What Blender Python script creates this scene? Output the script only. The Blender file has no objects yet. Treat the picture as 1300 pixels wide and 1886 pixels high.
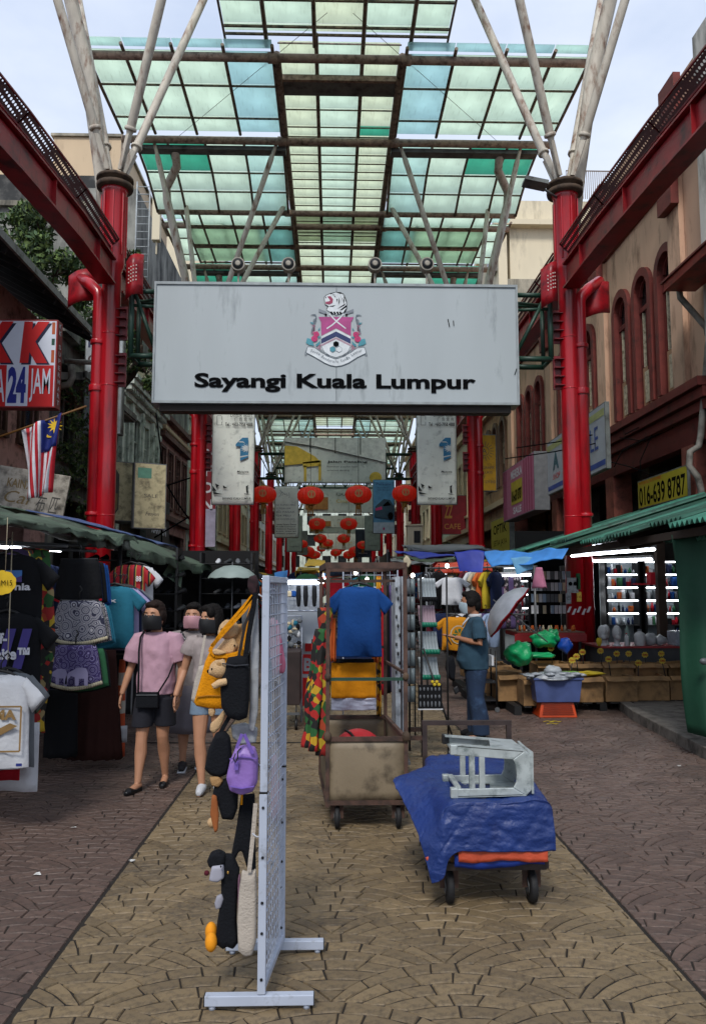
import bpy,bmesh,math,random
from mathutils import Vector,Matrix,noise
random.seed(7)
rnd=random.Random(11)
V=Vector
# ------ camera
SC=bpy.context.scene
COL=SC.collection
FPX,CX,CY=1470.0,650.0,943.0
cd=bpy.data.cameras.new("camera")
cam=bpy.data.objects.new("camera",cd);COL.objects.link(cam)
cam.location=(0,0,1.7)
cam.rotation_euler=(math.radians(90+5.63),0,math.radians(-1.48))
cd.sensor_fit='VERTICAL';cd.sensor_height=24.0;cd.lens=24.0*FPX/1886.0
cd.clip_start=0.05;cd.clip_end=2000
SC.camera=cam
# ------ world: bright even overcast
W=bpy.data.worlds.new("World");SC.world=W;W.use_nodes=True
nt=W.node_tree;nt.nodes.clear()
def wn(t,**k):
 n=nt.nodes.new(t)
 for a,b in k.items():setattr(n,a,b)
 return n
wo=wn('ShaderNodeOutputWorld')
sky=wn('ShaderNodeTexSky');sky.sky_type='NISHITA';sky.sun_disc=False
sky.sun_elevation=math.radians(48);sky.sun_rotation=math.radians(192)
b1=wn('ShaderNodeBackground');b1.inputs['Strength'].default_value=0.10
nt.links.new(sky.outputs[0],b1.inputs['Color'])
tc=wn('ShaderNodeTexCoord')
mp=wn('ShaderNodeMapping');mp.inputs['Scale'].default_value=(1.0,1.0,2.2)
nt.links.new(tc.outputs['Generated'],mp.inputs['Vector'])
nz=wn('ShaderNodeTexNoise');nz.inputs['Scale'].default_value=2.6;nz.inputs['Detail'].default_value=7;nz.inputs['Roughness'].default_value=.55
nt.links.new(mp.outputs[0],nz.inputs['Vector'])
cr=wn('ShaderNodeValToRGB')
cr.color_ramp.elements[0].position=.34;cr.color_ramp.elements[0].color=(.38,.44,.56,1)
cr.color_ramp.elements[1].position=.68;cr.color_ramp.elements[1].color=(.56,.60,.68,1)
nt.links.new(nz.outputs['Fac'],cr.inputs['Fac'])
b2=wn('ShaderNodeBackground');b2.inputs['Strength'].default_value=1.0
nt.links.new(cr.outputs[0],b2.inputs['Color'])
mx=wn('ShaderNodeMixShader');mx.inputs[0].default_value=.88
nt.links.new(b1.outputs[0],mx.inputs[1]);nt.links.new(b2.outputs[0],mx.inputs[2])
nt.links.new(mx.outputs[0],wo.inputs['Surface'])
# ------ soft sun through cloud
sl=bpy.data.lights.new("sun",'SUN');sl.energy=1.5;sl.angle=math.radians(14);sl.color=(1,.96,.9)
so=bpy.data.objects.new("sun",sl);COL.objects.link(so)
so.rotation_euler=(math.radians(42),0,math.radians(-12))
SC.view_settings.view_transform='Standard';SC.view_settings.look='None'
SC.view_settings.exposure=0.84;SC.view_settings.gamma=1;SC.view_settings.use_curve_mapping=False
SC.render.engine='CYCLES'
SC.cycles.use_denoising=True
SC.cycles.max_bounces=8;SC.cycles.diffuse_bounces=4;SC.cycles.transparent_max_bounces=16
SC.cycles.caustics_reflective=False;SC.cycles.caustics_refractive=False
# ------ helpers
CM=cam.rotation_euler.to_matrix()
def ray(px,py):return CM@V(((px-CX)/FPX,(CY-py)/FPX,-1))
def at(px,py,Y):
 d=ray(px,py);return V((0,0,1.7))+d*(Y/d.y)
def atX(px,py,X):
 d=ray(px,py);return V((0,0,1.7))+d*(X/d.x)
def gnd(px,py,z=0.0):
 d=ray(px,py);return V((0,0,1.7))+d*((z-1.7)/d.z)
def lin(c):
 if isinstance(c,str):
  c=tuple(int(c[i:i+2],16)/255 for i in(1,3,5))
  return tuple(((x+.055)/1.055)**2.4 if x>.04045 else x/12.92 for x in c)
 return c
MATS={}
def mat(name,col,rough=.7,metal=0,var=.18,scale=6,bump=.0,bscale=40,dirt=None,dscale=3,damt=.5,stretch=1,emit=0,spec=.4,rand=0,coat=0):
 if name in MATS:return MATS[name]
 m=bpy.data.materials.new(name);m.use_nodes=True;t=m.node_tree
 p=t.nodes['Principled BSDF'];c=lin(col)
 p.inputs['Roughness'].default_value=rough;p.inputs['Metallic'].default_value=metal
 p.inputs['Specular IOR Level'].default_value=spec
 if coat:p.inputs['Coat Weight'].default_value=coat;p.inputs['Coat Roughness'].default_value=.15
 co=t.nodes.new('ShaderNodeTexCoord')
 mpn=t.nodes.new('ShaderNodeMapping');mpn.inputs['Scale'].default_value=(1,1,1/stretch)
 t.links.new(co.outputs['Object'],mpn.inputs['Vector'])
 n=t.nodes.new('ShaderNodeTexNoise');n.inputs['Scale'].default_value=scale;n.inputs['Detail'].default_value=5
 t.links.new(mpn.outputs[0],n.inputs['Vector'])
 r=t.nodes.new('ShaderNodeValToRGB')
 r.color_ramp.elements[0].position=.3;r.color_ramp.elements[1].position=.72
 r.color_ramp.elements[0].color=tuple(x*(1-var) for x in c)+(1,)
 r.color_ramp.elements[1].color=tuple(min(1,x*(1+var)) for x in c)+(1,)
 t.links.new(n.outputs['Fac'],r.inputs['Fac']);out=r.outputs[0]
 if dirt is not None:
  n2=t.nodes.new('ShaderNodeTexNoise');n2.inputs['Scale'].default_value=dscale;n2.inputs['Detail'].default_value=8;n2.inputs['Roughness'].default_value=.65
  t.links.new(mpn.outputs[0],n2.inputs['Vector'])
  r2=t.nodes.new('ShaderNodeValToRGB');r2.color_ramp.elements[0].position=.62-damt*.3;r2.color_ramp.elements[1].position=.75-damt*.15
  t.links.new(n2.outputs['Fac'],r2.inputs['Fac'])
  mm=t.nodes.new('ShaderNodeMix');mm.data_type='RGBA'
  t.links.new(r2.outputs[0],mm.inputs[0]);t.links.new(out,mm.inputs[6]);mm.inputs[7].default_value=lin(dirt)+(1,)
  out=mm.outputs[2]
 if rand:
  oi=t.nodes.new('ShaderNodeObjectInfo');hs=t.nodes.new('ShaderNodeHueSaturation')
  ma=t.nodes.new('ShaderNodeMapRange');ma.inputs[3].default_value=1-rand;ma.inputs[4].default_value=1+rand
  t.links.new(oi.outputs['Random'],ma.inputs[0]);t.links.new(ma.outputs[0],hs.inputs['Value'])
  t.links.new(out,hs.inputs['Color']);out=hs.outputs[0]
 t.links.new(out,p.inputs['Base Color'])
 if bump:
  n3=t.nodes.new('ShaderNodeTexNoise');n3.inputs['Scale'].default_value=bscale;n3.inputs['Detail'].default_value=4
  t.links.new(co.outputs['Object'],n3.inputs['Vector'])
  b=t.nodes.new('ShaderNodeBump');b.inputs['Strength'].default_value=bump;b.inputs['Distance'].default_value=.01
  t.links.new(n3.outputs['Fac'],b.inputs['Height']);t.links.new(b.outputs[0],p.inputs['Normal'])
 if emit:
  t.links.new(out,p.inputs['Emission Color']);p.inputs['Emission Strength'].default_value=emit
 MATS[name]=m;return m
def pattern(name,cols,kind='voronoi',scale=20,rough=.85,bump=0):
 """multi-colour printed cloth"""
 if name in MATS:return MATS[name]
 m=bpy.data.materials.new(name);m.use_nodes=True;t=m.node_tree;p=t.nodes['Principled BSDF']
 p.inputs['Roughness'].default_value=rough
 co=t.nodes.new('ShaderNodeTexCoord')
 if kind=='voronoi':
  v=t.nodes.new('ShaderNodeTexVoronoi');v.inputs['Scale'].default_value=scale
  t.links.new(co.outputs['Object'],v.inputs['Vector'])
  s=t.nodes.new('ShaderNodeSeparateColor');t.links.new(v.outputs['Color'],s.inputs[0]);f=s.outputs[0]
 elif kind=='ring':
  v=t.nodes.new('ShaderNodeTexVoronoi');v.inputs['Scale'].default_value=scale
  t.links.new(co.outputs['Object'],v.inputs['Vector']);f=v.outputs['Distance']
  mm=t.nodes.new('ShaderNodeMath');mm.operation='PINGPONG';mm.inputs[1].default_value=.16;t.links.new(f,mm.inputs[0])
  m2=t.nodes.new('ShaderNodeMath');m2.operation='MULTIPLY';m2.inputs[1].default_value=6;t.links.new(mm.outputs[0],m2.inputs[0]);f=m2.outputs[0]
 else:
  sx=t.nodes.new('ShaderNodeSeparateXYZ');t.links.new(co.outputs['Object'],sx.inputs[0])
  mm=t.nodes.new('ShaderNodeMath');mm.operation='MULTIPLY';mm.inputs[1].default_value=scale
  t.links.new(sx.outputs[{'x':0,'y':1,'z':2}[kind]],mm.inputs[0])
  fr=t.nodes.new('ShaderNodeMath');fr.operation='FRACT';t.links.new(mm.outputs[0],fr.inputs[0]);f=fr.outputs[0]
 r=t.nodes.new('ShaderNodeValToRGB');r.color_ramp.interpolation='CONSTANT';e=r.color_ramp.elements
 e[0].position=0;e[0].color=lin(cols[0][1])+(1,);e[1].position=cols[1][0];e[1].color=lin(cols[1][1])+(1,)
 for q,c in cols[2:]:
  k=e.new(q);k.color=lin(c)+(1,)
 t.links.new(f,r.inputs[0]);t.links.new(r.outputs[0],p.inputs['Base Color'])
 MATS[name]=m;return m
def glassy(name,col,tr=.25,streak='#4b4a33',rough=.35,samt=.5):
 if name in MATS:return MATS[name]
 m=bpy.data.materials.new(name);m.use_nodes=True;t=m.node_tree;t.nodes.clear()
 o=t.nodes.new('ShaderNodeOutputMaterial')
 co=t.nodes.new('ShaderNodeTexCoord');mp=t.nodes.new('ShaderNodeMapping');mp.inputs['Scale'].default_value=(9,.8,1)
 t.links.new(co.outputs['Object'],mp.inputs[0])
 n=t.nodes.new('ShaderNodeTexNoise');n.inputs['Scale'].default_value=2.0;n.inputs['Detail'].default_value=8;n.inputs['Roughness'].default_value=.7
 t.links.new(mp.outputs[0],n.inputs['Vector'])
 n2=t.nodes.new('ShaderNodeTexNoise');n2.inputs['Scale'].default_value=.9;n2.inputs['Detail'].default_value=3
 t.links.new(co.outputs['Object'],n2.inputs['Vector'])
 r2=t.nodes.new('ShaderNodeValToRGB');c=tuple(x**.5 for x in lin(col))
 r2.color_ramp.elements[0].position=.3;r2.color_ramp.elements[1].position=.7
 r2.color_ramp.elements[0].color=tuple(x*.9 for x in c)+(1,);r2.color_ramp.elements[1].color=tuple(min(1,x*1.1) for x in c)+(1,)
 t.links.new(n2.outputs['Fac'],r2.inputs[0])
 r=t.nodes.new('ShaderNodeValToRGB');r.color_ramp.elements[0].position=.55;r.color_ramp.elements[1].position=.80
 r.color_ramp.elements[1].color=(samt,samt,samt,1)
 t.links.new(n.outputs['Fac'],r.inputs[0])
 x=t.nodes.new('ShaderNodeMix');x.data_type='RGBA';t.links.new(r.outputs[0],x.inputs[0]);t.links.new(r2.outputs[0],x.inputs[6]);x.inputs[7].default_value=lin(streak)+(1,)
 tl=t.nodes.new('ShaderNodeBsdfTranslucent');tp=t.nodes.new('ShaderNodeBsdfTransparent');gl=t.nodes.new('ShaderNodeBsdfGlossy');gl.inputs['Roughness'].default_value=rough
 t.links.new(x.outputs[2],tl.inputs[0]);t.links.new(x.outputs[2],tp.inputs[0])
 m1=t.nodes.new('ShaderNodeMixShader');m1.inputs[0].default_value=tr;t.links.new(tl.outputs[0],m1.inputs[1]);t.links.new(tp.outputs[0],m1.inputs[2])
 m2=t.nodes.new('ShaderNodeMixShader');m2.inputs[0].default_value=.06;t.links.new(m1.outputs[0],m2.inputs[1]);t.links.new(gl.outputs[0],m2.inputs[2])
 t.links.new(m2.outputs[0],o.inputs[0]);MATS[name]=m;return m
def basis(d):
 d=d.normalized();a=V((0,0,1)) if abs(d.z)<.9 else V((1,0,0))
 u=d.cross(a).normalized();return u,u.cross(d).normalized()
class MB:
 def __init__(s):s.v=[];s.f=[];s.m=[];s.sm=[]
 def raw(s,vs,fs,m=0,sm=False):
  k=len(s.v);s.v+=[V(p) for p in vs]
  for f in fs:s.f.append(tuple(i+k for i in f));s.m.append(m);s.sm.append(sm)
  return s
 def box(s,x0,x1,y0,y1,z0,z1,m=0):
  vs=[(x0,y0,z0),(x1,y0,z0),(x1,y1,z0),(x0,y1,z0),(x0,y0,z1),(x1,y0,z1),(x1,y1,z1),(x0,y1,z1)]
  return s.raw(vs,[(0,3,2,1),(4,5,6,7),(0,1,5,4),(1,2,6,5),(2,3,7,6),(3,0,4,7)],m)
 def obox(s,c,sz,R=None,m=0):
  t=MB().box(-sz[0]/2,sz[0]/2,-sz[1]/2,sz[1]/2,-sz[2]/2,sz[2]/2)
  R=R or Matrix.Identity(3);c=V(c)
  return s.raw([c+R@v for v in t.v],t.f,m)
 def bar(s,p,q,w,h=None,m=0,up=None):
  """rectangular bar from p to q"""
  p=V(p);q=V(q);h=h or w;d=(q-p).normalized();up=V(up) if up else(V((0,0,1)) if abs(d.z)<.95 else V((0,1,0)))
  a=d.cross(up).normalized();b=a.cross(d).normalized()
  vs=[e+a*(sx*w/2)+b*(sz*h/2) for e in(p,q) for sx,sz in((-1,-1),(1,-1),(1,1),(-1,1))]
  return s.raw(vs,[(3,2,1,0),(4,5,6,7),(0,1,5,4),(1,2,6,5),(2,3,7,6),(3,0,4,7)],m)
 def loft(s,rings,m=0,sm=True,cap=True,closed=True):
  n=len(rings[0]);vs=[p for r in rings for p in r];fs=[]
  for i in range(len(rings)-1):
   for j in range(n if closed else n-1):
    fs.append((i*n+j,i*n+(j+1)%n,(i+1)*n+(j+1)%n,(i+1)*n+j))
  s.raw(vs,fs,m,sm)
  if cap and closed:
   k=len(s.v)-len(vs)
   s.f.append(tuple(k+j for j in reversed(range(n))));s.m.append(m);s.sm.append(False)
   s.f.append(tuple(k+(len(rings)-1)*n+j for j in range(n)));s.m.append(m);s.sm.append(False)
  return s
 def tube(s,p,q,r0,r1=None,n=8,m=0,cap=True,sm=True):
  p=V(p);q=V(q);r1=r0 if r1 is None else r1;u,w=basis(q-p)
  rg=[[c+(u*math.cos(a)+w*math.sin(a))*r for a in[2*math.pi*j/n for j in range(n)]] for c,r in((p,r0),(q,r1))]
  return s.loft(rg,m,sm,cap)
 def path(s,pts,r,n=6,m=0,sm=True):
  pts=[V(p) for p in pts];rg=[];u=None
  for i,p in enumerate(pts):
   d=(pts[min(i+1,len(pts)-1)]-pts[max(i-1,0)]).normalized()
   if u is None:u,w=basis(d)
   else:
    u=(u-d*u.dot(d)).normalized();w=u.cross(d).normalized()
   rr=r[i] if isinstance(r,(list,tuple)) else r
   rg.append([p+(u*math.cos(a)+w*math.sin(a))*rr for a in[2*math.pi*j/n for j in range(n)]])
  return s.loft(rg,m,sm)
 def lathe(s,c,prof,n=16,m=0,ax=(0,0,1),sm=True,cap=True):
  c=V(c);ax=V(ax).normalized();u,w=basis(ax)
  return s.loft([[c+ax*z+(u*math.cos(a)+w*math.sin(a))*r for a in[2*math.pi*j/n for j in range(n)]] for r,z in prof],m,sm,cap)
 def ell(s,c,r,n=12,m=0,R=None):
  c=V(c);R=R or Matrix.Identity(3);k=max(6,n//2+2);rg=[]
  for i in range(k):
   t=-math.pi/2+math.pi*(i+.04 if i==0 else(i-.04 if i==k-1 else i))/(k-1)
   rg.append([c+R@V((r[0]*math.cos(t)*math.cos(a),r[1]*math.cos(t)*math.sin(a),r[2]*math.sin(t))) for a in[2*math.pi*j/n for j in range(n)]])
  return s.loft(rg,m,True)
 def grid(s,fn,nu,nv,m=0,sm=True):
  vs=[fn(i/nu,j/nv) for j in range(nv+1) for i in range(nu+1)]
  fs=[(j*(nu+1)+i,j*(nu+1)+i+1,(j+1)*(nu+1)+i+1,(j+1)*(nu+1)+i) for j in range(nv) for i in range(nu)]
  return s.raw(vs,fs,m,sm)
 def slab(s,fn,nu,nv,t,m=0,sm=True):
  """closed sheet: surface fn(u,v) and an offset copy t behind"""
  nrm=V(t)
  A=[V(fn(i/nu,j/nv)) for j in range(nv+1) for i in range(nu+1)];w=nu+1;k=len(A)
  fs=[(j*w+i,j*w+i+1,(j+1)*w+i+1,(j+1)*w+i) for j in range(nv) for i in range(nu)]
  fb=[tuple(k+q for q in reversed(f)) for f in fs]
  rim=[i for i in range(w)]+[j*w+nu for j in range(1,nv+1)]+[nv*w+i for i in range(nu-1,-1,-1)]+[j*w for j in range(nv-1,0,-1)]
  fr=[(rim[(i+1)%len(rim)],rim[i],rim[i]+k,rim[(i+1)%len(rim)]+k) for i in range(len(rim))]
  s.raw(A+[a+nrm for a in A],fs+fb,m,sm);return s.raw([],[],m) if False else s._rim(fr,len(A)*2,m)
 def _rim(s,fr,n,m):
  k=len(s.v)-n
  for f in fr:s.f.append(tuple(q+k for q in f));s.m.append(m);s.sm.append(False)
  return s
 def prism(s,pts,d,m=0):
  """pts: coplanar 3D outline, d: extrusion vector"""
  pts=[V(p) for p in pts];n=len(pts);d=V(d)
  fs=[tuple(range(n)),tuple(n+i for i in reversed(range(n)))]+[(i,n+i,n+(i+1)%n,(i+1)%n) for i in range(n)]
  return s.raw(pts+[p+d for p in pts],fs,m)
 def mesh(s,name,mats,off=V((0,0,0))):
  me=bpy.data.meshes.new(name);me.from_pydata([v-off for v in s.v],[],s.f)
  for q in(mats if isinstance(mats,(list,tuple)) else[mats]):me.materials.append(q)
  me.polygons.foreach_set('material_index',s.m);me.polygons.foreach_set('use_smooth',s.sm);me.update();return me
 def build(s,name,mats,parent=None,label=None,cat=None,group=None,kind=None,bevel=0):
  if parent is not None:off=wloc(parent)
  elif s.v and kind is None:
   xs=[v.x for v in s.v];ys=[v.y for v in s.v];off=V(((min(xs)+max(xs))/2,(min(ys)+max(ys))/2,min(v.z for v in s.v)))
  else:off=V((0,0,0))
  o=bpy.data.objects.new(name,s.mesh(name,mats,off));COL.objects.link(o)
  if parent is not None:o.parent=parent
  else:o.location=off
  tag(o,label,cat,group,kind)
  if bevel:
   b=o.modifiers.new('bevel','BEVEL');b.width=bevel;b.segments=2;b.limit_method='ANGLE';b.angle_limit=.7
  return o
def wloc(o):
 l=V(o.location)
 while o.parent:o=o.parent;l+=V(o.location)
 return l
def tag(o,label=None,cat=None,group=None,kind=None):
 for k,v in(('label',label),('category',cat),('group',group),('kind',kind)):
  if v:o[k]=v
 return o
def thing(name,label,cat,loc=(0,0,0),rz=0,group=None):
 o=bpy.data.objects.new(name,None);COL.objects.link(o);o.location=loc;o.rotation_euler=(0,0,rz);o.empty_display_size=.1
 return tag(o,label,cat,group)
def dup(o,parent=None,**k):
 c=o.copy();COL.objects.link(c)
 if parent is not None:c.parent=parent
 for ch in list(o.children):dup(ch,c)
 for a,b in k.items():
  if a=='label':c['label']=b
  elif a=='loc':c.location=b
  elif a=='rz':c.rotation_euler=(0,0,b)
  elif a=='scale':c.scale=b
  elif a=='group':c['group']=b
 return c
def put(me,name,parent=None,loc=(0,0,0),rz=0,**k):
 o=bpy.data.objects.new(name,me);COL.objects.link(o);o.parent=parent;o.location=loc;o.rotation_euler=(0,0,rz);return tag(o,**k)
TS=bpy.data.scenes.new('scratch')
def baked(mb,name,mats,voxel=None,smooth=0,parent=None,off=None,**k):
 """fuse overlapping volumes into one continuous skin"""
 off=wloc(parent) if parent is not None and off is None else(off or V((0,0,0)))
 me=mb.mesh(name,mats,off);o=bpy.data.objects.new(name,me);TS.collection.objects.link(o)
 r=o.modifiers.new('r','REMESH');r.mode='VOXEL';r.voxel_size=voxel;r.use_smooth_shade=True
 if smooth:q=o.modifiers.new('s','SMOOTH');q.factor=.5;q.iterations=smooth
 with bpy.context.temp_override(scene=TS,view_layer=TS.view_layers[0]):
  dg=bpy.context.evaluated_depsgraph_get();dg.update()
 m2=bpy.data.meshes.new_from_object(o.evaluated_get(dg));m2.name=name
 m2.materials.clear()
 for q in(mats if isinstance(mats,(list,tuple)) else[mats]):m2.materials.append(q)
 for p in m2.polygons:p.use_smooth=True
 bpy.data.objects.remove(o)
 n=bpy.data.objects.new(name,m2);COL.objects.link(n);n.parent=parent
 return tag(n,**k)
class Fr:
 """flat frame: origin, right, up; normal = right x up"""
 def __init__(s,o,r=(1,0,0),u=(0,0,1)):
  s.o=V(o);s.r=V(r).normalized();s.u=V(u).normalized();s.n=s.r.cross(s.u)
 def p(s,x,y,d=0):return s.o+s.r*x+s.u*y+s.n*d
 def poly(s,mb,pts,d=.004,m=0):return mb.raw([s.p(x,y,d) for x,y in pts],[tuple(range(len(pts)))],m)
 def rect(s,mb,x0,y0,x1,y1,d=.004,m=0):return s.poly(mb,[(x0,y0),(x1,y0),(x1,y1),(x0,y1)],d,m)
 def disc(s,mb,x,y,rx,ry=None,d=.004,m=0,n=14):
  ry=ry or rx;return s.poly(mb,[(x+rx*math.cos(2*math.pi*i/n),y+ry*math.sin(2*math.pi*i/n)) for i in range(n)],d,m)
 def line(s,mb,pts,w,d=.005,m=0):
  for a,b in zip(pts,pts[1:]):
   a=V((a[0],a[1]));b=V((b[0],b[1]));t=(b-a);L=t.length
   if L<1e-6:continue
   n=V((-t.y,t.x))/L*w/2;s.poly(mb,[tuple(a-n),tuple(b-n),tuple(b+n),tuple(a+n)],d,m)
  return mb
 def txt(s,body,x,y,w,h,m,parent=None,bold=0,shear=0,d=.006,name='lettering',spacing=1):
  """text fitted into the box with lower left x,y"""
  key=(body,bold,shear,spacing)
  if key not in TXT:
   cu=bpy.data.curves.new('t','FONT');cu.body=body;cu.offset=bold;cu.shear=shear;cu.resolution_u=3;cu.space_character=spacing;cu.fill_mode='FRONT'
   ob=bpy.data.objects.new('t',cu);me=bpy.data.meshes.new_from_object(ob);TXT[key]=([tuple(q.co) for q in me.vertices],[tuple(p.vertices) for p in me.polygons])
   bpy.data.objects.remove(ob)
  vs,fs=TXT[key]
  if not vs:return None
  x0=min(q[0] for q in vs);x1=max(q[0] for q in vs);y0=min(q[1] for q in vs);y1=max(q[1] for q in vs)
  sx=w/(x1-x0);sy=(h/(y1-y0)) if h else sx
  mb=MB().raw([s.p(x+(q[0]-x0)*sx,y+(q[1]-y0)*sy,d) for q in vs],fs)
  return mb.build(name,m,parent)
TXT={}
def c3(h):return lin(h)
# ------ ground
def ground_mat(name,ca,cb,dirt,joint=False):
 m=bpy.data.materials.new(name);m.use_nodes=True;t=m.node_tree;p=t.nodes['Principled BSDF']
 co=t.nodes.new('ShaderNodeTexCoord')
 at_=t.nodes.new('ShaderNodeAttribute');at_.attribute_name='tone'
 n=t.nodes.new('ShaderNodeTexNoise');n.inputs['Scale'].default_value=1.3;n.inputs['Detail'].default_value=9;n.inputs['Roughness'].default_value=.7
 t.links.new(co.outputs['Object'],n.inputs['Vector'])
 ad=t.nodes.new('ShaderNodeMath');ad.operation='MULTIPLY_ADD';ad.inputs[1].default_value=.3;t.links.new(at_.outputs['Fac'],ad.inputs[0]);t.links.new(n.outputs['Fac'],ad.inputs[2])
 r=t.nodes.new('ShaderNodeValToRGB');r.color_ramp.elements[0].position=.35;r.color_ramp.elements[1].position=1.0
 r.color_ramp.elements[0].color=lin(ca)+(1,);r.color_ramp.elements[1].color=lin(cb)+(1,)
 t.links.new(ad.outputs[0],r.inputs[0])
 n2=t.nodes.new('ShaderNodeTexNoise');n2.inputs['Scale'].default_value=26;n2.inputs['Detail'].default_value=8;n2.inputs['Roughness'].default_value=.75
 t.links.new(co.outputs['Object'],n2.inputs['Vector'])
 n4=t.nodes.new('ShaderNodeTexNoise');n4.inputs['Scale'].default_value=2.2;n4.inputs['Detail'].default_value=4
 t.links.new(co.outputs['Object'],n4.inputs['Vector'])
 mu=t.nodes.new('ShaderNodeMath');mu.operation='MULTIPLY_ADD';mu.inputs[1].default_value=.55;t.links.new(n4.outputs['Fac'],mu.inputs[0]);t.links.new(n2.outputs['Fac'],mu.inputs[2])
 r2=t.nodes.new('ShaderNodeValToRGB');r2.color_ramp.elements[0].position=.74;r2.color_ramp.elements[1].position=.97;r2.color_ramp.elements[1].color=(.85,.85,.85,1)
 t.links.new(mu.outputs[0],r2.inputs[0])
 x=t.nodes.new('ShaderNodeMix');x.data_type='RGBA';t.links.new(r2.outputs[0],x.inputs[0]);t.links.new(r.outputs[0],x.inputs[6]);x.inputs[7].default_value=lin(dirt)+(1,)
 t.links.new(x.outputs[2],p.inputs['Base Color'])
 rr=t.nodes.new('ShaderNodeMapRange');rr.inputs[3].default_value=.38;rr.inputs[4].default_value=.75;t.links.new(n4.outputs['Fac'],rr.inputs[0]);t.links.new(rr.outputs[0],p.inputs['Roughness'])
 b=t.nodes.new('ShaderNodeBump');b.inputs['Strength'].default_value=.6;b.inputs['Distance'].default_value=.006
 t.links.new(n2.outputs['Fac'],b.inputs['Height']);t.links.new(b.outputs[0],p.inputs['Normal'])
 MATS[name]=m;return m
TAN=ground_mat('stamped_tan','#574a37','#877456','#332c25')
MAR=ground_mat('stamped_maroon','#473832','#69554b','#241f1c')
JNT=mat('joint_grout','#1d1814',.9,var=.3)
XL,XR=-1.27,1.56
MB().raw([(-400,-60,-.007),(400,-60,-.007),(400,900,-.007),(-400,900,-.007)],[(0,1,2,3)]).build('ground',JNT,kind='structure')
YEND=17.0
MB().raw([(XL,YEND,-.001),(XR,YEND,-.001),(XR,120,-.001),(XL,120,-.001)],[(0,1,2,3)]).build('street_strip',TAN,kind='structure')
MB().raw([(-5.2,YEND,-.002),(XL-.02,YEND,-.002),(XL-.02,120,-.002),(-5.2,120,-.002)],[(0,1,2,3)]).build('street_side_left',MAR,kind='structure')
MB().raw([(XR+.02,YEND,-.002),(8,YEND,-.002),(8,120,-.002),(XR+.02,120,-.002)],[(0,1,2,3)]).build('street_side_right',MAR,kind='structure')
MB().raw([(-30,-10,-.003),(-5.2,-10,-.003),(-5.2,120,-.003),(-30,120,-.003)],[(0,1,2,3)]).build('pavement_left',mat('concrete_floor','#6d675f',.8,dirt='#3c3833',dscale=2),kind='structure')
def clip(poly,x,keep_gt):
 out=[]
 for i in range(len(poly)):
  a,b=poly[i],poly[(i+1)%len(poly)]
  ia=(a[0]>x)==keep_gt;ib=(b[0]>x)==keep_gt
  if ia:out.append(a)
  if ia!=ib:
   t=(x-a[0])/(b[0]-a[0]);out.append((x,a[1]+t*(b[1]-a[1])))
 return out
def area(p):return abs(sum(p[i][0]*p[(i+1)%len(p)][1]-p[(i+1)%len(p)][0]*p[i][1] for i in range(len(p))))/2
FW,FP,NR=.52,.33,7
RC=(FW*FW+FP*FP)/(2*FP);DR=2*FP/NR
def farc(x):return math.sqrt(RC*RC-x*x)-RC
def xk(k):
 if k==0:return FW
 lo,hi=0.0,FW
 for _ in range(30):
  m_=(lo+hi)/2
  if farc(m_)-k*DR>farc(FW-m_)-FP:lo=m_
  else:hi=m_
 return lo
XK=[xk(k) for k in range(NR+1)];XK[NR]=.004
stones=[]
def fan(cx,cy):
 q=random.Random(int(round(cx*100)*7919+round(cy*100)))
 for k in range(NR):
  x0,x1=XK[k],XK[k+1];n=max(1,round((x0+x1)/.14));cut=[-1]+[-1+2*(i+q.uniform(-.2,.2))/n for i in range(1,n)]+[1]
  cut2=[-1]+[c_+q.uniform(-.03,.03) for c_ in cut[1:-1]]+[1];g=.0068
  for i in range(n):
   gx=.0034;a,b,a2,b2=cut[i]*x0+gx,cut[i+1]*x0-gx,cut2[i]*x1+gx,cut2[i+1]*x1-gx
   if b-a<.02:continue
   if b2<a2:a2=b2=(a2+b2)/2
   T=[(u,farc(max(-FW,min(FW,u)))-k*DR-g) for u in(b,(a+b)/2,a)];B_=[(u,farc(u)-(k+1)*DR+g) for u in(a2,(a2+b2)/2,b2)]
   stones.append([(cx+u+q.uniform(-.002,.002),cy+v+q.uniform(-.002,.002)) for u,v in T+B_])
j=0;y=1.2
while y<YEND+1:
 x=-6.76+(FW if j%2 else 0)
 while x<6:
  fan(x,y);x+=2*FW
 y+=FP;j+=1
zones=[('tan',XL,XR),('left',-5.2,XL-.022),('right',XR+.022,5.6)]
pieces=[]
for st in stones:
 for zn,a,b in zones:
  p=clip(clip(st,a,True),b,False)
  if len(p)>=3 and area(p)>.0006:
   cy=sum(q[1] for q in p)/len(p);cx=sum(q[0] for q in p)/len(p)
   if cy>YEND-.05:continue
   px=612+cx/max(cy,.1)*1470
   vis=cy>2.95 and-60<px<1360
   pieces.append((cy if vis else 99+cy,zn,p,cx,cy))
pieces.sort(key=lambda t:t[0])
def stone_geo(vs,fs,p,z):
 c=V((sum(q[0] for q in p)/len(p),sum(q[1] for q in p)/len(p)));k=len(vs);n=len(p)
 tl=(rnd.uniform(-.006,.006),rnd.uniform(-.006,.006))
 for q in p:vs.append((q[0],q[1],-.0065))
 for q in p:
  d=V(q)-c;L=d.length;s=max(.5,1-.0035/max(L,.01));w=c+d*s;vs.append((w.x,w.y,z+(w.x-c.x)*tl[0]+(w.y-c.y)*tl[1]))
 fs.append(tuple(k+n+i for i in range(n)))
 for i in range(n):fs.append((k+i,k+(i+1)%n,k+n+(i+1)%n,k+n+i))
 return 2*n,n+1
def orient(p):
 s=sum(p[i][0]*p[(i+1)%len(p)][1]-p[(i+1)%len(p)][0]*p[i][1] for i in range(len(p)))
 return p if s>0 else p[::-1]
roots={}
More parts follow.
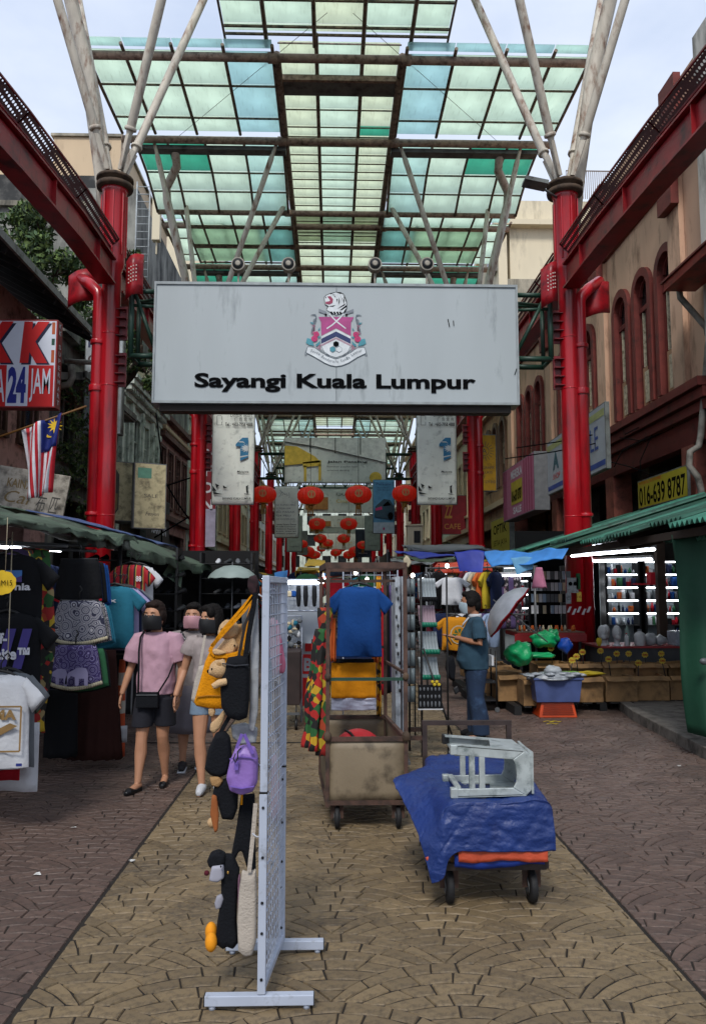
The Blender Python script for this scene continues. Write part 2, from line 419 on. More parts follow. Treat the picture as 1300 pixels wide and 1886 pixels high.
for zn,nm in(('tan','paving_centre'),('left','paving_left'),('right','paving_right')):
 o=bpy.data.objects.new(nm,None);COL.objects.link(o);o['kind']='structure';roots[zn]=o
cnt={'tan':0,'left':0,'right':0};bulk={z:([],[],[]) for z in cnt}
for key,zn,p,cx,cy in pieces:
 p=orient(p);z=rnd.uniform(-.0012,.0008);tone=rnd.random()
 if key<90 and cnt[zn]<290:
  cnt[zn]+=1;vs=[];fs=[];stone_geo(vs,fs,[(a-cx,b-cy) for a,b in p],z)
  me=bpy.data.meshes.new('paving_stone');me.from_pydata(vs,[],fs);me.materials.append(TAN if zn=='tan' else MAR)
  at_=me.attributes.new('tone','FLOAT','FACE');at_.data.foreach_set('value',[tone]*len(fs))
  o=bpy.data.objects.new('paving_stone',me);COL.objects.link(o);o.parent=roots[zn];o.location=(cx,cy,0)
 else:
  vs,fs,tn=bulk[zn];k=len(fs);stone_geo(vs,fs,p,z);tn+=[tone]*(len(fs)-k)
for zn,(vs,fs,tn) in bulk.items():
 me=bpy.data.meshes.new('paving_stones');me.from_pydata(vs,[],fs);me.materials.append(TAN if zn=='tan' else MAR)
 at_=me.attributes.new('tone','FLOAT','FACE');at_.data.foreach_set('value',tn)
 o=bpy.data.objects.new('small_paving_stones',me);COL.objects.link(o);o.parent=roots[zn];o['kind']='stuff'
CON=mat('kerb_concrete','#6e6860',.8,var=.2,bump=.3,dirt='#37332d',dscale=5)
pv=bpy.data.objects.new('pavement_right',None);COL.objects.link(pv);pv['kind']='structure'
kp=[(3.62,3.0),(3.72,7.5),(3.95,10.6),(4.12,11.6),(4.45,12.1)]
MB().prism([(x+.16,y,.115) for x,y in kp]+[(12,12.1,.115),(12,3,.115)],(0,0,-.13)).build('pavement_slab',CON,pv)
for a,b in zip(kp,kp[1:]):
 L=math.hypot(b[0]-a[0],b[1]-a[1]);n=max(1,round(L/.9))
 for i in range(n):
  s0,s1=i/n,(i+1)/n;e=.006/L
  A=V((a[0]+(b[0]-a[0])*(s0+e),a[1]+(b[1]-a[1])*(s0+e),0));B=V((a[0]+(b[0]-a[0])*(s1-e),a[1]+(b[1]-a[1])*(s1-e),0))
  MB().prism([(A.x,A.y,.125),(A.x+.155,A.y,.125),(B.x+.155,B.y,.125),(B.x,B.y,.125)],(0,0,-.14)).build('kerb_stone',CON,pv,bevel=.012)
WHITE=mat('white_paint','#c9c9c6',.6)
for px,py,lb in((70,1612,'crumpled white scrap of paper on the maroon paving at left'),(245,1588,'tiny white scrap lying beside the paving joint at left'),(138,1526,'small pale leaf scrap far left on the maroon paving'),(1250,1412,'small white scrap near the right kerb')):
 g=gnd(px,py);m=MB()
 for i in range(3):
  a=rnd.uniform(0,6);m.raw([g+V((math.cos(a+k*1.9+rnd.uniform(-.3,.3)),math.sin(a+k*1.9)*.6,0))*rnd.uniform(.012,.035)+V((0,0,.006+rnd.uniform(0,.01))) for k in range(4)],[(0,1,2,3)])
 m.build('paper_scrap',WHITE,label=lb,cat='litter')
 # ------ red steel trees and the glass canopy
RED=mat('red_paint','#a80f1c',.28,var=.12,scale=3,dirt='#5c1216',dscale=2.5,damt=.5,stretch=5,coat=.3)
REDD=mat('dark_red_paint','#6e0f17',.4,var=.2,dirt='#33090c',dscale=4)
PALE=mat('weathered_pale_steel','#bbb3a5',.6,var=.14,scale=9,dirt='#6a4026',dscale=6,damt=.38,stretch=3)
BEAM=mat('brown_grey_steel','#8d7a6a',.6,var=.2,dirt='#4d3a2e',dscale=7,damt=.5)
RIB=mat('dark_rib_steel','#776859',.6,var=.25,dirt='#241d19',dscale=7)
RUST=mat('rusted_collar','#4a3a2c',.8,var=.4,dirt='#221912',dscale=9,bump=.4)
GRN=mat('dark_green_paint','#1d3a2e',.45,var=.25)
FASC=mat('grey_gutter_steel','#666b69',.6,var=.25,dirt='#2a2c2a')
XC=.15
def coltree(Y,s,label,struts=True,zt=9.0,drain=True,first=False):
 x=XC+s*4.12
 c=thing('steel_column',label,'column',(x,Y,0),group='red canopy columns')
 b=MB().lathe((x,Y,0),[(.175,0),(.165,4.0),(.165,7.4),(.2,7.5),(.215,7.6),(.215,zt-.1),(.26,zt-.02)],20)
 for k in range(8):
  a=k*math.pi/4+.2;b.bar((x+.225*math.cos(a),Y+.225*math.sin(a),7.7),(x+.225*math.cos(a),Y+.225*math.sin(a),zt-.15),.02,.03)
 for z in(3.0,5.3,6.25):b.lathe((x,Y,0),[(.17,z),(.173,z+.01),(.17,z+.02)],20)
 b.build('shaft',RED,c)
 px=x+s*.2
 MB().path([(px,Y-.06,0),(px,Y-.06,6.9),(px+s*.02,Y-.06,7.0),(px+s*.2,Y+.05,7.2),(px+s*.5,Y+.3,7.45)],.105,14).lathe((px,Y-.06,0),[(.127,6.05),(.132,6.06),(.132,6.12),(.127,6.13)],14).lathe((px,Y-.06,0),[(.127,3.0),(.13,3.01),(.13,3.05),(.127,3.06)],14).lathe((px,Y-.06,0),[(.127,5.2),(.131,5.21),(.131,5.3),(.127,5.31)],14).build('rain_pipe',RED,c)
 MB().lathe((x,Y,0),[(.22,zt-.06),(.32,zt-.03),(.33,zt+.04),(.24,zt+.05),(.22,zt+.1),(.33,zt+.12),(.33,zt+.17),(.1,zt+.3)],20).build('collar',RUST,c)
 xi=x-s*.3
 for z0 in(5.3,6.15):
  m=MB().box(min(xi,xi+s*.16),max(xi,xi+s*.16),Y-.02,Y+.02,z0,z0+.62)
  for k in range(4):m.box(min(x-s*.12,xi+s*.02),max(x-s*.12,xi+s*.02),Y-.12,Y+.1,z0+.06+k*.16,z0+.075+k*.16)
  for k in range(4):m.tube((xi+s*.05,Y-.045,z0+.1+k*.14),(xi+s*.05,Y-.02,z0+.1+k*.14),.016,n=6)
  m.build('fixing_plate',REDD,c)
 if struts:
  ha=14.82;T4=(5.75,2.3,5.65,2.55) if first else(5.4,1.8,5.1,1.65)
  for tx,ty in zip([XC+s*q for q in T4],(-1.67,-1.67,1.67,1.67)):
   a=V((x,Y,zt+.15));e=V((tx,Y+ty,ha));d=(e-a).normalized();a0=a+d*.15+V((d.x,d.y,0))*.25
   m=MB().path([a0,a0+d*.22,a0+d*.62,a0+d*.75,e-d*.5,e-d*.35,e],[.035,.045,.05,.08,.08,.055,.045],10)
   m.lathe(a0+d*.7,[(.1,0),(.108,.01),(.108,.05),(.1,.06)],10,ax=d)
   for q in(-1,1):m.bar(a0+V((0,q*.07,-.02)),a0+d*.6+V((0,q*.07,0)),.02,.1)
   m.build('strut',PALE,c)
  if drain:
   q=px
   MB().path([(q,Y+.2,zt-.6),(q+s*.1,Y+.2,zt+.3),(q+s*.42,Y+.1,11.4),(q+s*1.0,Y-.05,13.8),(q+s*.97,Y-.3,14.1),(q+s*.55,Y-.9,14.45),(q+s*.5,Y-1.4,14.7)],.13,10).build('drain_pipe',PALE,c)
 return c
YT=[14.0,24.0,33.2,41.5,51,61,72,84]
onm=['nearest','second','third','fourth','fifth','sixth','seventh','eighth']
for i,Y in enumerate(YT):
 for s,sn in((-1,'left'),(1,'right')):
  coltree(Y,s,f'{onm[i]} red steel column with branching pale struts on the {sn} of the street',drain=i<3,first=i==0)
G1=glassy('pane_pale_green','#c8dec6',.18)
G2=glassy('pane_blue_teal','#a0c8c8',.22)
G3=glassy('pane_deep_green','#3f9c7c',.12,streak='#0a3c2c')
G4=glassy('pane_centre_yellow_green','#cdd8b8',.15,streak='#6b5a3a',samt=.8)
G5=glassy('pane_aqua','#b3d6c8',.2)
def pane_mesh(nm,w,l,m,bow=0):
 key=(nm,round(w,3),round(l,3),bow)
 if key not in PM:
  PM[key]=MB().slab(lambda u,v:(w*(u-.5),l*v,0),1,1,(0,0,.012)).mesh('glass_pane',m)
 return PM[key]
PM={}
def pane(parent,x0,x1,y0,y1,z0,z1,m):
 l=math.hypot(y1-y0,z1-z0);o=put(pane_mesh(m.name,x1-x0-.03,l-.02,m),'glass_pane',parent,V(((x0+x1)/2,y0,z0))-wloc(parent))
 o.rotation_euler=(math.atan2(z1-z0,y1-y0),0,0)
def canopy(Y,label,near):
 c=thing('glass_canopy',label,'canopy',(XC,Y,14.95),group='glass canopies over the street')
 ZB=14.82
 A=[-5.4,-4.1,-2.65,-1.9]
 C=[2.35,3.6,5.2,6.8] if near else[2.3,3.2,4.0]
 B=[(-1.65,.0),(-.9,-.02),(.1,-.12),(.9,-.33),(1.7,-.62)]
 def side(s,rows,xs,cols,zt,rows_z=None):
  for j in range(len(rows)-1):
   for i in range(len(xs)-1):
    a,b=sorted((XC+s*xs[i],XC+s*xs[i+1]))
    z0,z1=(rows_z[j],rows_z[j+1]) if rows_z else(0,0)
    pane(c,a,b,Y+rows[j],Y+rows[j+1],zt+z0,zt+z1,cols(i,j))
 xa=[1.65,2.85,4.1,5.3,6.25];xb=[1.65,2.8,3.95,5.05,6.0];xc=[1.6,2.6,3.7,4.8,5.4]
 for s in(-1,1):
  side(s,[-5.75,-5.42],xa,lambda i,j:G2 if i<3 else G5,ZB+.22)
  side(s,A,xa,lambda i,j:G2 if i==0 else G1,ZB+.16)
  side(s,[q[0] for q in B],xb,(lambda i,j:G3 if j<2 and((s>0 and i>=2) or(s<0 and i>=2)) else(G5 if i==0 else G1)),ZB+.16,[q[1] for q in B])
  side(s,C,xc,lambda i,j:G5 if i==0 else G1,ZB-.05)
 if near:
  ca=[-5.4,-4.75,-4.1,-3.4,-2.65,-1.8,-1.3,-.8,-.3,.2,.7,1.2,1.8,2.4,3.0,3.6,4.2,4.8,5.4,6.0]
 else:ca=[-5.4,-4.1,-2.65,-1.9,-.9,.1,1.0,1.8,2.6,3.3,4.0]
 for j in range(len(ca)-1):
  for a,b in((-1.52,-.58),(-.58,.58),(.58,1.52)):
   if False:continue
   pane(c,XC+a,XC+b,Y+ca[j],Y+ca[j+1],ZB+.45,ZB+.45,G3 if(near and j==5 and a>0) else G4 if a in(-1.52,.58) else G1)
 def beam(y,w,z,r=.11):
  m=MB()
  m.tube((XC-w,Y+y,z),(XC+w,Y+y,z),r,n=10)
  for x in(-1.65,1.65):m.tube((XC+x-.12,Y+y,z),(XC+x+.12,Y+y,z),r*1.25,n=10)
  m.build('cross_beam',BEAM,c)
 beam(-5.4,6.25,ZB);beam(-1.75,6.3,ZB-.02);beam(1.75,6.0,ZB-.5,.09);beam(2.3,5.55,ZB-.2,.07)
 if near:beam(5.3,5.4,ZB-.1,.08)
 MB().box(XC-5.9,XC-1.55,Y-1.62,Y-1.3,ZB-.22,ZB-.1).build('gutter',FASC,c);MB().box(XC+1.55,XC+5.9,Y-1.62,Y-1.3,ZB-.22,ZB-.1).build('gutter',FASC,c)
 if near:MB().box(XC-1.53,XC+1.53,Y-4.35,Y-3.75,ZB+.1,ZB+.3).build('gutter',FASC,c);MB().box(XC-1.56,XC+1.56,Y-4.45,Y-4.35,ZB+.08,ZB+.22).build('gutter_trim',BEAM,c)
 def rib(pts,r=.04,nm='rib',m=RIB):MB().path(pts,r,7).build(nm,m,c)
 for s in(-1,1):
  for x in xa:rib([(XC+s*x,Y+y,ZB+.08) for y in(-5.75,-1.9)],.045 if x>1.6 else.07)
  for x in xb:rib([(XC+s*x,Y+y,ZB+.08+z) for y,z in B])
  for x in xc:rib([(XC+s*x,Y+y,ZB-.12) for y in C])
  rib([(XC+s*1.56,Y-5.4,ZB+.1),(XC+s*1.56,Y+(6.4 if near else 4),ZB+.12)],.1,'main_rib')
  rib([(XC+s*.58,Y-5.8,ZB+.35),(XC+s*.58,Y+(6 if near else 4),ZB+.35)],.055)
 for y in(-4.1,-2.65):
  for s in(-1,1):m=MB().bar((XC+s*1.65,Y+y,ZB+.11),(XC+s*6.25,Y+y,ZB+.11),.045,.04);m.build('purlin',RIB,c)
 for y,z in B[1:4]:
  for s in(-1,1):MB().bar((XC+s*1.65,Y+y,ZB+.11+z),(XC+s*6.0,Y+y,ZB+.11+z),.04,.04).build('purlin',RIB,c)
 for y in C[1:]:
  for s in(-1,1):MB().bar((XC+s*1.6,Y+y,ZB-.1),(XC+s*5.4,Y+y,ZB-.1),.05,.05).build('purlin',RIB,c)
 for y in ca:MB().bar((XC-1.54,Y+y,ZB+.4),(XC+1.54,Y+y,ZB+.4),.03,.03).build('purlin',RIB,c)
 if near:
  for s in(-1,1):MB().path([(XC+s*.3,Y-6.6,ZB+.3),(XC+s*4.6,Y-2.0,ZB-.05)],.008,4).build('brace_wire',RIB,c)
 return c
canopy(24.0,'large green glass canopy on pale struts above the big sign',True)
for i,Y in enumerate(YT[2:],2):
 canopy(Y,f'{onm[i]} green glass canopy along the street, seen small beyond the sign',False)
lk=thing('glazed_link_roof','narrow green glass roof strip at the top centre, nearest the viewer','canopy',(XC,16,15.1))
lr=[13.2,14.6,16.0,17.1,17.98,18.25]
lx=[-2.8,-1.8,-.62,.58,1.75,2.65]
for j in range(len(lr)-1):
 for i in range(5):pane(lk,XC+lx[i],XC+lx[i+1],lr[j],lr[j+1],15.27,15.27,G4 if i==2 else G1)
for x in lx:MB().path([(XC+x,13.2,15.14),(XC+x,18.6,15.14)],.055 if abs(x)<2.5 else.03,7).build('rib',RIB,lk)
for y in lr:MB().bar((XC-2.8,y,15.19),(XC+2.65,y,15.19),.05,.05).build('purlin',RIB,lk)
for y in(13.0,16.1):pass
MB().tube((XC-5.6,12.33,15.03),(XC+5.6,12.33,15.03),.11,n=10).build('cross_beam',BEAM,lk)
MB().tube((XC-5.6,15.67,15.03),(XC+5.6,15.67,15.03),.11,n=10).build('cross_beam',BEAM,lk)
# ------ red side beams with perforated walkway edge
PERF=bpy.data.materials.new('perforated_maroon');PERF.use_nodes=True
t=PERF.node_tree;p=t.nodes['Principled BSDF'];p.inputs['Base Color'].default_value=(.07,.018,.02,1);p.inputs['Roughness'].default_value=.5
co=t.nodes.new('ShaderNodeTexCoord');vz=t.nodes.new('ShaderNodeTexVoronoi');vz.inputs['Scale'].default_value=17;vz.inputs['Randomness'].default_value=0
t.links.new(co.outputs['Object'],vz.inputs['Vector']);mm=t.nodes.new('ShaderNodeMath');mm.operation='GREATER_THAN';mm.inputs[1].default_value=.34
t.links.new(vz.outputs['Distance'],mm.inputs[0]);t.links.new(mm.outputs[0],p.inputs['Alpha'])
def side_beam(s,pts,label,z=7.35):
 c=thing('side_beam',label,'beam',(pts[0][0],pts[0][1],z),group='red beams linking the columns')
 m=MB();w=MB();pst=MB()
 for(x0,y0),(x1,y1) in zip(pts,pts[1:]):
  a=V((x0,y0,z));b=V((x1,y1,z))
  m.bar(a,b,.16,.36)
  m.bar(a+V((0,0,.22)),b+V((0,0,.22)),.3,.03);m.bar(a-V((0,0,.22)),b-V((0,0,.22)),.3,.03)
  o=V((s*-.12,0,.5));n=(b-a).normalized();L=(b-a).length;k=max(1,int(L/1.2))
  w.raw([a+V((-s*.02,0,.42)),b+V((-s*.02,0,.42)),b+V((-s*.18,0,.59)),a+V((-s*.18,0,.59))],[(0,1,2,3)])
  for i in range(k+1):q=a+(b-a)*(i/k);pst.bar(q+V((0,0,.22)),q+V((-s*.02,0,.44)),.03,.05);pst.bar(q+V((-s*.02,0,.42)),q+V((-s*.18,0,.59)),.025,.02)
  pst.bar(a+V((-s*.02,0,.415)),b+V((-s*.02,0,.415)),.03,.03);pst.bar(a+V((-s*.185,0,.595)),b+V((-s*.185,0,.595)),.025,.025)
  for i in range(k):q=a+(b-a)*((i+.5)/k);m.bar(q-V((0,0,.2)),q+V((0,0,.2)),.28,.012,up=(0,1,0))
 m.build('girder',mat('beam_red','#8a1019',.35,var=.15,dirt='#3c0a0f',dscale=3),c);w.build('perforated_edge',PERF,c);pst.build('edge_rail',REDD,c)
side_beam(-1,[(-4.0,13.8),(-4.02,12),(-4.15,10),(-4.35,8),(-4.65,6),(-5.1,4)],'dark red side beam rising towards the upper left corner')
side_beam(1,[(4.28,13.8),(4.3,12),(4.38,10),(4.5,8),(4.7,6),(5.1,4)],'dark red side beam rising towards the upper right corner')
for s,sn in((-1,'left'),(1,'right')):
 for a,b,l in((14.2,23.8,'first'),(24.2,33,'second'),(33.4,41.3,'third')):
  side_beam(s,[(XC+s*4.12,a),(XC+s*4.12,b)],f'dark red beam between {l} and next column on the {sn} side')
def shield(p0,w,h,s,lab,holes=True):
 m=MB().slab(lambda u,v:V(p0)+V((s*w*u,-.16*math.sin(math.pi*u),h*v+(.14*u*s))),8,4,(0,.02,0))
 o=m.build('shield_plate',mat('shield_red','#930f1a',.4,var=.2,dirt='#4e0c12',dscale=5),label=lab,cat='plate',group='curved perforated plates on the columns')
 h_=MB()
 if holes:
  for i in range(4):
   for j in range(5):
    u=.28+i*.14;v=.35+j*.09
    q=V(p0)+V((s*w*u,-.16*math.sin(math.pi*u)-.006,h*v+.14*u*s));h_.raw([q+V((.014*math.cos(k),0,.014*math.sin(k))) for k in[math.pi*2*e/6 for e in range(6)]],[tuple(range(6))])
  x=h_.build('hole',mat('hole_pale','#b9a9a2',.8),o)
shield((-3.62,13.6,6.72),.3,.72,1,'curved red perforated plate beside the left column above the sign')
shield((3.98,13.6,6.8),.3,.72,-1,'curved red perforated plate beside the right column above the sign')
shield((-4.85,14.3,6.85),.55,.6,1,'wide red plate behind the elbow of the left rain pipe',False)
shield((5.15,14.3,6.85),.55,.6,-1,'wide red plate behind the elbow of the right rain pipe',False)
# ------ the big sign
SIGNW=mat('sign_face','#a0a8ab',.5,var=.05,scale=1.5,dirt='#7d8587',dscale=3,damt=.12,stretch=5)
INK=mat('ink_black','#07080a',.9,var=.05,spec=.08)
a=at(287,520,13.6);b=at(955,745,13.6)
SX0,SX1,SZ1,SZ0=a.x,b.x,a.z,b.z
sg=thing('street_sign','big pale grey signboard reading Sayangi Kuala Lumpur with a tiger crest','sign',((SX0+SX1)/2,13.75,SZ0))
MB().box(SX0,SX1,13.6,14.0,SZ0,SZ1).build('light_box',SIGNW,sg,bevel=.02)
fm=MB()
for q in((SX0-.01,SX1+.01,SZ1-.035,SZ1+.012),(SX0-.01,SX1+.01,SZ0-.012,SZ0+.03)):fm.box(q[0],q[1],13.575,14.02,q[2],q[3])
for q in((SX0-.012,SX0+.022),(SX1-.022,SX1+.012)):fm.box(q[0],q[1],13.572,14.022,SZ0-.01,SZ1+.01)
fm.build('frame',mat('sign_frame','#8d9496',.5),sg)
MB().box(SX0+.1,SX1-.12,13.68,13.95,SZ0-.13,SZ0-.014).build('support_beam',mat('dark_beam','#2b2420',.7),sg)
MB().box(SX0+(SX1-SX0)*.497,SX0+(SX1-SX0)*.5,13.594,13.6,SZ0+.03,SZ1-.03).build('seam',mat('seam_grey','#7b8386',.6),sg)
F=Fr((SX0,13.592,SZ0));SW=SX1-SX0;SH=SZ1-SZ0
def sp(px,py):return((px-287)/668*SW,(745-py)/225*SH)
x0,y0=sp(362,725);x1,y1=sp(876,690)
F.txt('Sayangi Kuala Lumpur',x0,y0-.0,x1-x0,(y1-y0),INK,sg,bold=.034)
def cp(u,v):return sp(540+u/8.125,520+v/8.125)
MG=mat('crest_magenta','#a03c78',.5);NV=mat('crest_navy','#14285a',.5);TL=mat('crest_teal','#3f8593',.5);CW=mat('crest_white','#c9cfd2',.5);RS=mat('crest_rose','#b02560',.5);GYP=mat('crest_grey','#5c6670',.5);PK=mat('crest_pink','#a86b83',.5)
def cpoly(pts,m,d,nm='crest_shape'):F.poly(cr_[m.name][0] if False else mbs.setdefault((m.name),(MB(),m))[0],[cp(*q) for q in pts],d)
mbs={}
cpoly([(425,520),(865,520),(865,1000),(800,1080),(640,1130),(490,1080),(425,1000)],CW,.002)
cpoly([(380,512),(908,512),(868,590),(865,808),(645,690),(425,808),(420,590)],MG,.004)
cpoly([(425,850),(645,735),(862,845),(862,925),(645,815),(425,925)],NV,.005)
for dy,w in((-48,7),(95,7),(110,5)):
 F.line(mbs.setdefault(PK.name,(MB(),PK))[0],[cp(425,850+dy),cp(645,735+dy),cp(862,845+dy)],.008,.006)
F.line(mbs.setdefault(CW.name,(MB(),CW))[0],[cp(545,465),cp(600,530),cp(650,580),cp(700,620),cp(790,690)],.022,.007);F.line(mbs[CW.name][0],[cp(755,465),cp(700,530),cp(650,580),cp(590,635),cp(505,695)],.022,.0072)
F.line(mbs.setdefault(GYP.name,(MB(),GYP))[0],[cp(425,960),cp(470,1050),cp(560,1110),cp(640,1135),cp(730,1110),cp(820,1050),cp(865,960)],.007,.008)
F.line(mbs[GYP.name][0],[cp(400,1010),cp(500,1110),cp(640,1160),cp(780,1110),cp(890,1010)],.007,.0062)
rb1=[(225,970),(330,985),(430,1060),(560,1130),(640,1160),(720,1130),(860,1060),(960,985),(1075,970)]
rb2=[(205,1065),(330,1130),(470,1215),(560,1255),(645,1270),(735,1255),(830,1215),(960,1130),(1090,1065)]
cpoly(rb1+rb2[::-1],CW,.003)
F.line(mbs[GYP.name][0],[cp(*q) for q in rb2],.009,.0065);F.line(mbs[GYP.name][0],[cp(*q) for q in rb1],.007,.0066)
for sx in(1,-1):
 f=lambda u,v:(645+sx*(u-645),v)
 F.line(mbs[GYP.name][0],[cp(*f(*q)) for q in((225,970),(190,1060),(185,1105),(215,1090),(205,1065))],.009,.0067)
 for k in range(4):F.line(mbs[GYP.name][0],[cp(*f(*q)) for q in((265+k*22,490),(300+k*12,475),(345+k*3,500+8*k),(350-14*k,560),(330-k*10,620),(285+k*8,700),(275+k*12,770))],.009,.006+k*.0003)
 for k in range(3):F.line(mbs[PK.name][0],[cp(*f(*q)) for q in((285+k*26,640),(330-k*6,690-20*k),(280+k*18,780))],.01,.0075)
 for k in range(4):F.line(mbs[PK.name][0],[cp(*f(*q)) for q in((415-k*3,930+k*10),(350+k*20,1000+k*8))],.008,.0076)
 for(u,v,r) in((350,780,42),(322,850,48)):
  x,y=cp(*f(u,v));F.disc(mbs.setdefault(RS.name,(MB(),RS))[0],x,y,r/8.125/668*SW*1.0,d=.008);F.disc(mbs.setdefault(NV.name,(MB(),NV))[0],x,y,.007,d=.009)
  for k in range(5):F.disc(mbs[RS.name][0],x+.032*math.cos(k*1.257),y+.032*math.sin(k*1.257),.02,d=.0083+k*.0001)
 for q in(((215,840),(290,860),(320,960),(240,945),(195,915)),((340,940),(410,880),(400,940),(350,970)),((250,595),(320,600),(300,635)),((370,720),(405,670),(400,715)),((375,810),(425,820),(380,845))):
  cpoly([f(*z) for z in q],TL,.0055)
 cpoly([f(*z) for z in((385,385),(440,410),(500,430),(490,480),(430,450),(385,440))],mat('crest_kris_grey','#767d85',.5),.0057);cpoly([f(*z) for z in((475,460),(512,470),(500,500),(478,495))],INK,.0068)
cpoly([(500,400),(530,350),(480,320),(470,250),(465,210),(500,175),(560,150),(640,130),(720,135),(770,180),(800,270),(805,360),(780,430),(650,480),(560,440)],CW,.006)
cpoly([(510,200),(560,190),(600,240),(590,300),(545,325),(485,310),(488,280),(530,275),(555,260),(540,235)],mat('crest_mouth','#8d3050',.5),.0075)
for q in(((560,155),(620,140),(560,165)),((640,130),(720,140),(765,150),(700,155)),((610,190),(640,220),(630,190)),((700,170),(730,230),(745,300),(735,230)),((745,165),(790,230),(800,300),(770,220)),((650,230),(655,290),(670,240)),((690,200),(700,280),(680,330),(685,260)),((665,388),(720,345),(790,300),(770,335),(700,372)),((700,410),(770,350),(805,320),(800,360),(730,408)),((760,430),(800,370),(795,410),(770,445)),((530,355),(560,345),(640,330),(600,355)),((480,215),(500,200),(495,230)),((590,165),(600,180),(640,175)),((755,195),(770,260),(760,320),(752,260))):
 cpoly(q,INK,.0082)
F.line(mbs[INK.name][0],[cp(*q) for q in((500,400),(530,350),(480,320),(470,250),(465,210),(500,175),(560,150),(640,130),(720,135),(770,180),(800,270),(805,360),(780,430))],.008,.0084)
for k in range(4):cpoly([(555+k*45,435),(580+k*45,428),(605+k*42,468),(580+k*42,472)],INK,.0086)
for(u,v,m_) in((595,1010,TL),(690,1010,CW),(645,930,INK)):
 cpoly([(u+46*math.cos(math.pi/3*k+.52),v+46*math.sin(math.pi/3*k+.52)) for k in range(6)],m_,.0088 if m_ is not INK else.0094)
 F.line(mbs[GYP.name][0],[cp(u+46*math.cos(math.pi/3*k+.52),v+46*math.sin(math.pi/3*k+.52)) for k in range(7)],.005,.0097)
crest=thing('crest',None,None,(0,0,0));crest.parent=sg;crest.location=V((0,13.59,6))-wloc(sg);
for k,(mb_,m_) in mbs.items():mb_.build('crest_shape',m_,crest)
word='Dewan Bandaraya Kuala Lumpur'
arc=[cp(u,v) for u,v in((262,1040),(370,1075),(470,1155),(560,1195),(645,1208),(735,1190),(830,1150),(920,1075),(1040,1025))]
cum=[0]
for p_,q_ in zip(arc,arc[1:]):cum.append(cum[-1]+math.hypot(q_[0]-p_[0],q_[1]-p_[1]))
for i,ch in enumerate(word):
 if ch==' ':continue
 s_=cum[-1]*(i+.5)/len(word);k=max(j for j in range(len(cum)-1) if cum[j]<=s_);tt=(s_-cum[k])/(cum[k+1]-cum[k])
 x=arc[k][0]+tt*(arc[k+1][0]-arc[k][0]);y=arc[k][1]+tt*(arc[k+1][1]-arc[k][1]);an=math.atan2(arc[k+1][1]-arc[k][1],arc[k+1][0]-arc[k][0])
 r_=V((math.cos(an),0,math.sin(an)));u_=V((-math.sin(an),0,math.cos(an)))
 Fr(F.p(x,y,.004),r_,u_).txt(ch,-.011,-.012,.022,.05 if ch in 'DBKLdkly' else.034,GYP,crest)
for q in((1000,570,1003,598),):pass
sc=MB()
for a_,b_ in(((826,585),(829,600)),((836,588),(837,598)),((952,678),(948,690))):F.line(sc,[sp(*a_),sp(*b_)],.014,.006)
sc.build('scratch',INK,sg)
def bracket(x0,x1,lab):
 m=MB();z1,z0=SZ1-.1,SZ0+.87;Y0,Y1=13.78,14.3
 for y in(Y0,Y1):
  m.tube((x0,y,z1),(x1,y,z1),.045);m.tube((x0,y,z0),(x1,y,z0),.05)
 m.tube((x0,Y0,z0),(x0,Y0,z1),.05);m.tube((x0+(x1-x0)*.1,Y0,z1),(x1,Y0,z0+.06),.035)
 m.tube((x0,Y1,z0),(x0,Y1,z1),.04);m.tube((x0,Y0,z1),(x0,Y1,z1),.035);m.tube((x0,Y0,z0),(x0,Y1,z0),.035);m.tube((x0,Y0,z1-.25),(x1,Y0,z1-.28),.03);m.tube((x0,Y1,z1),(x1,Y0,z1-.14),.028)
 m.build('sign_bracket',GRN,label=lab,cat='bracket',group='green brackets of the big sign')
bracket(-3.55,SX0,'green tube lattice bracket between left column and sign');bracket(3.88,SX1,'green tube lattice bracket between sign and right column')
HB=mat('speaker_grey','#8b8579',.5);HK=mat('speaker_dark','#15171a',.5)
for px,n_ in((440,'leftmost'),(532,'second from left'),(690,'third from left'),(785,'rightmost')):
 q=at(px,491,14.3);o=thing('horn_speaker',f'{n_} of four round grey loudspeakers on top of the sign','loudspeaker',(q.x,14.3,SZ1+.02),group='loudspeakers on the sign')
 MB().lathe((q.x,14.16,q.z),[(.125,0),(.13,.03),(.12,.2),(.06,.26)],16,ax=(0,1,0)).tube((q.x,14.28,SZ1),(q.x,14.28,q.z),.02).build('housing',HB,o)
 MB().lathe((q.x,14.15,q.z),[(.03,-.004),(.1,-.004),(.1,.0)],16,ax=(0,1,0)).build('cone',HK,o)
 MB().lathe((q.x,14.14,q.z),[(.02,0),(.05,-.006),(.05,.0),(.03,.004)],12,ax=(0,1,0)).build('cap',HB,o)
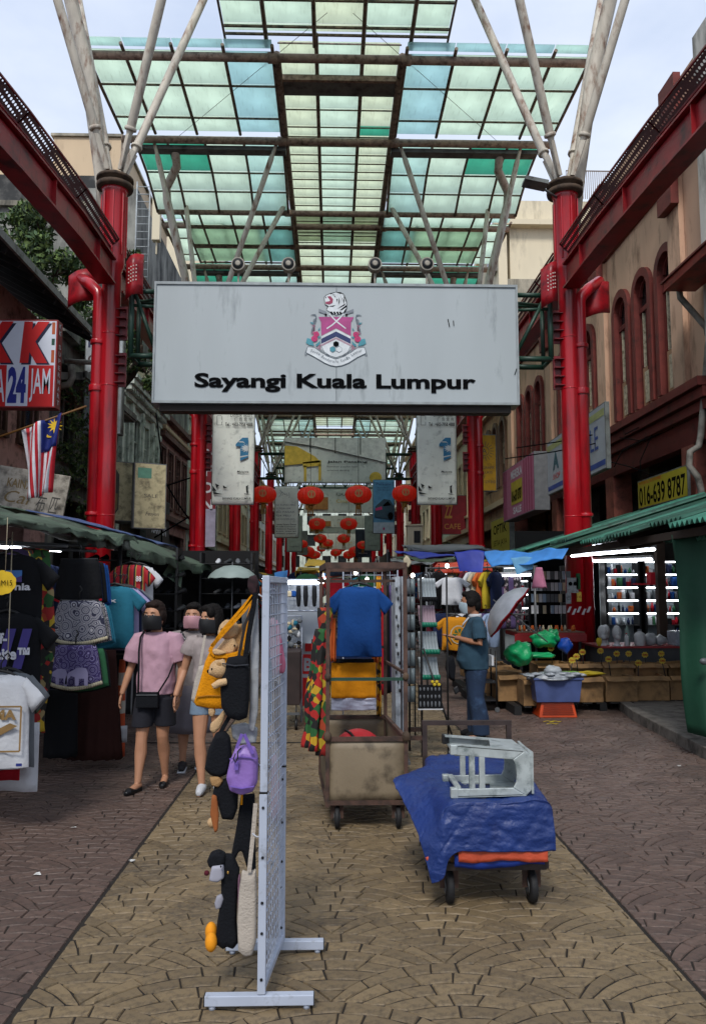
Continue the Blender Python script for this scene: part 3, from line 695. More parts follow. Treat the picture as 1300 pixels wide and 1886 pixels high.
 # ------ banners, trusses and lanterns
BAN=mat('banner_cloth','#d2d6cd',.75,var=.08,scale=3,dirt='#9ba09a',dscale=4,damt=.25,bump=.4,bscale=12)
BBL=mat('banner_blue','#2b6d93',.7);BK=mat('banner_black','#17191b',.7)
def wrinkle(x,z,amp=.018):return amp*(noise.noise(V((x*2.2,z*.7+x*.8,3.1)))+.6*noise.noise(V((x*5+z*3,z*2,1.7))))
def banner(px0,px1,py0,py1,Y,label,mats=BAN,nm='hanging_banner'):
 a=at(px0,py0,Y);b=at(px1,py1,Y);w=b.x-a.x;h=a.z-b.z
 o=thing(nm,label,'banner',(a.x+w/2,Y,b.z))
 MB().slab(lambda u,v:(a.x+w*u,Y-wrinkle(a.x+w*u*1.2,b.z+h*v)*min(1,8*min(u,1-u,v,1-v)),b.z+h*v),14,26,(0,.01,0)).build('cloth',mats,o)
 f=MB();r=.022
 for p_,q_ in(((a.x,b.z),(b.x,b.z)),((a.x,a.z),(b.x,a.z)),((a.x,b.z),(a.x,a.z)),((b.x,b.z),(b.x,a.z))):f.tube((p_[0],Y+.02,p_[1]),(q_[0],Y+.02,q_[1]),r,n=6)
 f.build('frame',FASC,o)
 return o,Fr((a.x,Y-.05,b.z)),w,h
def malaysia_banner(px0,px1,Y,label,s):
 o,f,w,h=banner(px0,px1,757,929,Y,label)
 P=lambda u,v:(u*w,(1-v)*h)
 T=lambda st,u,v,uw,vh,m,**k:f.txt(st,u*w,(1-v)*h,uw*w,vh*h,m,o,**k)
 T('Untuk Iklan',.42,.065,.53,.035,BK,shear=.3);T('广 告 查 询',.52,.108,.42,.038,BK);T('Tel : +603-7958 4888',.3,.165,.66,.038,BK,bold=.02)
 m=MB();f.line(m,[P(.1,.055),P(.21,.055)],.012);f.line(m,[P(.1,.055),P(.1,.155),P(.22,.155),P(.22,.12)],.012);f.line(m,[P(.22,.06),P(.22,.1)],.012)
 for q in(((.08,.78),(.18,.8),(.12,.83)),((.27,.80),(.38,.83),(.28,.83)),((.02,.80),(.12,.86),(.02,.86)),((.03,.87),(.27,.895),(.05,.895)),((.82,.81),(.88,.795),(.86,.83),(.88,.88),(.83,.88)),((.78,.885),(.95,.9),(.78,.895))):f.poly(m,[P(*z) for z in q])
 m.build('print',BK,o)
 T('Malaysia',.6,.672,.28,.028,BK,shear=.25,bold=.02);T('SAYANGI KUALA LUMPUR',.26,.952,.68,.024,BK,bold=.03,shear=.15)
 m=MB();f.poly(m,[P(*z) for z in((.56,.36),(.67,.31),(.72,.29),(.86,.29),(.86,.50),(.67,.54),(.67,.385),(.56,.385))]);m.build('print',BBL,o)
 m=MB();f.poly(m,[P(*z) for z in((.67,.49),(.86,.475),(.86,.485),(.67,.505))],.007);f.poly(m,[P(*z) for z in((.62,.33),(.74,.33),(.8,.36),(.74,.342),(.64,.342))],.007)
 cx_,cy_=.86,.405
 for k in range(7):
  t_=math.pi/2+k*math.pi/7+.2;f.poly(m,[P(cx_,cy_-.02),P(cx_+.19*math.cos(t_),cy_-.055*math.sin(t_)),P(cx_,cy_+.02)],.007+k*.0002)
 m.build('print',mat('banner_print_pale','#b4babb',.7),o)
malaysia_banner(393,467,23.4,'wrinkled grey banner with blue numeral one, left of the street below the sign',-1)
malaysia_banner(767,841,23.4,'smoother grey banner with blue numeral one, right of the street below the sign',1)
def gantry(Y,zc,h,lab):
 x0,x1=XC-4.0,XC+4.0;m=MB()
 for z in(zc-h/2,zc+h/2):
  for y in(Y,Y+.4):m.tube((x0,y,z),(x1,y,z),.05,n=6)
 n=12
 for i in range(n):
  a,b=x0+(x1-x0)*i/n,x0+(x1-x0)*(i+1)/n
  m.tube((a,Y,zc-h/2 if i%2 else zc+h/2),(b,Y,zc+h/2 if i%2 else zc-h/2),.03,n=5);m.tube((a,Y,zc-h/2),(a,Y,zc+h/2),.03,n=5)
 m.build('lattice_gantry',GRN,label=lab,cat='gantry',group='green lattice gantries')
gantry(41.3,at(612,858,41.3).z,1.3,'green lattice gantry behind the yellow and white banner')
gantry(51,at(612,880,51).z,1.3,'green lattice gantry, second beyond the big sign');gantry(61,at(612,900,61).z,1.3,'green lattice gantry, third beyond the big sign');gantry(72,at(612,925,72).z,1.3,'green lattice gantry, farthest one')
YEL=mat('print_yellow','#cfb044',.7)
ob,f,w,h=banner(525,710,806,890,41.0,'torn wrinkled banner with yellow chair print hung across the street')
P=lambda u,v:(u*w,(1-v)*h)
m=MB()
for q in(((0,.18),(.12,.2),(.3,.42),(.36,.55),(0,.62)),((.18,.55),(.36,.5),(.36,.62),(.18,.66)),((.19,.62),(.215,.62),(.215,.97),(.19,.97)),((.335,.6),(.36,.6),(.36,.95),(.335,.95))):f.poly(m,[P(*z) for z in q],.03)
f.disc(m,w*.9,h*.12,.32,.3,.03);m.build('print',YEL,ob)
m=MB();f.poly(m,[P(*z) for z in((0,0),(1,0),(1,.55),(.6,.35),(.3,.2),(0,.1))],.031);m.build('pale_upper_cloth',mat('pale_cloth','#e2e2d8',.8),ob)
m=MB()
for u in(.25,.5,.75):f.line(m,[P(u,0),P(u,.3+.1*u)],.05,.036)
f.line(m,[P(0,.1),P(.3,.2),P(.6,.35),P(1,.55)],.04,.036);m.build('print',mat('seam_dark','#55564f',.8),ob)
f.txt('Jalan Petaling',.42*w,.43*h,.4*w,.06*h,BK,ob,bold=.03,d=.04);f.txt('kawasan pejalan kaki',.42*w,.33*h,.3*w,.045*h,BK,ob,d=.04);f.txt('selamat datang',.42*w,.25*h,.22*w,.04*h,BK,ob,d=.04)
for px0,px1,py0,py1,Y,lb,tx in((560,708,893,944,51,'cream banner with orange print, second across the street','KUALA LUMPUR'),(575,690,950,972,61,'cream banner third across the street, seen small','JALAN PETALING'),(588,668,980,1012,72,'cream banner farthest across the street, between small lanterns','PETALING'),(570,655,952,982,66,'cream banner just above the farthest one, seen small','PASAR')):
 ob,f,w,h=banner(px0,px1,py0,py1,Y,lb)
 m=MB();f.rect(m,w*.02,h*.1,w*.3,h*.55,.03);m.build('print',mat('print_orange','#a2703c',.7),ob)
 f.txt(tx,w*.4,h*.6,w*.3,h*.12,BK,ob,d=.03);f.txt('Cina Town',w*.4,h*.35,w*.35,h*.12,YEL,ob,d=.03)
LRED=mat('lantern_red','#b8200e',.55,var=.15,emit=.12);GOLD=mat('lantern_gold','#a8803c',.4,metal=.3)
def lantern_proto():
 o=thing('paper_lantern','x','lantern',(0,0,0),group='red paper lanterns over the street')
 R=[]
 for i in range(11):
  t_=-math.pi/2*.86+math.pi*.86*i/10;rr=.44*math.cos(t_)**.7+.02;z=.31*math.sin(t_)
  R.append([V((rr*(1+.025*(1 if j%2 else-1))*math.cos(j*math.pi/24),rr*(1+.025*(1 if j%2 else-1))*math.sin(j*math.pi/24),z)) for j in range(48)])
 MB().loft(R,sm=False).build('shade',LRED,o)
 MB().lathe((0,0,.29),[(.17,0),(.17,.04),(.15,.05)],20).lathe((0,0,-.34),[(.17,0),(.17,.05),(.15,.06)],20).build('rim',GOLD,o)
 m=MB();m.lathe((0,0,-.52),[(.06,0),(.1,.1),(.09,.18)],12)
 for k in range(10):m.tube((.08*math.cos(k*.628),.08*math.sin(k*.628),-.35),(.1*math.cos(k*.628),.1*math.sin(k*.628),-.72),.012,n=4)
 m.build('tassel',GOLD,o)
 MB().tube((0,0,.33),(0,0,2.2),.008,n=4).build('cord',INK,o)
 m=MB();q=Fr((0,-.455,0));q.disc(m,0,0,.11,n=10,d=.0);q.disc(m,0,0,.14,n=16,d=-.002);m.build('medallion',mat('lantern_medal','#b07a4a',.5),o)
 return o
LP_=lantern_proto();first=True
rows=[(28,((572,913),(660,911)),'large'),(29.5,((486,911),(745,909)),'large outer'),(43,((584,965),(642,965)),'middling'),(58,((590,992),(633,992)),'small'),(78,((592,1010),(628,1010)),'tiny farthest'),(50,((566,1016),(655,1016)),'low outer'),(66,((580,1022),(642,1022)),'low distant'),(70,((604,1000),(618,1018)),'middle distant'),(45,((556,1002),(668,1004)),'half hidden')]
for Y,ps,sz in rows:
 for(px,py),sn in zip(ps,('left','right')):
  q=at(px,py,Y);kk=dict(loc=q,label=f'{sz} red lantern with gold tassel, {sn} one of its pair over the street')
  if first:LP_.location=q;LP_['label']=kk['label'];first=False
  else:
   d_=dup(LP_,**kk)
   if sz=='half hidden':d_.scale=(.7,)*3
LP_.rotation_euler=(0,0,.1)
ob,f,w,h=banner(507,549,896,990,32,'narrow white notice banner with lines of text, left of the lanterns')
for i,s_ in enumerate(('G1 KUNCI ABU','G2 KEDAI LAMP','G3 PASAR','G4 PELI','G5 KOMPLEKS')):f.txt(s_,.06*w,h*(.62-i*.07),w*(.62 if i%2 else.8),h*.032,GYP,ob)
for i,s_ in enumerate(('Letak: Sewa Gerai','Kuala Lumpur','Hubungi: Pejabat','Lot gerai','Waktu pejabat')):f.txt(s_,.06*w,h*(.24-i*.045),w*.85,h*.025,BK,ob,bold=.02)
m=MB()
for i in range(5):f.line(m,[(w*(.2+.1*i),h*(.93-.04*i)),(w*(.3+.08*i),h*(.88-.02*i)),(w*(.2+.1*i),h*(.8+.02*i))],.014)
m.build('print',GYP,ob)
ob,f,w,h=banner(687,726,884,982,32,'narrow blue banner with a teal car, right of the lanterns',mat('advert_blue','#4d86a6',.6,var=.2))
f.txt('Persona',.15*w,.9*h,.7*w,.04*h,NV,ob);f.txt('Kemewahan',.22*w,.84*h,.5*w,.02*h,BK,ob);f.txt('Lebih Bermakna',.22*w,.8*h,.6*w,.02*h,BK,ob)
m=MB();f.rect(m,0,0,w,.2*h,.005);m.build('print',mat('advert_white','#9aa9b3',.6),ob);m=MB();f.poly(m,[(.05*w,.3*h),(.95*w,.25*h),(.98*w,.5*h),(.8*w,.62*h),(.5*w,.64*h),(.1*w,.5*h)],.008);m.build('print',mat('advert_car','#123c49',.3),ob)
m=MB();f.poly(m,[(.45*w,.52*h),(.7*w,.6*h),(.85*w,.52*h),(.5*w,.5*h)],.012);f.disc(m,.82*w,.32*h,.13*w,.07*h,.012);m.build('print',INK,ob);m=MB();f.poly(m,[(.1*w,.46*h),(.4*w,.5*h),(.42*w,.44*h),(.12*w,.42*h)],.014);f.disc(m,.5*w,.08*h,.05*w,.03*h,.01,n=5);m.build('print',RS,ob)
for px0,px1,py0,py1,Y,lb in((529,556,950,1016,36,'grey green notice behind the left narrow banner'),(672,700,950,1014,36,'grey green notice behind the car banner'),(655,682,975,1026,46,'dark blue notice among far lanterns on the right'),(548,566,978,1022,46,'small pale notice among far lanterns on the left')):
 ob,f,w,h=banner(px0,px1,py0,py1,Y,lb,mat('notice_dark','#26333f',.6) if 'dark' in lb else mat('notice_green','#7f8a7e',.7));f.txt('Untuk Iklan',.2*w,.12*h,.6*w,.04*h,BK if 'dark' not in lb else CW,ob);f.txt('03-2144 2211',.2*w,.5*h,.6*w,.05*h,BK if 'dark' not in lb else CW,ob)
 # ------ buildings
TERRA=mat('terracotta_wall','#c8a389',.85,var=.12,scale=1.2,dirt='#6b4f3c',dscale=1.6,damt=.35,stretch=3)
MARW=mat('maroon_trim','#6b2b25',.65,var=.2,dirt='#2b1310',dscale=3,damt=.3)
IVORY=mat('ivory_panel','#d0c4a8',.8,var=.2,dirt='#7c6d55',dscale=9)
GLS=mat('dark_window_glass','#15191b',.12,var=.3,spec=.6)
GREYW=mat('grey_concrete','#8a8a83',.9,var=.2,scale=2,dirt='#262727',dscale=.9,damt=.75,stretch=2.5)
BEIGE=mat('beige_render','#c3ad8f',.85,var=.08,scale=1,dirt='#8a7560',dscale=1.2,damt=.25,stretch=4)
CREAM=mat('cream_render','#cfc4aa',.85,var=.08,scale=1,dirt='#9a917d',dscale=1,damt=.3,stretch=4)
STAIN=mat('stained_render','#b4ac99',.85,var=.15,scale=1,dirt='#33342f',dscale=.8,damt=.9,stretch=3)
PALEG=mat('pale_green_wall','#c6d0c4',.8,var=.12,scale=2,dirt='#5b6357',dscale=2,damt=.4,stretch=3)
PINKB=mat('faded_pink_wall','#bb9189',.85,var=.2,scale=2,dirt='#43312e',dscale=2,damt=.5)
WHT=mat('off_white_render','#cdcac2',.85,var=.1,scale=1.5,dirt='#5d5c56',dscale=1.6,damt=.45,stretch=3)
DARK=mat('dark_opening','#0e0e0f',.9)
SALM=mat('salmon_pillar','#9c5a4c',.8,var=.12,dirt='#5c3730',dscale=3)
def facade(f,s0,s1,z0,z1,ops,m,parent,name='wall',depth=.16,back=2.5,arch=True):
 """street wall with real openings: ops = (sa, sb, za, zb, arched)"""
 xs=sorted({s0,s1}|{q for o in ops for q in o[:2]});zs=sorted({z0,z1}|{q for o in ops for q in o[2:4]});b=MB()
 for i in range(len(xs)-1):
  for j in range(len(zs)-1):
   cx,cz=(xs[i]+xs[i+1])/2,(zs[j]+zs[j+1])/2
   if not any(o[0]<cx<o[1] and o[2]<cz<o[3] for o in ops):f.rect(b,xs[i],zs[j],xs[i+1],zs[j+1],0)
 for sa,sb,za,zb,ar in ops:
  r=(sb-sa)/2;c=(sa+sb)/2
  if ar:
   n=10;P=[(c+r*math.cos(math.pi*k/n),zb-r+r*math.sin(math.pi*k/n)) for k in range(n+1)]
   for k in range(n):
    a,e=P[k],P[k+1];f.poly(b,[a,(a[0],zb),(e[0],zb),e],0)
    b.raw([f.p(*a,0),f.p(*e,0),f.p(*e,-depth),f.p(*a,-depth)],[(0,1,2,3)])
   top=zb-r
  else:
   top=zb;b.raw([f.p(sa,zb,0),f.p(sb,zb,0),f.p(sb,zb,-depth),f.p(sa,zb,-depth)],[(0,1,2,3)])
  for q in(sa,sb):b.raw([f.p(q,za,0),f.p(q,top,0),f.p(q,top,-depth),f.p(q,za,-depth)],[(0,1,2,3)])
  b.raw([f.p(sa,za,0),f.p(sb,za,0),f.p(sb,za,-depth),f.p(sa,za,-depth)],[(0,1,2,3)])
 for q in(s0,s1):b.raw([f.p(q,z0,0),f.p(q,z1,0),f.p(q,z1,-back),f.p(q,z0,-back)],[(0,1,2,3)])
 b.raw([f.p(s0,z1,0),f.p(s1,z1,0),f.p(s1,z1,-back),f.p(s0,z1,-back)],[(0,1,2,3)]);b.raw([f.p(s0,z0,-back),f.p(s1,z0,-back),f.p(s1,z1,-back),f.p(s0,z1,-back)],[(0,1,2,3)])
 return b.build(name,m,parent)
def fbox(b,f,x0,x1,z0,z1,d0,d1,m=0):
 vs=[f.p(x,z,d) for d in(d0,d1) for x,z in((x0,z0),(x1,z0),(x1,z1),(x0,z1))]
 return b.raw(vs,[(3,2,1,0),(4,5,6,7),(0,1,5,4),(1,2,6,5),(2,3,7,6),(3,0,4,7)],m)
def ring(b,f,c,zsp,r0,r1,d0,d1,n=12):
 for k in range(n):
  A=[math.pi*k/n,math.pi*(k+1)/n];q=[(c+r*math.cos(a),zsp+r*math.sin(a)) for r,a in((r0,A[0]),(r1,A[0]),(r1,A[1]),(r0,A[1]))]
  b.raw([f.p(x,z,d) for d in(d0,d1) for x,z in q],[(3,2,1,0),(4,5,6,7),(0,1,5,4),(1,2,6,5),(2,3,7,6),(3,0,4,7)])
def arched_window(f,c,w,z0,z1,parent,panel=True,trim=MARW):
 r=w/2;zs=z1-r;b=MB()
 for s in(-1,1):fbox(b,f,c+s*r-(.03 if s>0 else.17),c+s*r+(.17 if s>0 else.03),z0,zs,-.11,.1)
 ring(b,f,c,zs,r-.03,r+.17,-.11,.1)
 o=b.build('window_surround',trim,parent)
 b=MB();g=.05;r-=.03
 fbox(b,f,c-r,c+r,zs-.42,zs-.3,-.09,-.02)
 for x in(c-r,c+r-g,c-g/2):fbox(b,f,x,x+g,z0,zs-.43,-.1,-.04)
 ring(b,f,c,zs,r-.06,r,-.1,-.04)
 fr=b.build('window_frame',trim,parent)
 b=MB();fbox(b,f,c-r,c+r,z0,z1,-.14,-.112);b.build('pane',GLS,fr)
 b=MB();fbox(b,f,c-r+.13,c-r+.16,z0+1.0,zs-.43,-.111,-.05);b.build('mullion',IVORY,fr)
 if panel:
  b=MB();fbox(b,f,c-r+.06,c+r-.06,z0,z0+.98,-.108,-.05);o=b.build('lower_panel',mat('panel_tan','#a88465',.8,var=.2),fr)
  b=MB();fbox(b,f,c-r+.2,c+r-.2,z0+.1,z0+.86,-.049,-.03);b.build('carved_inset',IVORY,fr)
def rect_window(f,a,b_,z0,z1,parent,trim,glass=GLS,div=2,surround=True):
 b=MB()
 if surround:
  fbox(b,f,a-.12,a,z0-.1,z1+.12,-.02,.06);fbox(b,f,b_,b_+.12,z0-.1,z1+.12,-.02,.06);fbox(b,f,a,b_,z1,z1+.12,-.02,.06);fbox(b,f,a-.16,b_+.16,z0-.12,z0,-.02,.1)
 for k in range(div+1):x=a+(b_-a)*k/div;fbox(b,f,x-.03 if k else x,x+(.03 if k<div else 0),z0,z1,-.11,-.05)
 fbox(b,f,a,b_,z0+(z1-z0)*.68,z0+(z1-z0)*.68+.05,-.105,-.045)
 fr=b.build('window_frame',trim,parent)
 b=MB();fbox(b,f,a,b_,z0,z1,-.15,-.115);b.build('pane',glass,fr)
f=Fr((7.5,33.0,0),(0,-1,0));S=lambda Y:33.0-Y
B=thing('shophouse','long terracotta shophouse with maroon arched windows on the right','building',(7.5,24.6,0))
groups=[(17.1,18.5,19.9),(22.6,23.9,25.2),(28.2,29.6,31.0)]
ops=[]
for g in groups:
 for y in g:ops.append((S(y)-.42,S(y)+.42,6.1,9.3,True))
facade(f,0,S(15.2),5.3,12.8,ops,TERRA,B,'upper_wall',depth=.15,back=9)
for g in groups:
 for y in g:arched_window(f,S(y),.84,6.1,9.3,B)
b=MB()
for z0,z1,d in((10.7,10.85,.1),(10.87,11.07,.2),(11.09,11.19,.16),(11.21,11.45,.34),(5.3,5.5,.14),(5.52,5.72,.24),(5.74,5.92,.34)):
 c=MB();fbox(c,f,0,S(15.2),z0,z1,0.004,d);c.build('cornice',MARW,B)
for y in(16.5,21.3,26.7,32.7):
 c=MB();fbox(c,f,S(y)-.3,S(y)+.3,5.95,10.65,.005,.12);c.build('pilaster',TERRA,B)
 c=MB();fbox(c,f,S(y)-.36,S(y)+.36,9.95,10.69,.125,.3);c.build('pilaster_block',MARW,B);c=MB();fbox(c,f,S(y)-.4,S(y)+.4,11.47,12.9,.0,.16);c.build('pilaster_block',MARW,B)
 c=MB();fbox(c,f,S(y)-.3,S(y)+.3,0,5.28,-.5,.0);c.build('pillar',SALM,B)
c=MB();fbox(c,f,0,S(15.2),4.75,5.28,-.3,.003);c.build('lintel',MARW,B)
c=MB();fbox(c,f,0,S(15.2),0,5.28,-3.2,-3.0);fbox(c,f,0,S(15.2),5.24,5.29,-3.0,-.52);c.build('arcade_wall',mat('arcade_grey','#4d4d4b',.9,var=.3),B)
for y in(20.6,26.0):c=MB();fbox(c,f,S(y)-.5,S(y)+.3,0,4.9,-1.2,-.7);c.build('inner_pillar',mat('grey_pillar','#77776f',.85,dirt='#4a4a45'),B)
for y in(17.3,18.8,23.0,24.5,28.5,30.0):
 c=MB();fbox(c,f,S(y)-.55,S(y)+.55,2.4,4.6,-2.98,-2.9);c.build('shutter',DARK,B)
N=thing('neighbour_building','weathered off-white building at the right edge','building',(7.3,13,0))
f2=Fr((7.35,15.18,0),(0,-1,0));facade(f2,0,7,0,13,[(1.3,2.3,6,9,False),(3.3,4.3,6,9,False)],WHT,N,back=8)
for a in(1.3,3.3):rect_window(f2,a,a+1,6,9,N,MARW)
MB().box(6.7,7.34,11.0,15.5,7.74,7.9).build('gutter_beam',mat('gutter_red','#8c2418',.5,dirt='#41150f'),N)
MB().box(6.66,7.34,10.9,15.6,7.91,7.95).build('gutter_cap',MARW,N)
PIPEG=mat('grey_drain','#7f7b73',.6,var=.15,dirt='#4b4842',dscale=4)
MB().path([at(1248,520,15.7),at(1252,548,15.6),at(1300,603,15.5),at(1304,625,15.5),at(1290,800,15.5),at(1286,822,15.5),at(1270,832,15.5),at(1268,858,15.5),at(1284,878,15.5),at(1290,900,15.5),at(1293,980,15.5)],.065,12).build('drain_pipe',PIPEG,N)
B=thing('shophouse','peach shophouse with dark arched windows beyond the terracotta row','building',(7.5,37,0))
f=Fr((7.5,41.0,0),(0,-1,0));ys=[34.4,36.0,37.6];ops=[(41-y-.5,41-y+.5,6.3,9.2,True) for y in ys]
facade(f,0,7.98,0,11.4,ops+[(.6,3.6,.4,4.6,False),(4.4,7.4,.4,4.6,False)],mat('peach_wall','#b8936f',.85,dirt='#5e4839',dscale=1.5),B,back=8)
for y in ys:arched_window(f,41-y,1.0,6.3,9.2,B,panel=False,trim=mat('brown_trim','#5f4636',.7))
for z in(5.4,9.9,10.6):c=MB();fbox(c,f,0,7.98,z,z+.25,.004,.25);c.build('cornice',BEIGE,B)
c=MB();fbox(c,f,0,7.98,0,5,-1.5,-1.4);c.build('shop_shutter',DARK,B)
def plain_block(label,s,X,Y0,Y1,z1,wall,trim,rows,n,back=8,seed=1,cat='building'):
 L=Y1-Y0;B=thing('shophouse',label,cat,(X,(Y0+Y1)/2,0))
 f=Fr((X,Y0,0),(0,1,0)) if s<0 else Fr((X,Y1,0),(0,-1,0));ops=[]
 for z0,zt in rows:
  for k in range(n):c=L*(k+.5)/n;w=L/n*.28;ops.append((c-w,c+w,z0,zt,False))
 facade(f,0,L,0,z1,ops+[(.5,L-.5,.1,4.3,False)],wall,B,back=back)
 for a,b_,z0,zt,_ in ops:rect_window(f,a,b_,z0,zt,B,trim)
 for z in(4.8,z1-1.2,z1-.3):c=MB();fbox(c,f,0,L,z,z+.22,.004,.28);c.build('cornice',trim,B)
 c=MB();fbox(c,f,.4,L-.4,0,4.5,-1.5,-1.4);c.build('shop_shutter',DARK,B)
 return f,B
plain_block('cream shophouse with tall windows far down the right side',1,7.4,41.2,50,11.2,CREAM,BEIGE,[(5.8,8.8)],5)
plain_block('pale green shophouse far down the right side',1,7.4,50.2,60,12.5,PALEG,CREAM,[(5.8,8.4),(9.4,11)],5)
plain_block('tall beige block at the far right end of the street',1,7.4,60.2,80,15,BEIGE,CREAM,[(5.8,8),(9.4,11.2),(12,13.6)],8)
plain_block('weathered cream block at the farthest right end',1,7.2,80.2,112,12,WHT,CREAM,[(5.8,8),(9,10.6)],10)
B=thing('tall_building','tall cream building with black stained front wall, behind the right column','building',(12,46,0))
MB().box(10.0,22,44,60,0,19.5).build('lower_block',STAIN,B);MB().box(10.2,22,44.2,60,19.51,24.3).build('upper_block',CREAM,B)
f=Fr((9.99,60,0),(0,-1,0))
b=MB();fbox(b,f,0,16,0,23.0,0,.5);b.build('side_wall',CREAM,B)
for k in range(4):
 for z in(8,12.2,16.4,20.0):
  b=MB();fbox(b,f,1+k*4,2.4+k*4,z,z+1.8,.503,.56);b.build('window',GLS,B)
  b=MB();fbox(b,f,.7+k*4,2.7+k*4,z+1.9,z+2.1,.504,1.2);b.build('window_hood',CREAM,B)
  if k==3:b=MB();fbox(b,f,2.9+k*4,3.7+k*4,z+.1,z+1.5,.505,.8);b.build('louvre',mat('louvre_grey','#6b6b66',.7),B)
MB().box(9.2,22.3,43.6,60.2,22.6,22.9).build('roof_slab',CREAM,B)
m=MB()
for i in range(30):m.bar((13.5+i*.12,43.9,24.3),(13.5+i*.12,43.9,26.0),.03)
m.bar((13.5,43.9,26),(17,43.9,26),.05);m.build('roof_fence',mat('fence_brown','#6d5a48',.8),B)
q=at(985,338,20);LL=thing('flood_light','small dark floodlight bracketed beside the right column top','lamp',(q.x,13.6,8.7))
q=at(985,338,13.6);MB().obox(q,(.42,.3,.07),Matrix.Rotation(.2,3,'Y')).tube(q,(4.1,13.9,8.87),.02).build('lamp_head',FASC,LL)
B=thing('old_shophouse','old pinkish shophouse under wide black eaves on the left','building',(-7.5,15,0))
f=Fr((-7.5,8,0),(0,1,0));ops=[(8.9,10.1,5.3,7.6,False),(11.0,12.0,5.3,7.6,False),(6.5,7.8,5.3,7.6,False)]
facade(f,0,13,0,8.6,ops+[(1,12,.2,4,False)],PINKB,B,back=8)
for a,b_,z0,zt,_ in ops:rect_window(f,a,b_,z0,zt,B,mat('old_wood','#4a3328',.8),glass=mat('bluish_glass','#2b3542',.2),div=2)
c=MB();fbox(c,f,.8,12.2,0,4.2,-1.5,-1.4);c.build('shop_shutter',DARK,B)
BLK=mat('black_soffit','#141313',.85,var=.4);ROOFM=mat('dark_tin_roof','#242424',.6,var=.3)
e=MB();e.raw([(-6.2,7,8.3),(-6.2,20.6,8.3),(-8.6,20.6,9.7),(-8.6,7,9.7)],[(0,1,2,3)]);e.raw([(-6.2,7,8.22),(-6.2,20.6,8.22),(-8.6,20.6,9.55),(-8.6,7,9.55)],[(3,2,1,0)]);e.build('eave',BLK,B)
m=MB()
for k in range(20):m.bar((-6.25,7.4+k*.68,8.16),(-8.2,7.4+k*.68,9.2),.06,.1)
m.build('rafters',BLK,B)
for a in range(9):y=7+a*1.51;MB().bar((-6.16,y,8.3),(-6.16,y+1.5,8.3),.06,.16).build('gutter_length',mat('gutter_grey','#7e7f7d',.5,dirt='#3c3c3b',dscale=6),B)
MB().box(-8.3,-6.6,21.0,26.5,7.3,7.5).bar((-6.6,21,7.45),(-6.6,26.5,7.45),.1,.18).build('small_awning_roof',GREYW,label='grey weathered concrete ledge behind the left column',cat='ledge')
MB().path([at(120,665,21),at(178,668,21)],.07,8).path([at(132,672,21),at(134,695,21),at(128,708,21),at(112,712,21)],.1,8).build('soffit_pipe',PIPEG,label='grey elbow pipe under the eave on the left',cat='pipe')
plain_block('mossy dark grey shophouse behind the left column',-1,-7.5,21.2,27.6,9.0,GREYW,GREYW,[(5.4,7.8)],3)
B=thing('shophouse','pale green shophouse with tall shutters and dentil cornice on the left','building',(-7.5,31,0))
f=Fr((-7.5,27.8,0),(0,1,0));ops=[(.5,1.2,5.5,8.2,False),(1.9,2.9,5.5,8.2,False),(3.4,4.4,5.5,8.2,False)]
facade(f,0,6.2,0,9.6,ops+[(.4,5.8,.2,4.2,False)],PALEG,B,back=8)
PGT=mat('pale_green_trim','#d3dbd1',.7,var=.1,dirt='#6e776c',dscale=3)
for a,b_,z0,zt,_ in ops:rect_window(f,a,b_,z0,zt,B,PGT,div=2)
for a in(.02,1.4,3.0,4.8,5.75):c=MB();fbox(c,f,a,a+.3,5.2,8.6,.004,.14);fbox(c,f,a-.0,a+.34,8.05,8.25,.145,.2);c.build('pilaster',PGT,B)
for z0,z1,d in((8.62,8.8,.2),(9.0,9.2,.5),(9.22,9.35,.62),(5.0,5.2,.2)):c=MB();fbox(c,f,0,6.2,z0,z1,.004,d);c.build('cornice',PGT,B)
for k in range(24):c=MB();fbox(c,f,.06+k*.256,.2+k*.256,8.82,8.98,.01,.4);c.build('dentil',PGT,B)
c=MB();fbox(c,f,.3,5.9,9.62,10.7,-.2,.0);c.build('parapet',CREAM,B);c=MB();fbox(c,f,.4,5.8,0,4.3,-1.5,-1.4);c.build('shop_shutter',DARK,B)
f,B=plain_block('faded pink shophouse with dark windows beyond the pale green one',-1,-7.5,34.2,41,9.6,PINKB,mat('pink_trim','#6e4c46',.8,dirt='#3a2825'),[(5.5,8)],4)
for k in range(22):c=MB();fbox(c,f,.06+k*.3,.24+k*.3,8.72,8.88,.01,.3);c.build('dentil',BEIGE,B)
plain_block('grey green shophouse far down the left side',-1,-7.5,41.2,52,11,PALEG,CREAM,[(5.6,8),(9,10.2)],6)
plain_block('cream block far down the left side',-1,-7.5,52.2,70,13,CREAM,BEIGE,[(5.6,8),(9,11)],8)
plain_block('pale block at the farthest left end of the street',-1,-7.4,70.2,112,13,WHT,BEIGE,[(5.6,8),(9,11)],10)
B=thing('tall_building','tall soot-stained grey concrete block with a beige top storey on the left','building',(-11,30,0))
MB().box(-30,-7.9,30,44,0,16.6).build('lower_block',GREYW,B);MB().box(-30,-8.2,30.3,44,16.61,18.0).build('soot_band',mat('soot_band','#3b3c3c',.9,var=.5,scale=1,dirt='#6d6b66',dscale=1),B)
MB().box(-11.3,-8.6,31,40,18.01,20.0).build('penthouse',BEIGE,B);MB().box(-11.4,-8.5,30.9,40.1,20.01,20.12).build('roof_edge',STAIN,B);MB().box(-30,-11.32,30.8,40,18.01,18.9).build('parapet',BEIGE,B)
MB().box(-30,-7.8,29.8,30.0,16.5,16.7).build('ledge',STAIN,B)
m=MB()
for x in(-7.55,-7.05):m.tube((x,29.6,13.2),(x,29.6,17.4),.03,n=5)
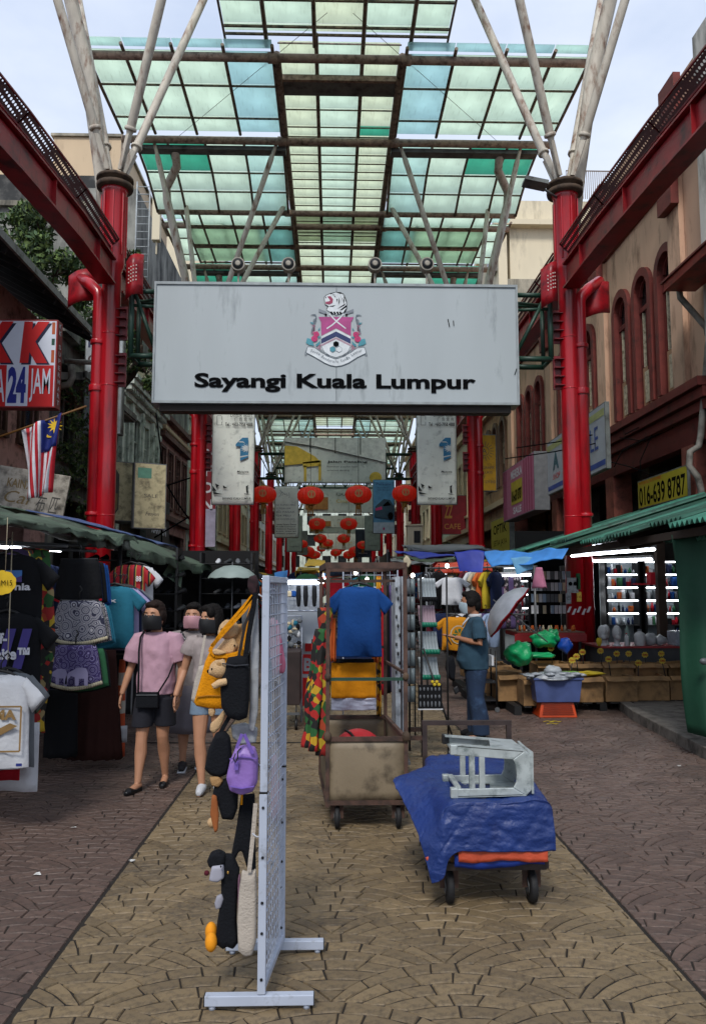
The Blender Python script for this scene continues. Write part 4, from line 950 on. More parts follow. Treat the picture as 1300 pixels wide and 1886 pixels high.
for k in range(14):m.tube((-7.55,29.6,13.3+k*.3),(-7.05,29.6,13.3+k*.3),.02,n=4)
m.build('roof_ladder',mat('ladder_grey','#9aa0a2',.5),label='thin steel ladder on the grey building left of the canopy',cat='ladder')
MB().box(-6.9,-6.6,29.4,29.7,15.0,16.8).tube((-6.75,29.6,14.5),(-6.75,29.6,17.2),.04).build('antenna_panel',CREAM,label='tall narrow cream antenna panel beside the roof ladder',cat='antenna',bevel=.03)
MB().box(-9.5,-7.56,29.75,44,9.8,17.2).build('back_block',GREYW,label='narrow dark grey stair tower beside the tall block',cat='building')
B=thing('louvred_building','white building with louvred balconies and air conditioners behind the left column','building',(-8,55,0))
MB().box(-16,-7.9,50,72,0,25).build('wall',CREAM,B);MB().box(-16,-7.8,50.2,52,0,23).build('brick_end',mat('red_brick_wall','#7d4433',.85,var=.25),B)
f=Fr((-7.89,50,0),(0,1,0))
for k in range(5):
 for z in(10,13.2,16.4,19.6,22.6):b=MB();fbox(b,f,.6+k*4.2,3.8+k*4.2,z,z+1.3,.004,.8);b.build('balcony',WHT,B);b=MB();fbox(b,f,.8+k*4.2,3.6+k*4.2,z+1.5,z+2.8,.0045,.06);b.build('window',GLS,B)
for k in range(8):b=MB();fbox(b,f,.4+k*1.7,1.2+k*1.7,11.6+(k%3)*3.2,12.3+(k%3)*3.2,.81,1.3);b.build('air_conditioner',WHT,B)
B=thing('end_building','pale block closing the far end of the street','building',(0,114,0))
f=Fr((-9,113,0));ops=[(1+k*2.2,2.2+k*2.2,z,z+1.6,False) for k in range(8) for z in(5,8,11)]
facade(f,0,18,0,13.5,ops,PALEG,B,back=6)
b=MB();fbox(b,f,.1,17.9,.1,13,-.38,-.33);b.build('panes',GLS,B)
# ------ signs on the houses
SW1=mat('signbox_white','#d3dae8',.4,var=.04);SRED=mat('sign_red','#c01a1c',.45,var=.05);SBLU=mat('sign_blue','#1c2a86',.45)
def box_sign(name,label,f,w,h,d,face,side,cat='sign',group=None):
 o=thing(name,label,cat,f.p(w/2,0,-d/2),group=group)
 b=MB();fbox(b,f,0,w,0,h,-d,0);b.build('box',side,o,bevel=.01)
 b=MB();f.rect(b,.03,.03,w-.03,h-.03,.003);b.build('face',face,o);return o
q0=at(-70,750,15.5);q1=at(108,589,15.5);w=q1.x-q0.x;h=q1.z-q0.z;f=Fr(q0)
o=box_sign('shop_sign','white lightbox sign with big red letters over 24 JAM at the left edge',f,w,h,.28,SW1,mat('sign_side_red','#8d2a2c',.5))
U=lambda px:(px+70)/178*w
Vv=lambda py:(750-py)/161*h
NVD=mat('sign_shadow_navy','#131a3c',.5)
for px,st in((-32,'K'),(37,'K')):
 f.txt(st,U(px+3),Vv(672),U(94)-U(37),Vv(594)-Vv(670),NVD,o,bold=.11,shear=.12,d=.006);f.txt(st,U(px),Vv(669),U(92)-U(37),Vv(594)-Vv(670),SRED,o,bold=.085,shear=.12,d=.01)
b=MB();f.rect(b,U(-66),Vv(748),U(13),Vv(673),.006);b.build('red_panel',SRED,o);b=MB();f.rect(b,U(55),Vv(748),U(103),Vv(673),.006);b.build('red_panel',SRED,o)
f.txt('KEDAI SERBANEKA',U(-62),Vv(742),0.01,.01,SW1,o);f.txt('KA',U(-22),Vv(740),U(11)-U(-22),Vv(681)-Vv(740),SW1,o,bold=.01,d=.01);f.txt('24',U(16),Vv(742),U(51)-U(16),Vv(676)-Vv(742),SBLU,o,bold=.05,d=.01);f.txt('JAM',U(58),Vv(740),U(97)-U(58),Vv(679)-Vv(740),SW1,o,bold=.01,d=.01)
for y0,y1,m_ in((594,616,mat('stripe_orange','#b4562c',.5)),(624,636,mat('stripe_green','#1c4a3c',.5)),(645,668,MATS['stripe_orange'])):b=MB();f.rect(b,U(97),Vv(y1),U(103),Vv(y0),.006);b.build('stripe',m_,o)
fs=Fr(f.p(w,0,0),(0,1,0));
for i,ch in enumerate('KK SUPERMART'):
 if ch!=' ':fs.txt(ch,.08,h-.14-i*h/12.6,.12,.09,SW1,o,bold=.02,d=.004)
FB=mat('flag_blue','#14236b',.7);FRD=mat('flag_red','#b01826',.7);FWH=mat('flag_white','#c9c9cf',.7);FYE=mat('flag_yellow','#d0a91c',.7)
fl=thing('flag','striped red and white flag with blue corner and yellow star hanging from a pole','flag',at(80,900,13))
A0,A1,B0,B1=at(40,790,13),at(118,762,13),at(52,922,13),at(92,906,13)
def flag(u,v):
 p_=A0.lerp(A1,u).lerp(B0.lerp(B1,u),v);return p_+V((.03*math.sin(u*17+v*3)*v,.09*math.sin(u*11+v*2.5),0))
for k in range(14):
 vm=0 if k<7 else.40
 MB().slab(lambda u,v:flag((k+u)/14,(0 if k<7 else.0)+v),2,14,(0,.006,0)).build('stripe',FRD if k%2 else FWH,fl)
MB().slab(lambda u,v:flag(.5+.5*u,.42*v+.0)+V((0,-.012,0)),14,8,(0,.004,0)).build('canton',FB,fl)
b=MB();q=flag(.86,.14)+V((0,-.03,0));st=[]
for k in range(22):r_=.13 if k%2==0 else.06;st.append(q+V((r_*math.cos(k*math.pi/11),-.002,r_*math.sin(k*math.pi/11))))
b.raw(st,[tuple(range(22))]);b.build('star',FYE,fl);q=flag(.66,.16)+V((0,-.03,0));b=MB();pts=[q+V((.1*math.cos(a),0,.1*math.sin(a))) for a in[.7+.28*k for k in range(18)]]+[q+V((.03+.075*math.cos(a),0,.075*math.sin(a))) for a in[5.2-.26*k for k in range(16)]];b.raw(pts,[tuple(range(len(pts)))]);b.build('crescent',FYE,fl)
MB().tube(at(-30,815,13),at(160,748,13),.018).build('pole',mat('pole_brass','#6d4a22',.5),fl)
SHB=mat('old_sign_sheet','#b0aa9e',.8,var=.12,dirt='#4f4b44',dscale=4);SBE=mat('beige_sign','#c0b692',.7,var=.1,dirt='#6b6450',dscale=4);TXD=mat('faded_text','#4b4a47',.8)
q=at(-60,935,14.5);f=Fr(q,(1,.0,-.16),(.16,0,1));f.n=V((0,-1,0));w_=1.7
o=box_sign('old_sign','faded grey cloth shop sign with worn lettering at the left edge',f,1.72,.86,.05,SHB,SHB);f.txt('KAIN2',.62,.5,.42,.16,mat('faded_gold','#7d6a48',.8),o,bold=.02);f.txt('Cal',.62,.22,.5,.22,MATS['faded_gold'],o,shear=.3);f.txt('布 匹',1.2,.12,.42,.34,TXD,o,shear=.2)
f=Fr((-6.5,22.9,3.7),(.8,.6,0));o=box_sign('light_box_sign','beige box sign with grey side, left of the near red column',f,1.5,1.75,.9,SBE,mat('sign_side_grey','#65676a',.6))
b=MB();f.poly(b,[(.18,.3),(.3,.2),(.4,.35),(.4,1.35),(.3,1.5),(.18,1.35)],.008);b.build('print',TXD,o);b=MB();f.poly(b,[(.22,.35),(.3,.28),(.36,.38),(.36,.8),(.22,.8)],.012);b.build('print',MATS['faded_gold'],o)
f=Fr((-5.62,22.6,3.45),(.85,.5,0));o=box_sign('light_box_sign','beige sign with green patch, right of the near red column',f,.95,1.9,.2,SBE,MATS['sign_side_grey'])
b=MB();f.rect(b,.1,1.45,.5,1.75,.006);b.build('print',mat('patch_green','#5f8f7c',.7),o);f.txt('Fesyen',.35,.35,.4,.14,TXD,o,shear=.3);f.txt('SALE',.3,.9,.4,.1,TXD,o)
q=at(152,800,21.5);q1=at(229,615,21.5);f=Fr(q);w=q1.x-q.x;h=q1.z-q.z
o=box_sign('vertical_sign','tall pale vertical sign with dark letters half hidden by the left red column',f,w,h,.25,mat('vertical_face','#989ea2',.6,dirt='#72777a',dscale=2),FASC)
for i,st in enumerate(('PEN','CHN','O V','H')):f.txt(st,.08*w,h*(.86-i*.16),w*(.78 if len(st)>1 else.2),h*.09,NVD if i==0 else mat('letters_brown','#3d2b2e',.7),o,bold=.02)
f.txt('NO. 46',.05*w,h*.12,w*.25,h*.04,TXD,o);MB().tube((q.x+.3,21.7,0),(q.x+.3,21.7,q.z),.06).build('post',PALE,o)
f=Fr((-7.3,31.5,3.7),(0,1,0));o=box_sign('dark_sign','dark grey shop sign with white letters on the left arcade',f,4.4,1.9,.25,mat('dark_sign_face','#26282a',.6),FASC);f.txt('SUMMER',.9,1.0,2.4,.42,SW1,o,bold=.03);f.txt('KARTUN',.9,.35,2.8,.42,SW1,o,bold=.03)
q=at(373,1008,27.5);q1=at(393,775,27.5);f=Fr((q.x-.1,27.5,q.z));h=q1.z-q.z
o=box_sign('vertical_sign','narrow red vertical sign with white letters beside the second left column',f,.55,h,.15,mat('maroon_sign','#7a1420',.5),FASC)
for i,st in enumerate(('AN','IN','F','D','N')):f.txt(st,.1,h*(.86-i*.135-(.03 if i>1 else 0)),.32,h*(.05 if i<2 else.085),FWH,o,bold=.03)
b=MB();f.rect(b,.02,.02,.53,h*.3,.006);b.build('lower_panel',mat('pale_lilac','#9a93a8',.7),o)
f=Fr(at(870,905,27));o=box_sign('yellow_sign','yellow hanging sign with sun emblem and GRAFIK lettering',f,.84,1.98,.12,mat('yellow_sign_face','#b58b12',.6,var=.1,dirt='#7c5c0c',dscale=3),FASC)
b=MB();cx_,cy_=.42,1.4
for k in range(18):a=k*math.pi/9;f.line(b,[(cx_+.19*math.cos(a),cy_+.19*math.sin(a)),(cx_+.34*math.cos(a),cy_+.34*math.sin(a))],.018)
pts=[(cx_+.16*math.cos(k*math.pi/9),cy_+.16*math.sin(k*math.pi/9)) for k in range(19)];f.line(b,pts,.02);b.build('emblem',TXD,o);f.txt('A',cx_-.09,cy_-.09,.18,.18,TXD,o)
for i,(st,ww) in enumerate((('TAN GRAFIK',.7),('SENI LUKIS',.62),('A-RT',.4),('GALLERY SDN BHD',.72),('Tel',.15))):f.txt(st,.07,.78-i*.165,ww,.09 if i!=3 else.1,TXD,o,shear=.3 if i==2 else 0)
PKS=mat('pink_sign','#a8647f',.6,var=.1);PKD=mat('pink_stripe','#8e2450',.6)
f=Fr((6.95,26.4,3.95),(-.18*0,-1,0));q=at(927,965,30);
f=Fr(at(927,962,27.5),V((at(985,950,23.2)-at(927,962,27.5)).xy.to_3d()),(0,0,1));w=(at(985,950,23.2)-at(927,962,27.5)).xy.length;h=1.75
o=box_sign('pink_sign','pink striped box sign with grey side over the right arcade',f,w,h,.45,PKS,mat('sign_side_grey','#65676a',.6))
for k in range(7):
 x=w*(.02+k*.045) if k<3 else w*(.7+(k-3)*.07);b=MB();f.rect(b,x,.05,x+w*.025,h-.05,.006+k*.0002);b.build('stripe',PKD,o)
b=MB();f.rect(b,w*.3,h*.25,w*.66,h*.68,.012);b.build('yellow_panel',mat('yellow_notice','#a89a2e',.6),o);f.txt('016-639 8787',w*.32,h*.3,w*.32,h*.22,INK,o,bold=.03,d=.02);f.txt('MEREKA',w*.3,h*.74,w*.36,h*.16,FWH,o,bold=.03,d=.012);f.txt('SALE',w*.36,h*.07,w*.26,h*.13,FWH,o,bold=.03,d=.012)
fa,fb=at(1009,913,21.5),at(1117,872,16.6);f=Fr(fa,V((fb-fa).xy.to_3d()));w=(fb-fa).xy.length;h=1.45
o=box_sign('white_sign','white shop sign with blue letters and lime stripe behind the right red column',f,w,h,.1,mat('white_sign_face','#9da5ac',.5,var=.06),FASC)
b=MB();f.rect(b,.05,.1,w-.05,.22,.008);b.build('stripe',mat('stripe_blue','#2b478c',.5),o);b=MB();f.rect(b,.05,h-.28,w-.05,h-.12,.008);b.build('stripe',mat('stripe_lime','#99a06a',.5),o);f.txt('BUNDLE',w*.42,.5,w*.48,.52,MATS['stripe_blue'],o,bold=.0,d=.01);f.txt('A',w*.12,.6,w*.12,.45,mat('logo_teal','#2d5a66',.5),o,bold=.05,d=.01);f.txt('SHOP',w*.12,.35,w*.14,.14,SRED,o,d=.01)
fa,fb=at(1199,933,18.2),at(1300,915,15.6);f=Fr((7.3,18.8,3.62),(0,-1,0));w=2.7;h=.68
o=box_sign('yellow_sign','yellow sign with phone number 016-639 8787 above the green awning',f,w,h,.06,mat('yellow_sheet','#a79c26',.6,var=.08),FASC)
f.txt('016-639 8787',.1,.06,w-.2,.46,INK,o,bold=.02);f.txt('MOTORCALL NEW NUMBER',.1,.57,1.3,.07,SRED,o)
f=Fr((6.9,34.5,3.1),(0,-1,0));o=box_sign('yellow_sign','small yellow sign left of the pink sign',f,3.6,1.6,.2,mat('yellow_sheet','#a79c26'),FASC);f.txt('OPTIK',.5,.95,2.6,.4,INK,o,bold=.02);f.txt('SETIA JAYA',.5,.4,2.6,.3,INK,o)
f=Fr((5.9,44,4.8));o=box_sign('red_sign','red sign with gold writing behind the right columns',f,1.7,2.2,.15,mat('maroon_sign','#7a1420'),FASC);f.txt('ZZ',.3,.9,.5,.8,GOLD,o,shear=.3,bold=.02);f.txt('CAFE',.3,.3,.9,.3,GOLD,o)
q=at(762,993,30);o=thing('junction_box','pale grey electrical box with dark window on the right columns','utility box',(q.x,30,q.z-.5))
MB().box(q.x-.26,q.x+.3,29.8,30.2,q.z-.5,q.z+.48).box(q.x-.3,q.x+.34,29.75,30.25,q.z+.481,q.z+.55).build('case',CREAM,o,bevel=.02);MB().box(q.x-.02,q.x+.22,29.78,29.798,q.z-.15,q.z+.3).build('door_window',HK,o,bevel=.005)
for i,pts in enumerate((((1150,800),(1190,780),(1215,770),(1250,760),(1300,700)),((1130,860),(1145,830),(1200,800),(1240,830),(1300,850)),((1180,880),(1178,850),(1200,800),(1225,770),(1270,830)),((1140,806),(1180,812),(1240,790),(1300,760)),((1120,850),(1160,860),(1200,875)),((950,825),(1020,815),(1120,795)),((930,845),(1020,832),(1120,812)))):
 MB().path([at(x,y,18.5-i*.2) for x,y in pts],.014,5).build('cable',INK,label=('thick black cable looped across the right arcade','grey cable hooking down beside the yellow phone sign','thin cable crossing above the yellow phone sign','cable along the arcade lintel on the right','short sagging cable left of the grey pillar','upper dark cable between right column and far windows','lower dark cable between right column and far windows')[i],cat='cable',group='cables on the right arcade')
for i,pts in enumerate((((288,760),(300,860),(298,1000)),((300,880),(330,930),(352,960)),((290,900),(352,880)),((285,990),(352,950)))):MB().path([at(x,y,30) for x,y in pts],.03,5).build('cable',INK,label=('dark conduit running down the pink house front','sloping black cable left of the second red column','upper black cable reaching the second left column','lower bracing rod reaching the second left column')[i],cat='cable',group='cables on the left houses')
# ------ tree and creepers on the left
LEAF=mat('leaf_green','#2f4526',.7,var=.45,scale=1.6);LEAF2=mat('leaf_light','#566b35',.7,var=.35,scale=2);BARK=mat('bark','#3c3026',.9,var=.3)
def leaves(b,c,r,n,size,q):
 for _ in range(n):
  while True:
   v=V((q.uniform(-1,1),q.uniform(-1,1),q.uniform(-1,1)))
   if v.length<1:break
  p_=V(c)+V((v.x*r[0],v.y*r[1],v.z*r[2]));d1=V((q.gauss(0,1),q.gauss(0,1),q.gauss(0,1)-.4)).normalized();d2=d1.cross(V((q.gauss(0,1),q.gauss(0,1),q.gauss(0,1)))).normalized();s_=size*q.uniform(.6,1.3)
  b.raw([p_-d1*s_,p_+d2*s_*.42,p_+d1*s_,p_-d2*s_*.42],[(0,1,2,3)],0 if q.random()<.65 else 1)
def tree(name,label,base,clumps,seed,size=.11,dens=520,cat='tree'):
 q=random.Random(seed);o=thing(name,label,cat,base);b=MB();t_=MB();top=V(clumps[0][0]);base=V(base)
 mid=base.lerp(top,.55)+V((.25,0,0));t_.path([base,base.lerp(mid,.5)+V((.1,0,0)),mid,top-V((0,0,.3))],[.2,.16,.12,.05],8)
 for c,r in clumps:
  c=V(c);t_.path([mid,mid.lerp(c,.5)+V((0,0,.15)),c],[.08,.05,.02],5)
  for k in range(7):
   e=c+V((q.uniform(-1,1)*r*.8,q.uniform(-1,1)*r*.8,q.uniform(-.8,1)*r*.8));t_.path([c,c.lerp(e,.5)+V((0,0,.05)),e],[.025,.015,.006],4);leaves(b,e,(r*.42,r*.42,r*.3),int(dens*r*r/3),size,q)
 t_.build('trunk',BARK,o);b.build('crown',[LEAF,LEAF2],o)
A_=lambda x,y,Y:at(x,y,Y)
tree('street_tree','leafy green tree rising above the black eaves on the left',(-9.0,24,0),[(A_(75,430,24),1.15),(A_(45,500,24),1.0),(A_(100,510,23.6),.9),(A_(60,570,24),.9),(A_(150,560,23.5),.8),(A_(165,620,23),.7),(A_(30,420,24.5),.7)],3)
tree('street_tree','bush growing off a roof ledge between left column and big sign',(-7.3,26.9,8.6),[(A_(262,620,26),.85),(A_(270,690,26),.75),(A_(250,665,26),.7),(A_(235,560,26.5),.55),(A_(238,480,26.5),.5)],5,size=.1,cat='shrub')
b=MB();q=random.Random(9)
for k in range(26):leaves(b,A_(q.uniform(112,178),q.uniform(690,940),21.1),(.3,.12,.35),55,.07,q)
b.build('creeper',[LEAF,LEAF2],label='dark creeper growing down the wall left of the near column',cat='creeper')
# ------ market goods: shared builders
STEEL=mat('rack_steel','#57595b',.45,metal=.3,var=.2);BLKM=mat('black_metal','#161617',.5);HANG=mat('hanger_black','#111112',.5)
def cloth(name,hexc,**k):return mat('cloth_'+name,hexc,.9,var=k.pop('var',.12),scale=5,bump=.5,bscale=k.pop('bscale',30),spec=.2,**k)
CB=cloth('black','#101114');CWt=cloth('white','#b7b9bd');CR=cloth('red','#8e1420');CN=cloth('navy','#1b2440');CG=cloth('grey','#5e6266');COr=cloth('orange','#b4592a');CGold=cloth('gold','#b07417');CTeal=cloth('teal','#246378');CMar=cloth('maroon','#4a1622');CPur=cloth('purple','#4c3f63');CYel=cloth('yellow','#b09a2b');CBr=cloth('brown','#331b17');CPk=cloth('pink','#b0708a');CBl=cloth('blue','#123b73');CGr=cloth('green','#2c5a3c');CCr=cloth('cream','#a79c84');CLil=cloth('lilac','#8d86a8')
PALETTE=[('black',CB),('white',CWt),('red',CR),('navy',CN),('grey',CG),('orange',COr),('gold',CGold),('teal',CTeal),('maroon',CMar),('purple',CPur),('yellow',CYel),('pink',CPk),('blue',CBl),('green',CGr),('cream',CCr)]
def tee_mesh(w=.5,h=.68,t=.05,slv=.13,seed=1):
 q=random.Random(seed);ph=[q.uniform(0,6) for _ in range(4)];rows=[]
 prof=[(0,.16,.0),(.012,.2,.0),(.035,.33,.3),(.06,.42,.5),(.1,.475,.8),(.16,.485,1),(.3,.47,1),(.5,.475,1),(.75,.48,1),(.99,.5,1),(1,.5,.9)]
 b=MB();n=28;rg=[]
 for v,hw,tt in prof:
  r=[]
  for k in range(n):
   a=2*math.pi*k/n;x=math.copysign(abs(math.cos(a))**.75,math.cos(a))*hw*w;y=math.sin(a)*t*(.35+.65*tt)
   y+=.013*math.sin(x*24+ph[0]+v*3)*v+.008*math.sin(x*47+ph[1])*v;z=-v*h
   if v<.05:z-=.035*max(0,1-abs(x)/.08)
   z-=max(0,abs(x)-.18)*(.35 if v<.1 else.12);r.append((x,y,z+(.008*math.sin(x*22+ph[2]) if v==1 else 0)))
  rg.append([V(p) for p in r])
 b.loft(rg)
 for s in(-1,1):
  rs=[]
  for i in range(6):
   u=i/5;cx=s*(w*.37+(w*.13+slv*.55)*u);cz=-h*(.115+.23*u**1.1);hl=h*(.075+.03*u);ax=V((s*.62,0,.78)) if u>.4 else V((s*.35,0,.93))
   rs.append([V((cx,0,cz))+ax.normalized()*hl*math.cos(a)+V((0,t*.62*math.sin(a)+.006*math.sin(a*3+ph[3]),0)) for a in[2*math.pi*k/14 for k in range(14)]])
  b.loft(rs)
 return b
TEES=[tee_mesh(seed=i) for i in range(4)]
def hanger(parent,z=0.0,w=.38):
 b=MB().path([(-w/2,0,z-.07),(-.06,0,z+.005),(0,0,z+.02),(.06,0,z+.005),(w/2,0,z-.07)],.012,6).path([(0,0,z+.02),(0,0,z+.07),(.02,0,z+.1),(0,0,z+.125),(-.02,0,z+.105)],.006,5)
 if 'hg' not in PM:PM['hg']=b.mesh('hanger',HANG)
 return put(PM['hg'],'hanger',parent,(0,0,z))
def tee(label,loc,m,rz=0,w=.5,h=.68,seed=0,group=None,name='t_shirt',prints=None,hang=True,**k):
 o=thing(name,label,k.get('cat','t-shirt'),loc,0,group)
 key=('tee',w,h,seed,m.name)
 if key not in PM:PM[key]=tee_mesh(w,h,seed=seed,slv=k.get('slv',.13)).mesh('cloth',m)
 put(PM[key],'cloth',o)
 if hang:hanger(o)
 if prints:prints(o,Fr(V(loc)+V((0,-.068,0))))
 o.rotation_euler=(0,0,rz);return o
def blob(c,r,n,seed,q=None):
 """lumpy crumpled shape"""
 b=MB();rg=[]
 for i in range(n//2+1):
  t_=-math.pi/2+math.pi*min(max(i,.08),n/2-.08)/(n/2);row=[]
  for j in range(n):
   a=2*math.pi*j/n;d=V((math.cos(t_)*math.cos(a),math.cos(t_)*math.sin(a),math.sin(t_)));f_=1+.35*noise.noise(d*1.6+V((seed,0,0)))+.2*noise.noise(d*4+V((0,seed,0)))
   row.append(V(c)+V((d.x*r[0],d.y*r[1],d.z*r[2]))*f_)
  rg.append(row)
 return b.loft(rg)
def tarp(name,label,c00,c10,c11,c01,m,sag=.12,amp=.04,nu=18,nv=12,hem=0,cat='tarpaulin',group=None,seed=0,extra=None):
 c00,c10,c11,c01=map(V,(c00,c10,c11,c01))
 def fn(u,v):
  p_=c00.lerp(c10,u).lerp(c01.lerp(c11,u),v);e=4*min(u,1-u,.25);p_=p_.copy()
  p_.z-=sag*math.sin(math.pi*u)*math.sin(math.pi*v);p_.z+=amp*(noise.noise(p_*1.7+V((seed,0,0)))+.5*noise.noise(p_*4.1+V((0,seed,0))))
  return p_
 b=MB().slab(fn,nu,nv,(0,0,-.01))
 if hem:
  b.slab(lambda u,v:fn(u,0)+V((.02*math.sin(u*40)*v,.02*math.sin(u*31)*v,-hem*v*(1+.35*noise.noise(V((u*6,seed,0)))+.12*math.sin(u*23+seed)))),nu*3,3,(0,.006,0))
 return b.build(name,m,label=label,cat=cat,group=group)
TG=mat('tarp_green','#4b5b4b',.75,var=.2,scale=2,dirt='#2b2f27',dscale=2,damt=.5,bump=.3,bscale=9);TB=mat('tarp_blue','#3a6fa8',.5,var=.15,dirt='#274868',dscale=3,bump=.4,bscale=10);TB2=mat('tarp_stripe','#43557f',.6,var=.3,scale=9,stretch=.2);TO=mat('tarp_orange','#b2402c',.6,var=.15);TY=mat('tarp_yellow','#b59433',.6);TDB=mat('tarp_deep_blue','#1d2c86',.5,var=.15,bump=.3,bscale=14)
TUBE=mat('fluorescent_tube','#f4f8ff',.3,emit=9,var=0);BULB=mat('lit_bulb','#fff4e0',.3,emit=5,var=0)
# ------ left stall 1
SL=thing('clothes_stall','dark clothes stall frame with sagging green awning at the left edge','stall',(-3.4,7.2,0))
b=MB()
for x,y in((-2.45,9.3),(-4.7,9.3),(-2.6,5.2),(-4.7,5.2)):b.tube((x,y,0),(x,y,2.25 if x>-3 else 2.6),.025,n=6)
b.build('posts',BLKM,SL);del b
for p_,q_ in(((-2.5,5.2,2.2),(-2.45,9.3,2.25)),((-2.6,6.3,2.15),(-4.7,6.3,2.2)),((-2.4,7.3,2.1),(-4.7,7.3,2.2)),((-2.4,8.2,2.1),(-4.7,8.2,2.2)),((-2.45,9.3,2.2),(-4.7,9.3,2.3)),((-2.7,6.25,1.35),(-4.6,6.25,1.35)),((-2.6,6.9,1.05),(-4.4,6.9,1.05))):MB().tube(p_,q_,.018,n=6).build('rail',STEEL,SL)
tarp('awning','sagging grey green awning cloth over the left clothes stall',(-2.25,4.6,2.2),(-2.3,9.5,2.3),(-5.0,9.5,2.95),(-5.0,4.6,2.95),TG,sag=.1,amp=.09,hem=.05,cat='awning',nu=26)
tarp('awning','torn dark awning flap hanging under the green awning',(-2.4,7.4,2.24),(-2.32,9.2,2.26),(-2.9,9.2,2.36),(-3.0,7.4,2.36),mat('tarp_dark','#30352f',.8,var=.4,dirt='#6b6f66',dscale=3),sag=.08,amp=.05,hem=.1,cat='awning',seed=4)
for p_,q_,lb in(((-3.3,7.6,2.12),(-3.0,8.9,2.14),'second lit fluorescent tube further inside the left stall'),((-3.4,5.9,2.02),(-2.9,7.0,2.04),'lit fluorescent tube under the left awning at the edge')):
 o=thing('tube_lamp',lb,'lamp',p_,group='tube lamps in the left stall');MB().tube(p_,q_,.014,n=8).build('tube',TUBE,o);MB().bar(V(p_)+V((0,0,.035)),V(q_)+V((0,0,.035)),.05,.03).build('fitting',CWt,o)
def onia(o,f):
 b=MB();f.rect(b,-.13,-.22,.13,-.13,.0);b.build('print',mat('print_sky','#3d6fb0',.7),o);b=MB();f.poly(b,[(-.13,-.22),(-.02,-.16),(.06,-.2),(.13,-.17),(.13,-.22)],.002);b.build('print',mat('print_purple','#4a3a78',.7),o);f.txt('patagonia',-.2,-.3,.4,.07,FWH,o,bold=.03)
def offw(o,f):
 b=MB()
 for k in range(3):f.poly(b,[(-.16+k*.12,-.42+k*.0),(-.09+k*.12,-.42),(-.02+k*.12,-.12),(-.09+k*.12,-.12)],.001*k)
 b.build('print',mat('print_violet','#3d3378',.7),o);f.txt('Off-',-.13,-.23,.17,.08,FWH,o,bold=.04,d=.012);f.txt('White™',-.17,-.35,.38,.09,FWH,o,bold=.04,d=.012)
def catbox(o,f):
 g_=mat('print_bronze','#7c6138',.6);b=MB();f.line(b,[(-.17,-.52),(.17,-.52),(.17,-.22),(-.17,-.22),(-.17,-.52)],.012,.0);b.build('print',g_,o);f.txt('PUMA',-.14,-.31,.28,.07,g_,o,bold=.05,d=.002)
 b=MB();f.poly(b,[(.1,-.33),(.15,-.35),(.06,-.4),(.0,-.43),(.03,-.5),(-.02,-.48),(-.05,-.42),(-.13,-.4),(-.05,-.37),(.04,-.36)],.003);b.build('print',g_,o)
 b=MB();f.rect(b,.15,-.62,.19,-.6,.001);b.build('tag',FB,o)
tee('black t-shirt with blue mountain band print, upper left edge',at(18,1020,6.3),CB,w=.56,prints=onia,seed=1)
tee('black t-shirt with violet print and white lettering, mid left edge',at(14,1128,6.2),CB,w=.56,prints=offw,seed=2)
tee('white t-shirt with bronze framed print, lower left edge',at(2,1240,5.7),CWt,rz=.05,w=.43,h=.64,slv=.09,prints=catbox,seed=3)
tee('grey t-shirt directly behind the white framed print one',at(14,1235,5.9),CG,w=.43,h=.68,slv=.09,seed=1)
MB().slab(lambda u,v:V((-2.75+.5*u,5.95+.03*math.sin(u*9),1.02-.68*v)),8,6,(0,.02,0)).build('red_cloth',CR,label='bright red cloth hanging behind the white t-shirt',cat='cloth')
MB().slab(lambda u,v:V((-2.9+.72*u,6.15+.03*math.sin(u*12),.72-.5*v)),8,6,(0,.02,0)).build('white_cloth',CWt,label='white cloth below the red cloth, lowest at left',cat='cloth')
SCF=pattern('scarf_print',[(0,'#101010'),(.25,'#8c1a16'),(.42,'#1c4a1e'),(.58,'#a58a1c'),(.7,'#161510'),(.82,'#96381a'),(.93,'#8a7a52')],scale=17)
def scarf(pts,label,w=.07,m=SCF,seed=0):
 b=MB();P=[V(p_) for p_ in pts];rg=[]
 N=26
 for i in range(N):
  t_=i/(N-1)*(len(P)-1);k=min(int(t_),len(P)-2);c=P[k].lerp(P[k+1],t_-k);n=20
  rg.append([c+V((w*(1+.25*math.sin(i*.5+seed))*math.cos(a)*(1+.22*math.sin(4*a+i*.25+seed)),w*.7*math.sin(a)*(1+.22*math.sin(5*a)),0)) for a in[2*math.pi*j/n for j in range(n)]])
 return b.loft(rg).build('scarf',m,label=label,cat='scarf')
scarf([at(56,1010,6.7),at(72,1014,6.8),at(88,1090,6.8),at(84,1200,6.8),at(72,1300,6.8),at(66,1350,6.8)],'long red green and yellow patterned scarf hanging in the left stall',.065)
